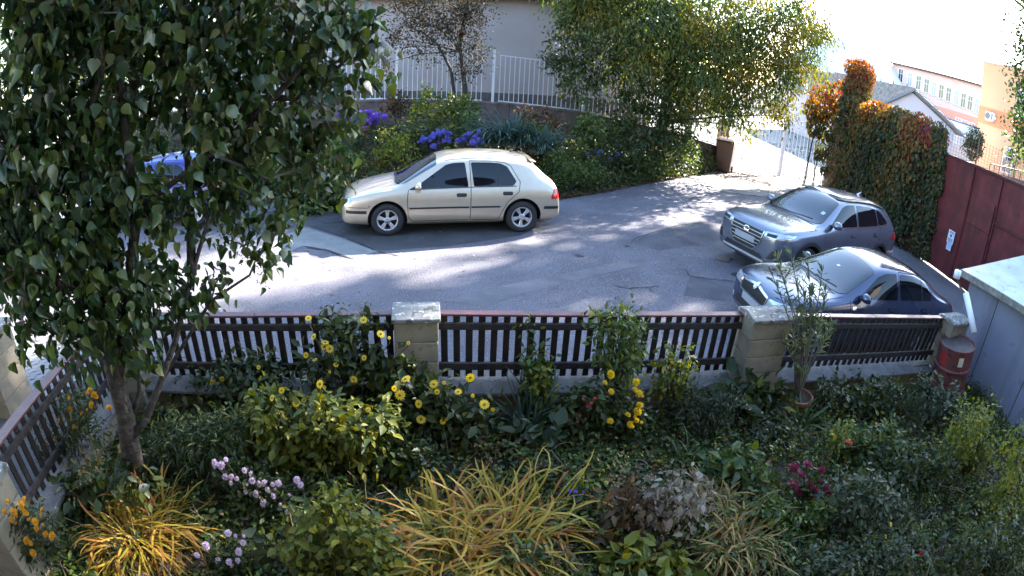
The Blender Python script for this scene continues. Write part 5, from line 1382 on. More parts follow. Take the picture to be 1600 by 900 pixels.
# ================================================================ lilac in the garden
M_BARKL = pm('lilac_bark', (.045, .033, .026), .95, var=.55, scale=18, bump=1.0, bscale=38)
lb = GS(207, 728)
lil = thing('lilac_tree', lb, 'large lilac with heart shaped leaves and brown trunk filling the left side', 'tree')
def LW(px, py, D): return ATD(px, py, D) - lb
mb = MB()
mb.tube([(0, 0, -.08), LW(204, 700, 4.35) * 1.0, LW(196, 650, 4.2), LW(182, 600, 4.05), LW(172, 560, 3.95)], [.11, .082, .07, .064, .052], 14)
tr = mb.build('trunk', M_BARKL, lil, smooth=True)
mb = MB()
limbs = [([(182, 600, 4.05), (165, 520, 3.9), (150, 400, 3.7), (120, 250, 3.5), (60, 80, 3.4)], .055), ([(182, 600, 4.05), (200, 480, 3.85), (215, 330, 3.6), (190, 150, 3.4), (170, -60, 3.3)], .05),
         ([(200, 690, 4.3), (228, 655, 4.15), (250, 600, 4.05), (275, 530, 3.95), (300, 430, 3.85), (330, 330, 3.7)], .034), ([(205, 660, 4.25), (218, 610, 4.1), (215, 560, 4.0), (206, 500, 3.9)], .022),
         ([(300, 430, 3.85), (298, 330, 3.8), (292, 230, 3.7), (285, 120, 3.6)], .036), ([(292, 280, 3.72), (380, 200, 3.65), (450, 130, 3.6), (500, 70, 3.6), (515, -10, 3.6)], .030), ([(420, 155, 3.62), (480, 150, 3.7), (540, 95, 3.75), (560, 40, 3.8)], .02),
         ([(250, 600, 4.05), (330, 470, 4.0), (390, 430, 4.05), (400, 405, 4.1)], .016), ([(206, 500, 3.9), (120, 450, 3.6), (40, 420, 3.4)], .022), ([(215, 330, 3.6), (330, 240, 3.5), (420, 280, 3.7)], .022), ([(150, 400, 3.7), (80, 330, 3.4), (20, 250, 3.2)], .022), ([(190, 150, 3.4), (300, 60, 3.3), (380, -20, 3.3)], .025), ([(120, 250, 3.5), (160, 110, 3.2), (150, 20, 3.1), (80, 5, 3.0)], .022)]
for pts, r in limbs:
    W_ = [LW(*p) for p in pts]; mb.tube(W_, [r * (1 - .65 * i / (len(W_) - 1)) for i in range(len(W_))], 8)
mb.build('limbs', M_BARKL, lil, smooth=True)
lblobs = []
def lbp(px, py, D, r):
    c = ATD(px, py, D); rr = r * D / LENS_PX; lblobs.append((tuple(c), (rr, rr * 1.0, rr * .9)))
for a in ((60, 60, 3.3, 110), (60, 200, 3.5, 110), (40, 330, 3.5, 90), (170, 40, 3.3, 110), (170, 160, 3.5, 110), (150, 290, 3.7, 110), (130, 420, 3.7, 95), (55, 460, 3.6, 60), (60, 510, 3.5, 40), (130, 500, 3.7, 60), (290, 40, 3.4, 100), (300, 150, 3.5, 95), (400, 50, 3.5, 90), (400, 150, 3.7, 70),
          (490, 40, 3.6, 70), (545, 50, 3.7, 55), (470, 120, 3.75, 60), (550, 120, 3.8, 45), (440, 215, 3.8, 70), (500, 230, 3.85, 45), (330, 250, 3.7, 70), (370, 305, 3.8, 60), (430, 350, 3.9, 38), (400, 395, 4.0, 40), (250, 330, 3.7, 70), (215, 430, 3.8, 70), (200, 510, 3.8, 60), (270, 460, 3.9, 45), (330, 440, 4.0, 35), (360, 370, 3.95, 30), (580, 40, 3.75, 30), (480, 290, 3.9, 36), (520, 190, 3.85, 36), (515, 265, 3.9, 26), (20, 400, 3.4, 60), (90, 380, 3.6, 70), (200, -70, 3.4, 150), (420, -70, 3.5, 120), (20, -60, 3.2, 120), (-40, 250, 3.3, 120), (-40, 420, 3.4, 70), (205, 560, 3.9, 28), (120, 560, 3.75, 30)):
    lbp(*a)
P, O, C = clumps(lblobs, 12500, 11, .07, .1)
D, N = leaf_dirs(P, O, 1.25, .65)
N = unit(N * 1.1 + O * .5 + np.array([0, -.35, .05]))
S = .068 * (1 + .38 * RNG.normal(size=len(P))).clip(.35, 1.6)
camv = np.array([0, 0, CAM_H])
dist = np.linalg.norm(P - camv, axis=1)
keep = dist > 1.9; P, D, N, S, dist = P[keep], D[keep], N[keep], S[keep], dist[keep]
rnd = RNG.random(len(P)) ** 1.2
# sunlight on the right side painted in as yellower leaf colour
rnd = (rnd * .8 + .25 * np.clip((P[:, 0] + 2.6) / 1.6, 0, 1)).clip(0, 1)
order = np.argsort(dist / (S / .088)); near, rest = order[:290], order[290:]
lbn = np.array(lb)
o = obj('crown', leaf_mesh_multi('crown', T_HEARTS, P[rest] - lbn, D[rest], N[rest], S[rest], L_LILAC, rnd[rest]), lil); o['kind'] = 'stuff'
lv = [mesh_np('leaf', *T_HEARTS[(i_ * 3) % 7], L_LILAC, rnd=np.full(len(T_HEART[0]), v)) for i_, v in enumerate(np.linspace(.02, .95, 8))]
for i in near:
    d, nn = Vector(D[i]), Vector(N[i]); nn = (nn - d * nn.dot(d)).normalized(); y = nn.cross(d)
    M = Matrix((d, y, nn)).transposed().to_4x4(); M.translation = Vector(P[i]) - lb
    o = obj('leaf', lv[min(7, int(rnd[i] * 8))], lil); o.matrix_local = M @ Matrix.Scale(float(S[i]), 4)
# dry brown seed heads
sp = C[RNG.choice(len(C), 90, replace=False)]; PP = np.repeat(sp, 70, 0) + RNG.normal(size=(90 * 70, 3)) * np.array([.035, .035, .06])
o = obj('seed_heads', leaf_mesh('seed_heads', T_QUAD, PP - lbn, unit(RNG.normal(size=PP.shape)), unit(RNG.normal(size=PP.shape)), np.full(len(PP), .016), L_SEED, RNG.random(len(PP))), lil); o['kind'] = 'stuff'
mb = MB()
for q in C[RNG.choice(len(C), 260, replace=False)]:
    q = Vector(q) - lb
    src = min((LW(*p) for pts, r in limbs for p in pts[1:]), key=lambda w: (w - q).length)
    mb.tube([src, src.lerp(q, .5) + Vector((0, 0, .04)), q], [.008, .006, .003], 4, False)
o = mb.build('twigs', M_TWIG, lil); o['kind'] = 'stuff'

# ================================================================ big yellow green tree beyond the road
tb = Vector((4.55, 18.3, .3))
tree = thing('broadleaf_tree', tb, 'big yellow green tree overhanging the white gate', 'tree')
tblobs = [blob_px(*a) for a in ((930, 30, 17.2, 60), (1010, 30, 17.4, 85), (985, 105, 17.4, 60), (1080, 95, 17.8, 75), (1120, 30, 17.8, 90), (1150, 120, 18.4, 62), (1200, 50, 18.4, 75), (1215, 120, 18.6, 48), (1195, 165, 18.8, 34), (1130, 170, 18.5, 38), (1255, 30, 18.8, 48), (1250, 90, 19.0, 34), (1290, 55, 19.2, 22), (1285, 115, 19.2, 20),
          (990, -50, 17.4, 75), (905, -40, 17.5, 70), (900, 15, 17.2, 40), (1060, 160, 18.0, 45), (1165, 200, 18.9, 20), (1225, 180, 18.9, 18))]
P, O, C = clumps(tblobs, 46000, 18, .22, .25); D, N = leaf_dirs(P, O, 1.1, .55)
S = .135 * (1 + .3 * RNG.normal(size=len(P))).clip(.5, 1.7)
nz = np.sin(P[:, 0] * 1.9 + 1) * np.sin(P[:, 2] * 2.3) * .25
rnd = (RNG.random(len(P)) * .65 + .12 + nz + .22 * np.clip((P[:, 0] - 3) / 5, 0, 1)).clip(0, 1)
o = obj('crown', leaf_mesh('crown', tmpl_leaf(.36, .12, .18), P - np.array(tb), D, N, S, L_TREE, rnd), tree); o['kind'] = 'stuff'
mb = MB(); mb.tube([(0, 0, -.3), (.05, 0, 1.2), (.15, -.1, 2.6), (.2, -.2, 4.2), (.25, -.2, 6.2)], [.24, .20, .17, .13, .06], 10); mb.build('trunk', M_BARKD, tree, smooth=True)
mb = MB()
for c, r in tblobs:
    q = Vector(c) - tb; z0 = min(max(q.z - .9, 1.4), 5.5); branches(mb, (.15, -.1, max(1.2, q.z * .62)), [q], .045, .010, 6, .06)
for q in C[RNG.choice(len(C), 150, replace=False)]:
    q = Vector(q) - tb; src = min((Vector(c) - tb for c, r in tblobs), key=lambda w: (w - q).length); mb.tube([src, q], [.012, .004], 4, False)
mb.build('limbs', M_BARKD, tree, smooth=True)

# ================================================================ slender dark tree before the beige building
tb = Vector((-1.75, 16.6, .75))
t = thing('slender_tree', tb, 'slender dark tree with small leaves before the beige wall', 'tree')
bl = [blob_px(*a) for a in ((735, 20, 16.5, 40), (700, 40, 16.5, 45), (650, 25, 16.4, 45), (620, 60, 16.3, 26), (665, 75, 16.4, 28), (740, 75, 16.6, 26), (725, -40, 16.5, 60), (640, -30, 16.4, 55), (745, 105, 16.6, 16), (600, 100, 16.3, 16), (725, 110, 16.6, 22))]
P, O, C = clumps(bl, 11000, 10, .14, .15); D, N = leaf_dirs(P, O, .4, .9)
rnd = RNG.random(len(P)); 
M_SL = lm('dusky_leaf', [(.014, .020, .016), (.028, .030, .020), (.045, .038, .02), (.07, .05, .022), (.05, .024, .018)], .75, .2, .12)
o = obj('crown', leaf_mesh('crown', T_QUAD, P - np.array(tb), D, N, .078 * RNG.uniform(.6, 1.4, len(P)), M_SL, rnd), t); o['kind'] = 'stuff'
mb = MB(); A3 = lambda px, py, Y: AT(px, py, Y) - tb
mb.tube([(0, 0, -.2), A3(727, 140, 16.6), A3(722, 100, 16.6), A3(718, 60, 16.6), A3(730, 10, 16.5), A3(735, -40, 16.5)], [.09, .075, .06, .045, .03, .02], 8); mb.build('trunk', M_BARKD, t, smooth=True)
mb = MB()
mb.tube([(0, 0, .1), A3(705, 110, 16.5), A3(685, 70, 16.5), A3(660, 50, 16.4), A3(630, 40, 16.3)], [.06, .05, .04, .025, .01], 6)
for c, r in bl: branches(mb, A3(718, 80, 16.6), [Vector(c) - tb], .022, .006, 5, .1)
for q in C[RNG.choice(len(C), 120, replace=False)]:
    q = Vector(q) - tb; src = min((Vector(c) - tb for c, r in bl), key=lambda w: (w - q).length); mb.tube([src, q], [.010, .003], 4, False)
mb.build('limbs', M_BARKD, t, smooth=True)

# ================================================================ poplars right of the frame and far trees
def round_tree(name, label, base, h, blobs, n, size, mat, trunk=.2, group=None, T=None, per=16, spread=.3):
    base = Vector(base); t = thing(name, base, label, 'tree', group)
    P, O, C = clumps(blobs, n, per, spread, .3); D, N = leaf_dirs(P, O, .5, .8)
    o = obj('crown', leaf_mesh('crown', T or T_QUAD, P - np.array(base), D, N, size * RNG.uniform(.6, 1.4, len(P)), mat, RNG.random(len(P))), t); o['kind'] = 'stuff'
    MB().tube([(0, 0, -.5), (.05, 0, h * .3), (0, .05, h * .6), (.05, 0, h * .92)], [trunk, trunk * .8, trunk * .55, trunk * .15], 8).build('trunk', M_BARKD, t, smooth=True)
    mb = MB()
    for c, r in blobs:
        q = Vector(c) - base; branches(mb, (0, 0, max(h * .15, q.z * .8 - .5)), [q], trunk * .3, .02, 5, .08)
    mb.build('limbs', M_BARKD, t)
    return t
L_POP = lm('poplar_leaf', [(.02, .045, .014), (.04, .075, .018), (.07, .10, .02), (.11, .12, .02)], .45, .4)
def poplar(base, h, w, label, n=9000, z0=.2):
    base = Vector(base); bl = []
    for k in range(9):
        u = z0 + (1 - z0) * (k + .5) / 9; ww = w * (math.sin(math.pi * min(1, (u - z0) / (1 - z0) * .88 + .10))) ** .6
        bl.append((tuple(base + Vector((random.uniform(-.3, .3), random.uniform(-.3, .3), h * u))), (ww, ww, h * .085)))
    return round_tree('poplar_tree', label, base, h, bl, n, .17, L_POP, .22, 'poplars beyond the red wall')
pA = ATD(1616, 250, 22)
poplar((pA.x, pA.y, -.6), 12.5, 1.35, 'tall poplar at the upper right corner before the apricot building', z0=.30)
# added unseen tree to the right: crown shaped to shade garden and near road
tb = Vector((30.5, 22.6, -.6)); bl = []
def ac(a, c, z): return (.766 * a - .643 * c, .643 * a + .766 * c, z)
for c_ in np.arange(-7, 6.4, 2.1):
    for z_ in np.arange(14.6, 25.0, 1.7):
        if abs(c_ - 3) < 1.6 and 17.4 < z_ < 20.6 and random.random() < .55: continue  # crown thinned here to let sun through onto the golden clumps
        bl.append((ac(38 + random.uniform(-2, 2), c_ + random.uniform(-.5, .5), z_ + random.uniform(-.4, .4)), (1.7, 1.7, 1.25)))
for z_ in np.arange(14.4, 25.0, 1.1): bl.append((ac(38, 5.75 + .35 * math.sin(z_ * 1.7), z_), (1.1, 1.1, .95)))
round_tree('added_shade_tree', 'tall spreading tree standing beyond the red wall, out of the picture', tb, 24, bl, 35000, .36, L_POP, .5, spread=.4)
# ================================================================ creeper on the wall and gate
def creeper(name, label, base, segs, n, size, rf, hang=None, stems=14):
    base = Vector(base); t = thing(name, base, label, 'creeper', 'autumn creepers')
    P = []; O = []
    for (c, r, w) in segs:
        k = int(n * w); u = unit(RNG.normal(size=(k, 3))); P.append(np.array(c) + u * np.array(r) * (.72 + .38 * RNG.random((k, 1)))); O.append(u)
    P = np.concatenate(P); O = np.concatenate(O)
    D = O * .35 + RNG.normal(size=P.shape) * .35 + np.array([0, 0, -1.0]); N = O * 1.0 + RNG.normal(size=P.shape) * .35 + np.array([-.3, -.3, .2])
    o = obj('foliage', leaf_mesh('foliage', T_OVAL, P - np.array(base), unit(D), unit(N), size * RNG.uniform(.6, 1.4, len(P)), L_VINE, rf(P).clip(0, 1)), t); o['kind'] = 'stuff'
    mb = MB()
    for k in range(stems):
        c, r, w = segs[k % len(segs)]; a = Vector((c[0] + random.uniform(-.8, .8) * r[0], c[1] + random.uniform(-.8, .8) * r[1], -.7)); b = Vector(c) + Vector((0, 0, r[2] * .8))
        mb.tube([a - base, a.lerp(b, .5) - base + Vector((-.05, 0, 0)), b - base], [.02, .015, .006], 4, False)
    mb.build('stems', M_BARKD, t)
    return t
# thick curtain over the wall
segs = []
def onray(px, py, Y): return tuple(AT(px, py, Y))
for i in range(15):
    u = i / 14; y = 19.3 - 5.6 * u; x = 12.45 - .52 * u
    ztop = 2.95 - .10 * u + (.16 * math.sin(i * 1.7))
    for k, z in enumerate(np.arange(-.3, ztop + .01, .55)):
        segs.append(((x - .22, y, z), (.42 + .12 * random.random(), .42, .42), 1.0))
    segs.append(((x + .12, y, ztop + .1), (.6, .45, .40), 1.4))
tot = sum(s[2] for s in segs); segs = [(a, b, c / tot) for a, b, c in segs]
def rf_wall(P):
    nz = np.sin(P[:, 1] * 1.7 + P[:, 2] * 1.1) * .12 + np.sin(P[:, 1] * 5.1 - P[:, 2] * 3.7) * .08
    top = np.clip((P[:, 2] - 2.2) / 1.0, 0, 1); near = np.clip((15.6 - P[:, 1]) / 2, 0, 1)
    return 0.13 + nz * 1.4 + RNG.normal(size=len(P)) * .16 + .30 * top + .22 * near * np.clip((P[:, 2] - .8) / 2, 0, 1) + (RNG.random(len(P)) < .12) * .35
creeper('creeper', 'thick green and red creeper curtain covering the wall behind the grey car', (12, 17, -.6), segs, 26000, .125, rf_wall)
# column of red creeper on the post at the end of the wall
cx = AT(1338, 160, 19.6); segs = []
for k in range(11):
    z = 2.2 + k * .24; segs.append(((cx.x + random.uniform(-.12, .12), 19.6 + random.uniform(-.08, .08), z), (.72 - .018 * k + .1 * math.sin(k * 2.1), .6, .42), 1 / 11))
t = creeper('creeper', 'tall red crested creeper column rising above the creeper wall', (cx.x, 19.6, -.6), segs, 9000, .12, lambda P: .10 + .60 * np.clip((P[:, 2] - 3.0) / 1.3, 0, 1) + RNG.normal(size=len(P)) * .16)
MB().box((0, 0, 2.5), (.25, .25, 5.0)).build('post', M_BARKD, t)
# orange fall over the gate
segs = []
for (px, py, r, w) in ((1285, 160, 26, 1.4), (1300, 190, 26, 1.2), (1275, 195, 16, .8), (1293, 230, 20, .8), (1280, 240, 8, .25), (1305, 265, 16, .5), (1268, 170, 14, .5), (1288, 265, 6, .15), (1310, 150, 22, 1)):
    c = AT(px, py, 20.7); d = (c - Vector((0, 0, CAM_H))).length; rr = r * d / LENS_PX; segs.append((tuple(c), (rr, rr * .6, rr * 1.1), w))
tot = sum(s[2] for s in segs); segs = [(a, b, c / tot) for a, b, c in segs]
gc = AT(1290, 200, 20.7)
creeper('creeper', 'orange and yellow creeper hanging over the gate', (gc.x, 20.7, -.6), segs, 3800, .125, lambda P: .48 + .22 * np.clip((P[:, 2] - 2.6) / .8, -1, 1) + RNG.normal(size=len(P)) * .13)
# trailing strands on the red wall
segs = []
for (px, y0, y1, r) in ((1470, 200, 360, 13), (1462, 240, 400, 11), (1448, 250, 395, 15), (1478, 210, 300, 10)):
    for yy in range(y0, y1, 14):
        p = wall_pt(px - (yy - y0) * .08, yy) + nrm * .1; d = (p - Vector((0, 0, CAM_H))).length; segs.append((tuple(p), (r * d / LENS_PX * .6, r * d / LENS_PX, .2), 1))
segs = [(a, b, 1 / len(segs)) for a, b, c in segs]
creeper('creeper', 'dark creeper strands trailing down the red metal wall beside the notices', (11.7, 12.4, -.6), segs, 5200, .10, lambda P: .12 + RNG.normal(size=len(P)) * .12 + (RNG.random(len(P)) < .25) * .3, stems=8)
# ================================================================ planted bank behind the road
def bank_plant(name, label, px, py, Y, r, n, T, size, mat, cat='shrub', f=(1, .8, 1), zb=None, group='shrubs on the planted bank', more=(), **kw):
    bl = [blob_px(px, py, Y, r, f)] + [blob_px(a, b, Y + dy, rr, f) for a, b, dy, rr in more]
    c = Vector(bl[0][0]); lo = min(b[0][2] - b[1][2] for b in bl)
    u = max(0, min(1, (Y - 12.0) / 5.5)); zb_ = zb if zb is not None else min(zg(c.x, Y) + bank_h(u, c.x), c.z)
    return plant(name, label, cat, (c.x, Y, zb_), bl, n, T, size, mat, group, **kw)
bank_plant('shrub', 'yellow green leafy shrub growing through the white railing', 668, 160, 16.0, 26, 1500, T_LEAF, .09, L_YEL, more=((690, 185, -.5, 24), (712, 165, -.2, 22), (655, 185, -.4, 20)))
bank_plant('shrub', 'dark leafy shrub beside the yellow green one, under the slender tree', 722, 175, 15.6, 26, 1300, T_LEAF, .09, L_MID, more=((735, 195, -.6, 20), (700, 210, -.8, 18)))
bank_plant('shrub', 'light yellow shrub just above the bonnet of the gold car', 612, 225, 14.2, 26, 1400, T_LEAF, .075, L_YEL, more=((635, 240, -.5, 18), (600, 245, -.3, 16), (640, 215, .4, 18)))
bank_plant('shrub', 'grey green low shrub between the violet asters', 650, 205, 14.8, 22, 900, T_NARROW, .10, L_BLUEG)
blades('ornamental_grass', 'orange dry ornamental grass clump in front of the gold car', 'grass clump', G(588, 276, .12), 260, .85, L_ORANGEB, .12, .014, (40, 85), 1.5, 'grass clumps on the bank')
blades('ornamental_grass', 'small straw coloured grass beneath the violet asters', 'grass clump', AT(548, 222, 14.6), 160, .8, L_GRASSD, .10, .013, (55, 85), 1.0, 'grass clumps on the bank')
blades('iris_clump', 'blue green strap leaved clump behind the roof of the gold car', 'plant', bank_point(.52, .62) * 0 + AT(790, 222, 14.6), 320, 1.0, L_BLADEB, .55, .035, (45, 88), 1.1, 'strap leaved clumps')
blades('iris_clump', 'strap leaved clump half hidden right of the blue green one', 'plant', AT(845, 235, 14.4), 220, .8, L_BLADEB, .4, .03, (45, 88), 1.1, 'strap leaved clumps')
def aster(label, blobs, Y, n, fm, r=.035, mat=None, leaf=700):
    bl = [blob_px(a, b, Y, rr, (1, .7, .9)) for a, b, rr in blobs]
    c = Vector(bl[0][0]); u = max(0, min(1, (Y - 12.0) / 5.5))
    t = plant('aster', label, 'flowers', (c.x, Y, zg(c.x, Y) + bank_h(u, c.x)), bl, leaf, T_NARROW, .06, L_BLUEG, 'asters on the bank', ntips=18)
    P, O, C = clumps(bl, n, 3, .03, .75); sel = (O[:, 1] < .5) & (O[:, 2] > -.5); P = P[sel]
    flowers(t, fm, [tuple(p) for p in P[:150]], r, (0, -.5, .85))
    return t
aster('violet aster clump at the left, beside the lilac leaves', ((545, 185, 16), (570, 190, 18), (592, 188, 12), (530, 180, 10)), 15.2, 220, FP['violet'], .075)
aster('pale blue aster clump above the windscreen of the gold car', ((672, 222, 17), (690, 215, 13)), 14.2, 130, FP['blue'], .06)
aster('blue aster tuft above the roof of the gold car', ((738, 221, 15), (722, 222, 8)), 14.0, 90, FP['blue'], .06)
aster('faint blue asters in the dark bed right of the gold car', ((940, 250, 14), (925, 240, 10), (960, 238, 8)), 15.2, 34, FP['blue'], .04)
for (lb_, px, py, Y, r, n, T, s, m_, more) in (
    ('dense dark evergreen shrub against the railing left of the big trunk', 905, 130, 16.8, 40, 2600, T_LEAF, .11, L_DARK, ((880, 110, .2, 32), (930, 100, .2, 34), (870, 80, .3, 24), (890, 55, .3, 26))),
    ('broad dark shrub under the big yellow green tree', 1000, 200, 17.0, 48, 3600, T_LEAF, .11, L_DARK, ((960, 180, -.2, 40), (1045, 190, .3, 42), (1010, 150, .3, 40), (1060, 225, .2, 30))),
    ('green shrub with yellow leaves beside the gate pier', 1068, 200, 18.4, 26, 1500, T_LEAF, .10, L_MID, ((1075, 235, -.1, 22), (1055, 170, .2, 22), (1040, 235, -.4, 24))),
    ('bright green small bush in the middle of the dark bed', 915, 190, 15.8, 20, 800, T_LEAF, .09, L_MID, ((930, 205, -.2, 18), (905, 210, -.1, 14))),
    ('low weedy shrub right behind the gold car tail', 890, 265, 13.6, 24, 1500, T_NARROW, .10, L_MID, ((870, 250, .3, 18), (920, 270, .4, 20), (905, 245, .9, 22))),
    ('low green bush at the edge of the road left of the bin', 1020, 262, 16.6, 20, 1500, T_LEAF, .085, L_MID, ((985, 268, -.3, 18), (960, 262, -.3, 20), (1050, 255, .5, 18))),
    ('dark ivy mound below the retaining wall', 950, 225, 16.0, 30, 1900, T_LEAF, .09, L_DARK, ((985, 240, .1, 26), (920, 235, -.4, 22))),
    ('reddish brown bush leaning on the retaining wall', 850, 190, 16.2, 26, 1500, T_QUAD, .08, L_BROWN, ((825, 185, .2, 20), (870, 205, -.2, 18))),
    ('mid green bush behind the strap leaved clump', 830, 215, 15.4, 24, 1300, T_LEAF, .08, L_MID, ((860, 225, -.2, 20),)),
    ('brownish ivy hanging over the wall under the railing', 625, 160, 16.9, 18, 700, T_QUAD, .09, L_BROWN, ((610, 165, 0, 14), (645, 170, 0, 12)))):
    bank_plant('shrub', lb_, px, py, Y, r, n, T, s, m_, more=more)
# shrubs behind the lilac crown, left part of the bank
for (lb_, px, py, Y, r, n, m_) in (('glossy dark green shrub in front of the gold car nose', 500, 300, 11.6, 34, 2200, L_DARK), ('dense green shrub behind the lilac branch', 440, 270, 12.6, 42, 2400, L_MID), ('dark shrub mass behind the lilac, above the blue car', 360, 220, 14.5, 60, 2600, L_DARK),
                                   ('dark hedge bush behind the lilac at far left', 200, 200, 15.5, 80, 2800, L_DARK), ('broad dark bush at the left edge behind the lilac', 60, 230, 14.5, 70, 2600, L_DARK), ('leafy green shrub under the violet asters', 520, 240, 13.2, 34, 1900, L_MID), ('low plant with small leaves beside the gold car bumper', 470, 320, 11.2, 20, 1000, L_MID)):
    bank_plant('shrub', lb_, px, py, Y, r, n, T_LEAF, .10, m_, more=((px + r * .7, py + r * .35, -.3, r * .6), (px - r * .7, py + r * .3, -.2, r * .6)))
round_tree('leafy_tree', 'dark dense tree behind the big yellow green tree', (7.6, 25.5, -.5), 6.5, [blob_px(1040, 90, 24.5, 55), blob_px(1095, 120, 25, 45), blob_px(1000, 130, 24, 45), blob_px(1075, 40, 25, 55), blob_px(1130, 70, 25.5, 40), blob_px(1110, 165, 25, 22)], 9000, .17, L_DARK, .2, 'trees behind the railing', spread=.3)
round_tree('leafy_tree', 'dark tree filling the gaps at the left edge behind the lilac', (-15.0, 15.5, 0), 8, [blob_px(-10, 60, 14.5, 90), blob_px(60, 30, 15, 80), blob_px(20, 140, 14.5, 60), blob_px(120, 60, 15.5, 70), blob_px(-60, 150, 14, 80), blob_px(170, 130, 16, 50)], 9000, .16, L_DARK, .22, 'far left trees', spread=.3)
# dark tree far left behind everything
round_tree('leafy_tree', 'dark leafy tree behind the lilac at the far left', (-13.5, 19.0, .5), 7, [((-13.5, 19, 4.5), (2.6, 2.2, 2)), ((-11.5, 19.3, 3.8), (1.8, 1.6, 1.6)), ((-15.5, 19, 4.0), (2, 2, 2)), ((-13, 18.6, 6.5), (2.5, 2, 1.6)), ((-10, 19.4, 5.2), (1.8, 1.5, 1.5))], 7000, .17, L_MID, .2, 'far left trees')
round_tree('leafy_tree', 'sunlit yellow green tree at the upper left corner', (-22, 26, 0), 9, [((-22, 26, 6), (3, 3, 2.5)), ((-19.5, 26, 4.5), (2.2, 2, 2)), ((-25, 26, 5), (3, 2.5, 2.5)), ((-22, 26, 8), (2.5, 2.5, 1.6))], 7000, .22, L_TREE, .25, 'far left trees')
for k, (px, py, Y, r, lb_) in enumerate(((1283, 62, 120, 26, 'hazy far tree beside the pale roof'), (1265, 45, 130, 22, 'hazy far tree partly behind the big yellow green tree'))):
    b = blob_px(px, py, Y, r); round_tree('leafy_tree', lb_, (b[0][0], b[0][1], -6), b[0][2] + 6, [b, (tuple(Vector(b[0]) + Vector((b[1][0] * .9, 0, -b[1][2] * .5))), tuple(x * .7 for x in b[1]))], 1600, .5, L_MID, .3, 'far trees', spread=.8)
bq = blob_px(1523, 216, 28, 15)
plant('conifer_bush', 'round dark green bush in front of the apricot building', 'shrub', (bq[0][0], 28, bq[0][2] - 1.5), [bq, (tuple(Vector(bq[0]) - Vector((0, 0, .7))), bq[1])], 3200, T_QUAD, .12, L_DARK, spread=.12, shell=.6)
# undergrowth filling the bank
for lb_, mat, T_, n0, sz in (('dark green undergrowth covering the bank', L_DARK, T_LEAF, 1500, .10), ('mid green weeds covering the bank', L_MID, T_NARROW, 1100, .11), ('yellowing weeds on the bank', L_YEL, T_QUAD, 300, .07), ('withered brown weeds on the bank', L_BROWN, T_LEAF, 450, .08)):
    P = []
    for i in range(n0):
        p = bank_point(random.random(), random.random() * .98 + .02); h = random.uniform(.1, .55)
        for k in range(14): P.append((p.x + random.gauss(0, .13), p.y + random.gauss(0, .13), p.z + h * random.random()))
    P = np.array(P); D = RNG.normal(size=P.shape); D[:, 2] = D[:, 2] * .5; N = RNG.normal(size=P.shape) * .6 + np.array([0, -.2, 1.0])
    o = obj('undergrowth', leaf_mesh('undergrowth', T_, P, unit(D), unit(N), sz * RNG.uniform(.5, 1.5, len(P)), mat, RNG.random(len(P)))); tag(o, lb_, 'undergrowth', kind='stuff')
# litter of leaves along the bank edge and by the gate
def litter(name, label, P, size, mat, parent=None, kind='stuff'):
    n = len(P); D = RNG.normal(size=(n, 3)); D[:, 2] *= .15; N = RNG.normal(size=(n, 3)) * .25 + np.array([0, 0, 1.0])
    o = obj(name, leaf_mesh(name, T_OVAL, P, unit(D), unit(N), size * RNG.uniform(.5, 1.4, n), mat, RNG.random(n))); return tag(o, label, 'leaves', kind=kind)
P = []
for i in range(5200):
    s = random.random(); u = abs(random.gauss(0, .05)) - .035; p = bank_point(s, max(-.06, u)); P.append((p.x, p.y, zg(p.x, p.y) + .015 + max(0, bank_h(max(u, 0), p.x) - .0)))
for i in range(1600):
    x, y = random.uniform(5.6, 9.5), random.gauss(20.2, .9); P.append((x, min(y, 21), zg(x, y) + .03 + random.random() * .02))
litter('fallen_leaves', 'brown fallen leaves along the bank edge and by the bin', np.array(P), .075, L_BROWN)
P = np.stack([RNG.uniform(-5, 11, 700), RNG.uniform(5.2, 17, 700)], 1); P = np.array([(x, y, zg(x, y) + .008) for x, y in P])
litter('scattered_leaves', 'few scattered leaves lying on the asphalt', P, .05, L_DRY)
P = np.stack([RNG.uniform(9, 26, 4200), RNG.uniform(21.5, 36, 4200)], 1); P = np.array([(x, y, zg(x, y) + .012) for x, y in P])
litter('yard_leaves', 'dark leaves strewn over the yard behind the gate', P, .13, L_BROWN)
# ================================================================ garden plants
def gplant(name, label, px, py, blobs, n, T, size, mat, cat='shrub', f=(1, 1, 1), dY=0.0, group='garden plants', **kw):
    b = GS(px, py); bl = [blob_px(a, c, b.y + dY + (q[0] if q else 0), r, f) for a, c, r, *q in blobs]
    return plant(name, label, cat, b, bl, n, T, size, mat, group, **kw)
def gy(px, py): return GS(px, py).y
# --- golden strap leaf clumps
blades('golden_grass_clump', 'golden yellow strap leaf clump at the foot of the lilac', 'grass clump', GS(232, 850), 560, .60, L_GRASSY, .11, .018, (12, 78), 1.35, 'golden grass clumps', (.22, -.12), tufts=6, kink=.2, tuft_r=.11)
blades('golden_grass_clump', 'largest golden orange strap leaf clump at the bottom centre', 'grass clump', GS(755, 840), 900, .66, L_GRASSY, .15, .018, (8, 72), 1.3, 'golden grass clumps', (.10, -.06), tufts=9, kink=.25, tuft_r=.20)
blades('golden_grass_clump', 'smaller dry golden clump right of the brown wilted plants', 'grass clump', GS(1140, 850), 260, .52, L_GRASSD, .09, .015, (14, 82), 1.45, 'golden grass clumps', tufts=5, kink=.3, tuft_r=.12)
blades('golden_grass_clump', 'small dry tuft just above the smaller golden clump', 'grass clump', GS(1112, 790), 190, .40, L_GRASSD, .08, .013, (15, 80), 1.4, 'golden grass clumps', tufts=3, kink=.3, tuft_r=.08)
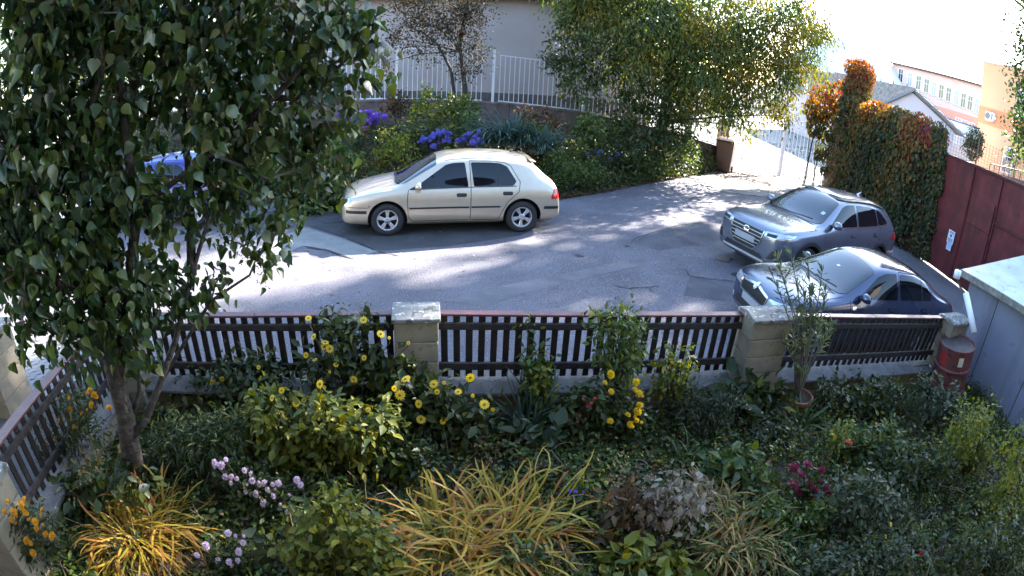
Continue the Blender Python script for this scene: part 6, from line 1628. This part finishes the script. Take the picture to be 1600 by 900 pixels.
blades('green_blade_tuft', 'upright grey green blades against the low wall', 'plant', GS(822, 672), 60, .60, L_BLADEB, .16, .022, (65, 89), .35, 'green blade tufts')
blades('green_blade_tuft', 'bright green blade tuft in front of the terracotta pot', 'plant', GS(1243, 668), 34, .50, L_BLADEG, .08, .022, (50, 88), .8, 'green blade tufts')
blades('green_blade_tuft', 'thin green blades in the lawn near the centre', 'plant', GS(1068, 728), 22, .34, L_BLADEG, .06, .014, (55, 88), .5, 'green blade tufts')
blades('green_blade_tuft', 'long pale blades springing beside the lilac trunk', 'plant', GS(178, 772), 26, .75, L_GRASSD, .07, .018, (60, 88), .6, 'green blade tufts')
blades('dry_straw_tuft', 'pale dry straws lying beside the small golden clump', 'plant', GS(1302, 850), 9, .55, L_DRY, .05, .012, (15, 50), .8)
# --- sunflower bushes
t = gplant('sunflower_bush', 'broad yellowing bush with yellow daisies in the middle of the bed', 480, 735, ((430, 655, 44), (500, 660, 46), (560, 668, 38), (450, 695, 42), (520, 702, 42), (590, 655, 30, .1), (390, 660, 32), (565, 705, 28), (420, 625, 22, .1)), 2700, T_LEAF, .078, L_YELD, 'flowers', group='sunflower bushes', per=8, spread=.05, shell=.2, droop=.6, ntips=60)
flowers(t, FM['yellow'], px_pts(((382, 657), (490, 692), (425, 622), (440, 610), (500, 600), (575, 640), (463, 630)), gy(480, 735) - .1), .030)
t = gplant('sunflower_bush', 'tall dark sunflower bush with many yellow daisies by the fence', 545, 660, ((545, 545, 40), (520, 500, 22), (560, 500, 24), (500, 570, 34), (590, 570, 38), (560, 610, 42), (620, 610, 36), (630, 565, 26)), 1500, T_LEAF, .078, L_DARK, 'flowers', group='sunflower bushes', per=8, spread=.06, shell=.2, droop=.6, ntips=60)
flowers(t, FM['yellow'], px_pts(((482, 497), (490, 526), (508, 535), (506, 542), (515, 545), (492, 562), (525, 570), (552, 592), (515, 581), (569, 559), (595, 522), (608, 528), (568, 500), (638, 536), (553, 594), (507, 605), (601, 630), (475, 625), (570, 640), (478, 555)), gy(545, 660) - .22), .036)
t = gplant('sunflower_bush', 'sunflower bush with daisies below the block pillar', 680, 690, ((650, 620, 34), (690, 630, 34), (660, 660, 36), (710, 660, 30), (740, 640, 22), (640, 680, 26)), 1300, T_LEAF, .08, L_DARK, 'flowers', group='sunflower bushes', per=8, spread=.06, shell=.2, droop=.6, ntips=40)
flowers(t, FM['yellow'], px_pts(((634, 592), (616, 607), (625, 617), (654, 631), (678, 600), (694, 598), (683, 612), (716, 612), (739, 618), (692, 658), (698, 655), (735, 590), (658, 655), (757, 632), (770, 640)), gy(680, 690) - .2), .036)
t = gplant('sunflower_bush', 'sparse sunflower stems with small daisies at the fence near the lilac', 330, 640, ((330, 600, 36), (380, 590, 40), (290, 610, 34), (360, 630, 36), (420, 580, 34), (440, 610, 26)), 1700, T_LEAF, .07, L_DARK, 'flowers', group='sunflower bushes', per=9, spread=.06, shell=.2, ntips=50)
flowers(t, FM['yellow'], px_pts(((331, 597), (347, 592), (314, 625), (404, 574), (333, 596), (415, 610)), gy(330, 640) - .15), .030)
# --- pink and yellow chrysanthemums
t = gplant('chrysanthemum', 'pale pink chrysanthemum beside the golden clump under the lilac', 395, 790, ((395, 755, 34), (360, 745, 26), (430, 775, 28), (400, 785, 28)), 1100, T_LEAF, .045, L_DARK, 'flowers', group='chrysanthemums', spread=.04)
flowers(t, FP['pink'], px_pts(((337, 727), (346, 727), (353, 718), (362, 745), (352, 745), (370, 748), (361, 755), (382, 735), (392, 740), (394, 751), (386, 757), (384, 768), (405, 756), (413, 754), (418, 765), (430, 764), (427, 775), (435, 755), (438, 788), (450, 800), (452, 773), (470, 758), (464, 750), (426, 757), (412, 786), (335, 722), (400, 772)), gy(395, 790) - .15), .028)
t = gplant('chrysanthemum', 'small pink chrysanthemum at the bottom edge right of the golden clump', 355, 890, ((350, 855, 24), (375, 870, 22), (345, 880, 20)), 600, T_LEAF, .04, L_DARK, 'flowers', group='chrysanthemums', spread=.03)
flowers(t, FP['pink'], px_pts(((322, 853), (308, 868), (356, 833), (368, 837), (380, 848), (373, 862), (358, 878), (363, 884), (372, 876), (381, 838), (341, 876)), gy(355, 890) - .12), .027)
t = gplant('chrysanthemum', 'amber yellow chrysanthemum in the lower left corner', 45, 880, ((30, 820, 34), (60, 850, 34), (20, 860, 30), (75, 815, 26)), 1100, T_LEAF, .05, L_DARK, 'flowers', group='chrysanthemums', spread=.04)
flowers(t, FP['amber'], px_pts(((12, 783), (22, 800), (8, 800), (27, 806), (35, 790), (40, 800), (18, 812), (25, 818), (38, 780), (55, 815), (58, 826), (64, 806), (68, 820), (72, 835), (82, 838), (48, 848), (42, 845), (52, 864), (55, 868), (14, 848), (66, 797), (30, 785), (45, 812)), gy(45, 880) - .2), .027)
t = gplant('chrysanthemum', 'tall amber flowered plant along the side fence left of the lilac trunk', 115, 745, ((110, 660, 40), (130, 630, 30), (90, 690, 34), (140, 690, 30), (75, 720, 26), (120, 720, 30)), 1500, T_NARROW, .06, L_DARK, 'flowers', group='chrysanthemums', spread=.05)
flowers(t, FP['amber'], px_pts(((135, 615), (147, 617), (140, 611), (108, 622), (111, 655), (136, 640), (143, 632), (128, 646), (92, 657), (60, 676), (66, 690), (85, 688), (82, 696), (72, 693), (88, 683), (116, 668), (110, 640), (150, 620), (170, 637)), gy(115, 745) - .1), .025)
t = gplant('chrysanthemum', 'bright yellow pompon flowers under the rose in front of the low wall', 975, 690, ((970, 620, 28), (990, 640, 24), (960, 650, 30), (985, 660, 24)), 900, T_LEAF, .05, L_DARK, 'flowers', group='chrysanthemums', spread=.05)
flowers(t, FP['yellow'], px_pts(((954, 585), (994, 597), (992, 609), (998, 615), (1004, 619), (955, 612), (953, 658), (981, 648), (988, 660), (995, 657), (1002, 660), (987, 667), (992, 651), (1000, 632), (996, 643), (945, 598), (984, 663), (999, 634)), gy(975, 690) - .25), .032)
# --- shrubs along the fence
gplant('currant_bush', 'yellow green currant bush at the bottom edge left of the largest clump', 530, 900, ((480, 840, 44), (530, 820, 42), (575, 850, 44), (500, 880, 46), (550, 890, 46), (600, 880, 30), (520, 790, 26)), 2600, T_OVAL, .050, L_YELD, ntips=50, spread=.05)
gplant('climbing_stem', 'single tall leafy shoot rising above the long fence panel', 835, 650, ((824, 500, 10), (822, 525, 12), (830, 555, 18), (842, 580, 22), (838, 600, 20), (850, 560, 14)), 340, T_LEAF, .06, L_MID, per=7, spread=.04, stem=.008, ntips=14)
gplant('climbing_stem', 'lemon leaved low shoot at the foot of the tall leafy shoot', 850, 660, ((846, 605, 18), (850, 625, 18), (842, 590, 14)), 300, T_LEAF, .06, L_YEL, per=7, spread=.04, ntips=8)
gplant('rose_bush', 'tall rose bush growing over the fence above the yellow pompons', 965, 668, ((945, 510, 24), (975, 500, 26), (985, 530, 28), (955, 545, 26), (980, 560, 26), (960, 580, 22)), 850, T_LEAF, .055, L_MID, per=8, spread=.05, stem=.009, ntips=34)
gplant('spindly_bush', 'spindly yellowing bush against the long fence panel', 1050, 660, ((1050, 560, 22), (1065, 585, 24), (1035, 585, 20), (1050, 610, 24), (1070, 555, 14)), 620, T_QUAD, .045, L_YEL, per=7, spread=.05, stem=.008, ntips=34)
t = gplant('fuchsia', 'dark leaved fuchsia with hanging pink flowers by the low wall', 915, 690, ((905, 630, 26), (930, 640, 24), (900, 660, 26), (925, 615, 18)), 800, T_LEAF, .065, L_DARK, 'flowers', per=8, spread=.05)
flowers(t, FP['red'], px_pts(((912, 624), (923, 630), (918, 634), (903, 659), (890, 657), (906, 648), (930, 622)), gy(915, 690) - .2), .016, (0, 0, -1))
gplant('broad_leaf_plant', 'broad leaved green plant at the foot of the upright blades', 838, 712, ((820, 690, 18), (845, 695, 20), (860, 685, 14)), 60, T_OVAL, .13, L_BLUEG, per=5, spread=.06, ntips=10)
gplant('comfrey', 'dark green broad leaved comfrey left of the terracotta pot', 1180, 665, ((1175, 620, 24), (1195, 635, 22), (1160, 640, 22), (1205, 615, 16)), 260, T_LEAF, .15, L_DARK, per=6, spread=.08, ntips=16)
gplant('lavender', 'grey green lavender left of the comfrey', 1110, 680, ((1095, 630, 30), (1125, 640, 30), (1075, 650, 28), (1110, 660, 30), (1140, 610, 22)), 2200, T_NARROW, .05, L_BLUEG, per=12, spread=.06)
gplant('catmint', 'blue green leafy mound right of the lavender', 1200, 690, ((1190, 670, 22), (1215, 680, 18), (1175, 685, 18)), 700, T_LEAF, .055, L_BLUEG)
gplant('brunnera', 'fresh green broad leaves in the right middle of the bed', 1155, 760, ((1135, 735, 22), (1165, 745, 24), (1185, 735, 18), (1150, 720, 18)), 320, T_LEAF, .095, L_MID, per=6, spread=.06, ntips=14)
gplant('strawberry_patch', 'low clover like green patch right of the small golden clump', 1240, 830, ((1215, 800, 34), (1255, 815, 34), (1285, 800, 26), (1235, 845, 30)), 1500, T_OVAL, .045, L_MID, f=(1, 1, .45), spread=.05)
t = gplant('stonecrop', 'stonecrop with flat crimson heads', 1262, 785, ((1240, 755, 22), (1265, 760, 24), (1290, 770, 20), (1260, 740, 18)), 420, T_OVAL, .05, L_DARK, 'flowers', per=7, spread=.05)
flowers(t, FP['crimson'], px_pts(((1240, 732), (1262, 726), (1240, 758), (1265, 758), (1275, 765), (1283, 735), (1290, 762), (1253, 742), (1270, 775), (1295, 772), (1248, 770), (1280, 752)), gy(1262, 785) - .12), .045, (0, -.2, 1), jit=.2)
gplant('wilted_plant', 'brown wilted plant with whitish dry leaves left of the small golden clump', 1050, 830, ((1050, 775, 34), (1080, 785, 32), (1030, 805, 34), (1060, 825, 34), (1010, 790, 28), (1075, 765, 24)), 900, T_LEAF, .055, L_DRY, per=9, spread=.08, droop=1.2, f=(1.2, 1.2, .6))
gplant('wilted_plant', 'rusty brown wilted leaves at the edge of the largest clump', 985, 840, ((985, 790, 26), (960, 830, 30), (1000, 830, 30), (975, 760, 16)), 620, T_LEAF, .07, L_BROWN, per=8, spread=.07, droop=1.2, f=(1.2, 1.2, .6))
gplant('yellow_leaf_plant', 'olive yellow leaved plant at the bottom edge right of the largest clump', 1010, 895, ((980, 880, 24), (1020, 880, 28), (1060, 885, 26)), 240, T_LEAF, .11, L_YEL, per=6, spread=.06)
t = gplant('blue_sage', 'small blue flowering sage right of the largest clump top', 905, 790, ((900, 770, 18), (920, 775, 14), (890, 785, 14)), 340, T_LEAF, .06, L_MID, 'flowers', spread=.05)
flowers(t, FP['blue'], px_pts(((900, 768), (905, 775), (896, 776), (890, 768), (912, 770), (902, 782)), gy(905, 790) - .1), .022)
gplant('lime_shrub', 'small lime yellow shrub in the right part of the bed', 1312, 720, ((1312, 670, 16), (1308, 695, 18), (1318, 710, 16)), 420, T_QUAD, .045, L_YEL, spread=.04)
t = gplant('geranium', 'green leaved plant with small red flowers right of the lime shrub', 1350, 720, ((1350, 690, 26), (1375, 680, 26), (1340, 700, 22), (1385, 705, 24)), 800, T_LEAF, .065, L_MID, 'flowers', spread=.06)
flowers(t, FM['red'], px_pts(((1325, 689), (1369, 661), (1330, 692)), gy(1350, 720) - .2), .024)
for (lb_, bx_, by_, bl, n, T, s, m_, ft) in (
    ('dark green ground ivy along the low wall right of the pot', 1330, 650, ((1300, 615, 26), (1340, 610, 26), (1380, 610, 28), (1320, 640, 26), (1365, 640, 28), (1400, 630, 24)), 1500, T_OVAL, .06, L_DARK, 'ground_ivy'),
    ('grey leaved shrub in front of the red barrel', 1470, 670, ((1450, 610, 24), (1475, 640, 28), (1500, 650, 26), (1445, 640, 24), (1490, 620, 18), (1460, 670, 28)), 1500, T_LEAF, .065, L_BLUEG, 'grey_shrub'),
    ('yellow green shrub against the grey shed', 1520, 740, ((1515, 650, 26), (1500, 680, 30), (1535, 680, 30), (1520, 710, 34), (1490, 710, 30), (1545, 640, 14)), 2400, T_QUAD, .045, L_YEL, 'privet_shrub'),
    ('dark shrub with ochre leaves at the right edge below the shed', 1585, 800, ((1580, 720, 34), (1590, 770, 38), (1560, 780, 34), (1595, 690, 26), (1570, 820, 36)), 2200, T_QUAD, .045, L_YEL, 'privet_shrub'),
    ('dark weedy bush left of the yellow green privet', 1440, 760, ((1420, 710, 36), (1455, 730, 38), (1400, 740, 34), (1440, 765, 36), (1470, 770, 34)), 2200, T_LEAF, .055, L_DARK, 'weedy_bush'),
    ('grey green sage mound in the lower right', 1350, 830, ((1330, 770, 30), (1370, 775, 30), (1345, 800, 32), (1390, 800, 30), (1320, 815, 28)), 1700, T_LEAF, .055, L_BLUEG, 'sage_mound'),
    ('dark bush in the lower right corner', 1560, 890, ((1530, 840, 40), (1570, 850, 40), (1500, 870, 36), (1550, 885, 40), (1595, 870, 34)), 1900, T_LEAF, .055, L_DARK, 'dark_bush'),
    ('blue green leafy mound at the bottom edge left of the branch', 1350, 895, ((1320, 880, 30), (1370, 885, 30), (1400, 870, 28), (1280, 885, 28)), 1300, T_LEAF, .05, L_BLUEG, 'leafy_mound'),
    ('dark green mound under the lilac trunk', 140, 800, ((130, 770, 34), (170, 750, 30), (100, 790, 34), (210, 760, 26)), 900, T_OVAL, .07, L_DARK, 'dark_mound'),
    ('dark weeds between lilac trunk and sunflowers', 290, 740, ((270, 680, 34), (310, 690, 38), (290, 720, 38), (340, 700, 34), (250, 720, 26), (350, 670, 30)), 2000, T_NARROW, .07, L_DARK, 'weeds'),
    ('weeds under the broad yellowing bush at its right', 640, 745, ((620, 710, 30), (660, 720, 30), (600, 740, 26)), 700, T_LEAF, .06, L_DARK, 'weeds'),
    ('rose pruned low with dark leaves at the bottom edge over the largest clump', 800, 905, ((780, 880, 18), (830, 885, 20)), 130, T_LEAF, .06, L_DARK, 'pruned_rose'),
    ('bluish cabbage like plant at the bottom edge near the pink flowers', 420, 895, ((420, 880, 22), (400, 890, 16)), 60, T_OVAL, .12, L_BLUEG, 'cabbage_plant')):
    gplant(ft, lb_, bx_, by_, bl, n, T, s, m_, spread=.06)
t = gplant('marigold', 'tiny yellow marigolds above the bottom right edge', 1393, 850, ((1393, 835, 14), (1380, 845, 12)), 160, T_LEAF, .04, L_MID, 'flowers', spread=.03)
flowers(t, FM['yellow'], px_pts(((1392, 819), (1384, 838)), gy(1393, 850) - .1), .026)
t = gplant('zinnia', 'single red flower near the fallen branch', 1440, 880, ((1445, 875, 10),), 50, T_LEAF, .04, L_MID, 'flowers', spread=.03)
flowers(t, FP['red'], px_pts(((1438, 865),), gy(1440, 880) - .1), .026)
t = gplant('zinnia', 'single cerise flower right of the sage mound', 1463, 830, ((1465, 825, 12),), 60, T_LEAF, .04, L_MID, 'flowers', spread=.03)
flowers(t, FM['cerise'], px_pts(((1465, 808),), gy(1463, 830) - .1), .028)
gplant('goldenrod', 'yellow green goldenrod sprig at the fence end by the barrel', 1440, 590, ((1445, 545, 8), (1430, 550, 7), (1452, 540, 6), (1440, 560, 6), (1465, 535, 6)), 160, T_NARROW, .055, L_YEL, per=8, spread=.03, ntips=6)
gplant('lily_stem', 'single pale leaved shoot in the bare soil left of the largest clump', 628, 760, ((625, 728, 9), (622, 745, 10), (632, 752, 9)), 16, T_LEAF, .11, L_YEL, per=4, spread=.03, ntips=4)
# --- oleander in a terracotta pot
pb = GS(1236, 648)
t = thing('terracotta_pot', pb, 'round terracotta pot at the foot of the low wall', 'pot')
M_TERRA = pm('terracotta', (.22, .075, .040), .8, var=.2, scale=6, bump=.3)
o = MB().lathe([(.0, -.0), (.115, 0), (.165, .22), (.185, .225), (.188, .265), (.168, .268), (.155, .22)], 28, cap=False).build('pot_body', M_TERRA, t, smooth=True); smooth_angle(o.data, 40)
MB().lathe([(.158, .235), (0, .24)], 20, cap=False).build('soil', M_SOIL, t)
ot = thing('oleander', pb + Vector((0, 0, .24)), 'oleander with narrow leaves growing in the terracotta pot', 'shrub')
Yo = pb.y; ob = pb + Vector((0, 0, .24)); mb = MB(); P = []; Dd = []
tipsp = ((1212, 400), (1235, 395), (1262, 402), (1285, 420), (1225, 440), (1255, 440), (1243, 470), (1270, 480), (1290, 455), (1262, 500), (1295, 520), (1238, 520), (1248, 560), (1260, 530), (1225, 530), (1283, 500), (1205, 425), (1300, 505), (1250, 575), (1268, 455))
for (px, py) in tipsp:
    q = AT(px, py, Yo + random.uniform(-.12, .12)) - ob; a = Vector((random.uniform(-.03, .03), random.uniform(-.03, .03), -.02)); m_ = a.lerp(q, .55); m_.x *= .7
    mb.tube([a, m_, q], [.009, .007, .004], 5, False)
    for k in range(30):
        u = .62 + .38 * random.random() ** .6; c = (m_.lerp(q, (u - .5) * 2)); P.append(c); d = (q - m_).normalized() * .8 + Vector((random.gauss(0, .8), random.gauss(0, .8), random.gauss(.1, .5))); Dd.append(d)
mb.build('stems', M_TWIG, ot)
P = np.array([tuple(p) for p in P]); Dd = unit(np.array([tuple(d) for d in Dd])); N = unit(RNG.normal(size=P.shape) * .5 + np.array([0, -.2, 1]))
L_OLE = lm('oleander_leaf', [(.05, .075, .03), (.10, .13, .05), (.17, .19, .08)], .45, .3)
o = obj('foliage', leaf_mesh('foliage', tmpl_leaf(.17, .1, .12), P, Dd, N, .105 * RNG.uniform(.7, 1.25, len(P)), L_OLE, RNG.random(len(P))), ot); o['kind'] = 'stuff'
# --- dry stalks standing among the plants
mb = MB()
for i in range(520):
    x = random.uniform(-3.4, 6.6); y = 1.2 + (fence_y(x) - 1.5) * random.random(); z = zsoil(x, y); h = random.uniform(.12, .42); l = random.gauss(0, .12), random.gauss(0, .12)
    mb.tube([(x, y, z - .02), (x + l[0] * .4, y + l[1] * .4, z + h * .55), (x + l[0], y + l[1], z + h)], [.0032, .0028, .0015], 3, False)
for i in range(260):
    x = random.uniform(-3.4, 6.6); y = 1.2 + (fence_y(x) - 1.5) * random.random(); z = zsoil(x, y) + random.uniform(.02, .16); a = random.uniform(0, 6.28); l = random.uniform(.12, .4)
    mb.tube([(x, y, z), (x + math.cos(a) * l * .5, y + math.sin(a) * l * .5, z + random.uniform(.0, .06)), (x + math.cos(a) * l, y + math.sin(a) * l, z + random.uniform(-.03, .02))], [.003, .003, .002], 3, False)
tag(mb.build('dry_stalks', pm('dry_stalk', (.20, .15, .09), .8, var=.5, scale=4)), 'thin dry stalks standing and lying among the garden plants', 'stalks', kind='stuff')
# --- fallen branch at the lower right
a, b = GS(1425, 862), GS(1448, 898)
t = thing('fallen_branch', a, 'grey fallen branch lying at the bottom right edge', 'branch')
MB().tube([(0, 0, .03), (b - a) * .4 + Vector((.03, 0, .09)), (b - a) * .8 + Vector((.02, 0, .07)), (b - a) * 1.6 + Vector((0, 0, .03))], [.02, .03, .034, .03], 8).build('wood', M_TWIG, t, smooth=True)
MB().tube([(b - a) * .4 + Vector((.03, 0, .09)), (b - a) * .5 + Vector((.14, .08, .16))], [.012, .004], 6).build('side_twig', M_TWIG, t)
# --- undergrowth
for nm, lb_, mat, T_, n0, sz, ph in (('undergrowth', 'green leafy undergrowth filling the garden bed', L_MID, T_LEAF, 2600, .05, 0.0), ('undergrowth', 'grey green undergrowth among the garden plants', L_BLUEG, T_NARROW, 1300, .06, 2.0), ('undergrowth', 'yellowish stems and leaves of undergrowth in the bed', L_YEL, T_QUAD, 900, .035, 4.0), ('undergrowth', 'brown withered undergrowth between the plants', L_BROWN, T_LEAF, 900, .045, 1.0)):
    x = RNG.uniform(-3.7, 7.0, n0); yt = FY0 + FSL * (x - FX) - .25; y = 1.0 + (yt - 1.0) * RNG.random(n0); h = .05 + .20 * RNG.random(n0) ** 1.5
    keep = np.sin(x * 1.9 + ph) * np.sin(y * 2.3 + ph * 1.3) > -.55; x, y, h = x[keep], y[keep], h[keep]
    k = 16; cx_ = np.repeat(np.stack([x, y, np.array([zsoil(a, b) for a, b in zip(x, y)])], 1), k, 0); hh = np.repeat(h, k) * RNG.random(len(cx_)) ** .7
    P = cx_ + RNG.normal(size=cx_.shape) * np.array([.05, .05, 0]) * (.5 + hh[:, None] * 4); P[:, 2] += hh
    D = RNG.normal(size=P.shape); D[:, 2] = D[:, 2] * .4 + .15; N = RNG.normal(size=P.shape) * .5 + np.array([0, -.1, 1.0])
    o = obj(nm, leaf_mesh(nm, T_, P, unit(D), unit(N), sz * RNG.uniform(.5, 1.5, len(P)), mat, RNG.random(len(P)))); tag(o, lb_, 'undergrowth', kind='stuff')
# --- ground cover, grass and fallen leaves
def garden_xy(n, x0=-3.7, x1=7.0, y0=.9):
    x = RNG.uniform(x0, x1, n); yt = FY0 + FSL * (x - FX) - .25; y = y0 + (yt - y0) * RNG.random(n); return x, y
def zs_arr(x, y): return np.array([zsoil(a, b) for a, b in zip(x, y)])
x, y = garden_xy(60000); patch_ = np.sin(x * 2.3 + 1.3) * np.sin(y * 2.9 + .4) + .35 * np.sin(x * 6.1) * np.sin(y * 7.3) + RNG.normal(size=len(x)) * .35
k = patch_ > -.25; x, y = x[k], y[k]; z = zs_arr(x, y) + RNG.random(len(x)) ** 1.6 * .10
P = np.stack([x, y, z], 1); n = len(P); D = RNG.normal(size=(n, 3)); D[:, 2] = D[:, 2] * .3 + .1; N = RNG.normal(size=(n, 3)) * .5 + np.array([0, -.1, 1.0])
o = obj('ground_cover', leaf_mesh('ground_cover', T_OVAL, P, unit(D), unit(N), .030 * RNG.uniform(.5, 1.7, n), L_MID, (RNG.random(n) * .6 + .2 * np.sin(x * 3))))
tag(o, 'low leafy ground cover spreading over the garden soil', 'ground cover', kind='stuff')
x, y = garden_xy(30000); k = np.sin(x * 1.7 + .2) * np.sin(y * 2.1 + 1) + RNG.normal(size=len(x)) * .4 > -.1; x, y = x[k], y[k]; n = len(x)
P = np.stack([x, y, zs_arr(x, y)], 1); D = RNG.normal(size=(n, 3)) * .45 + np.array([0, 0, 1.0]); N = RNG.normal(size=(n, 3)); N[:, 2] = 0
o = obj('grass', leaf_mesh('grass', tmpl_leaf(.07, .05, .3), P, unit(D), unit(N), .085 * RNG.uniform(.4, 1.5, n), L_MID, RNG.random(n) * .7)); tag(o, 'thin grass growing between the garden plants', 'grass', kind='stuff')
x, y = garden_xy(3800); P = np.stack([x, y, zs_arr(x, y) + .012 + .05 * RNG.random(len(x)) ** 2], 1)
litter('garden_leaf_litter', 'brown and pale dead leaves on the garden soil', P, .05, L_BROWN)
x, y = garden_xy(420); P = np.stack([x, y, zs_arr(x, y) + .03 + .08 * RNG.random(len(x))], 1)
litter('pale_leaf_litter', 'few pale dry leaves caught in the garden plants', P, .055, L_DRY)
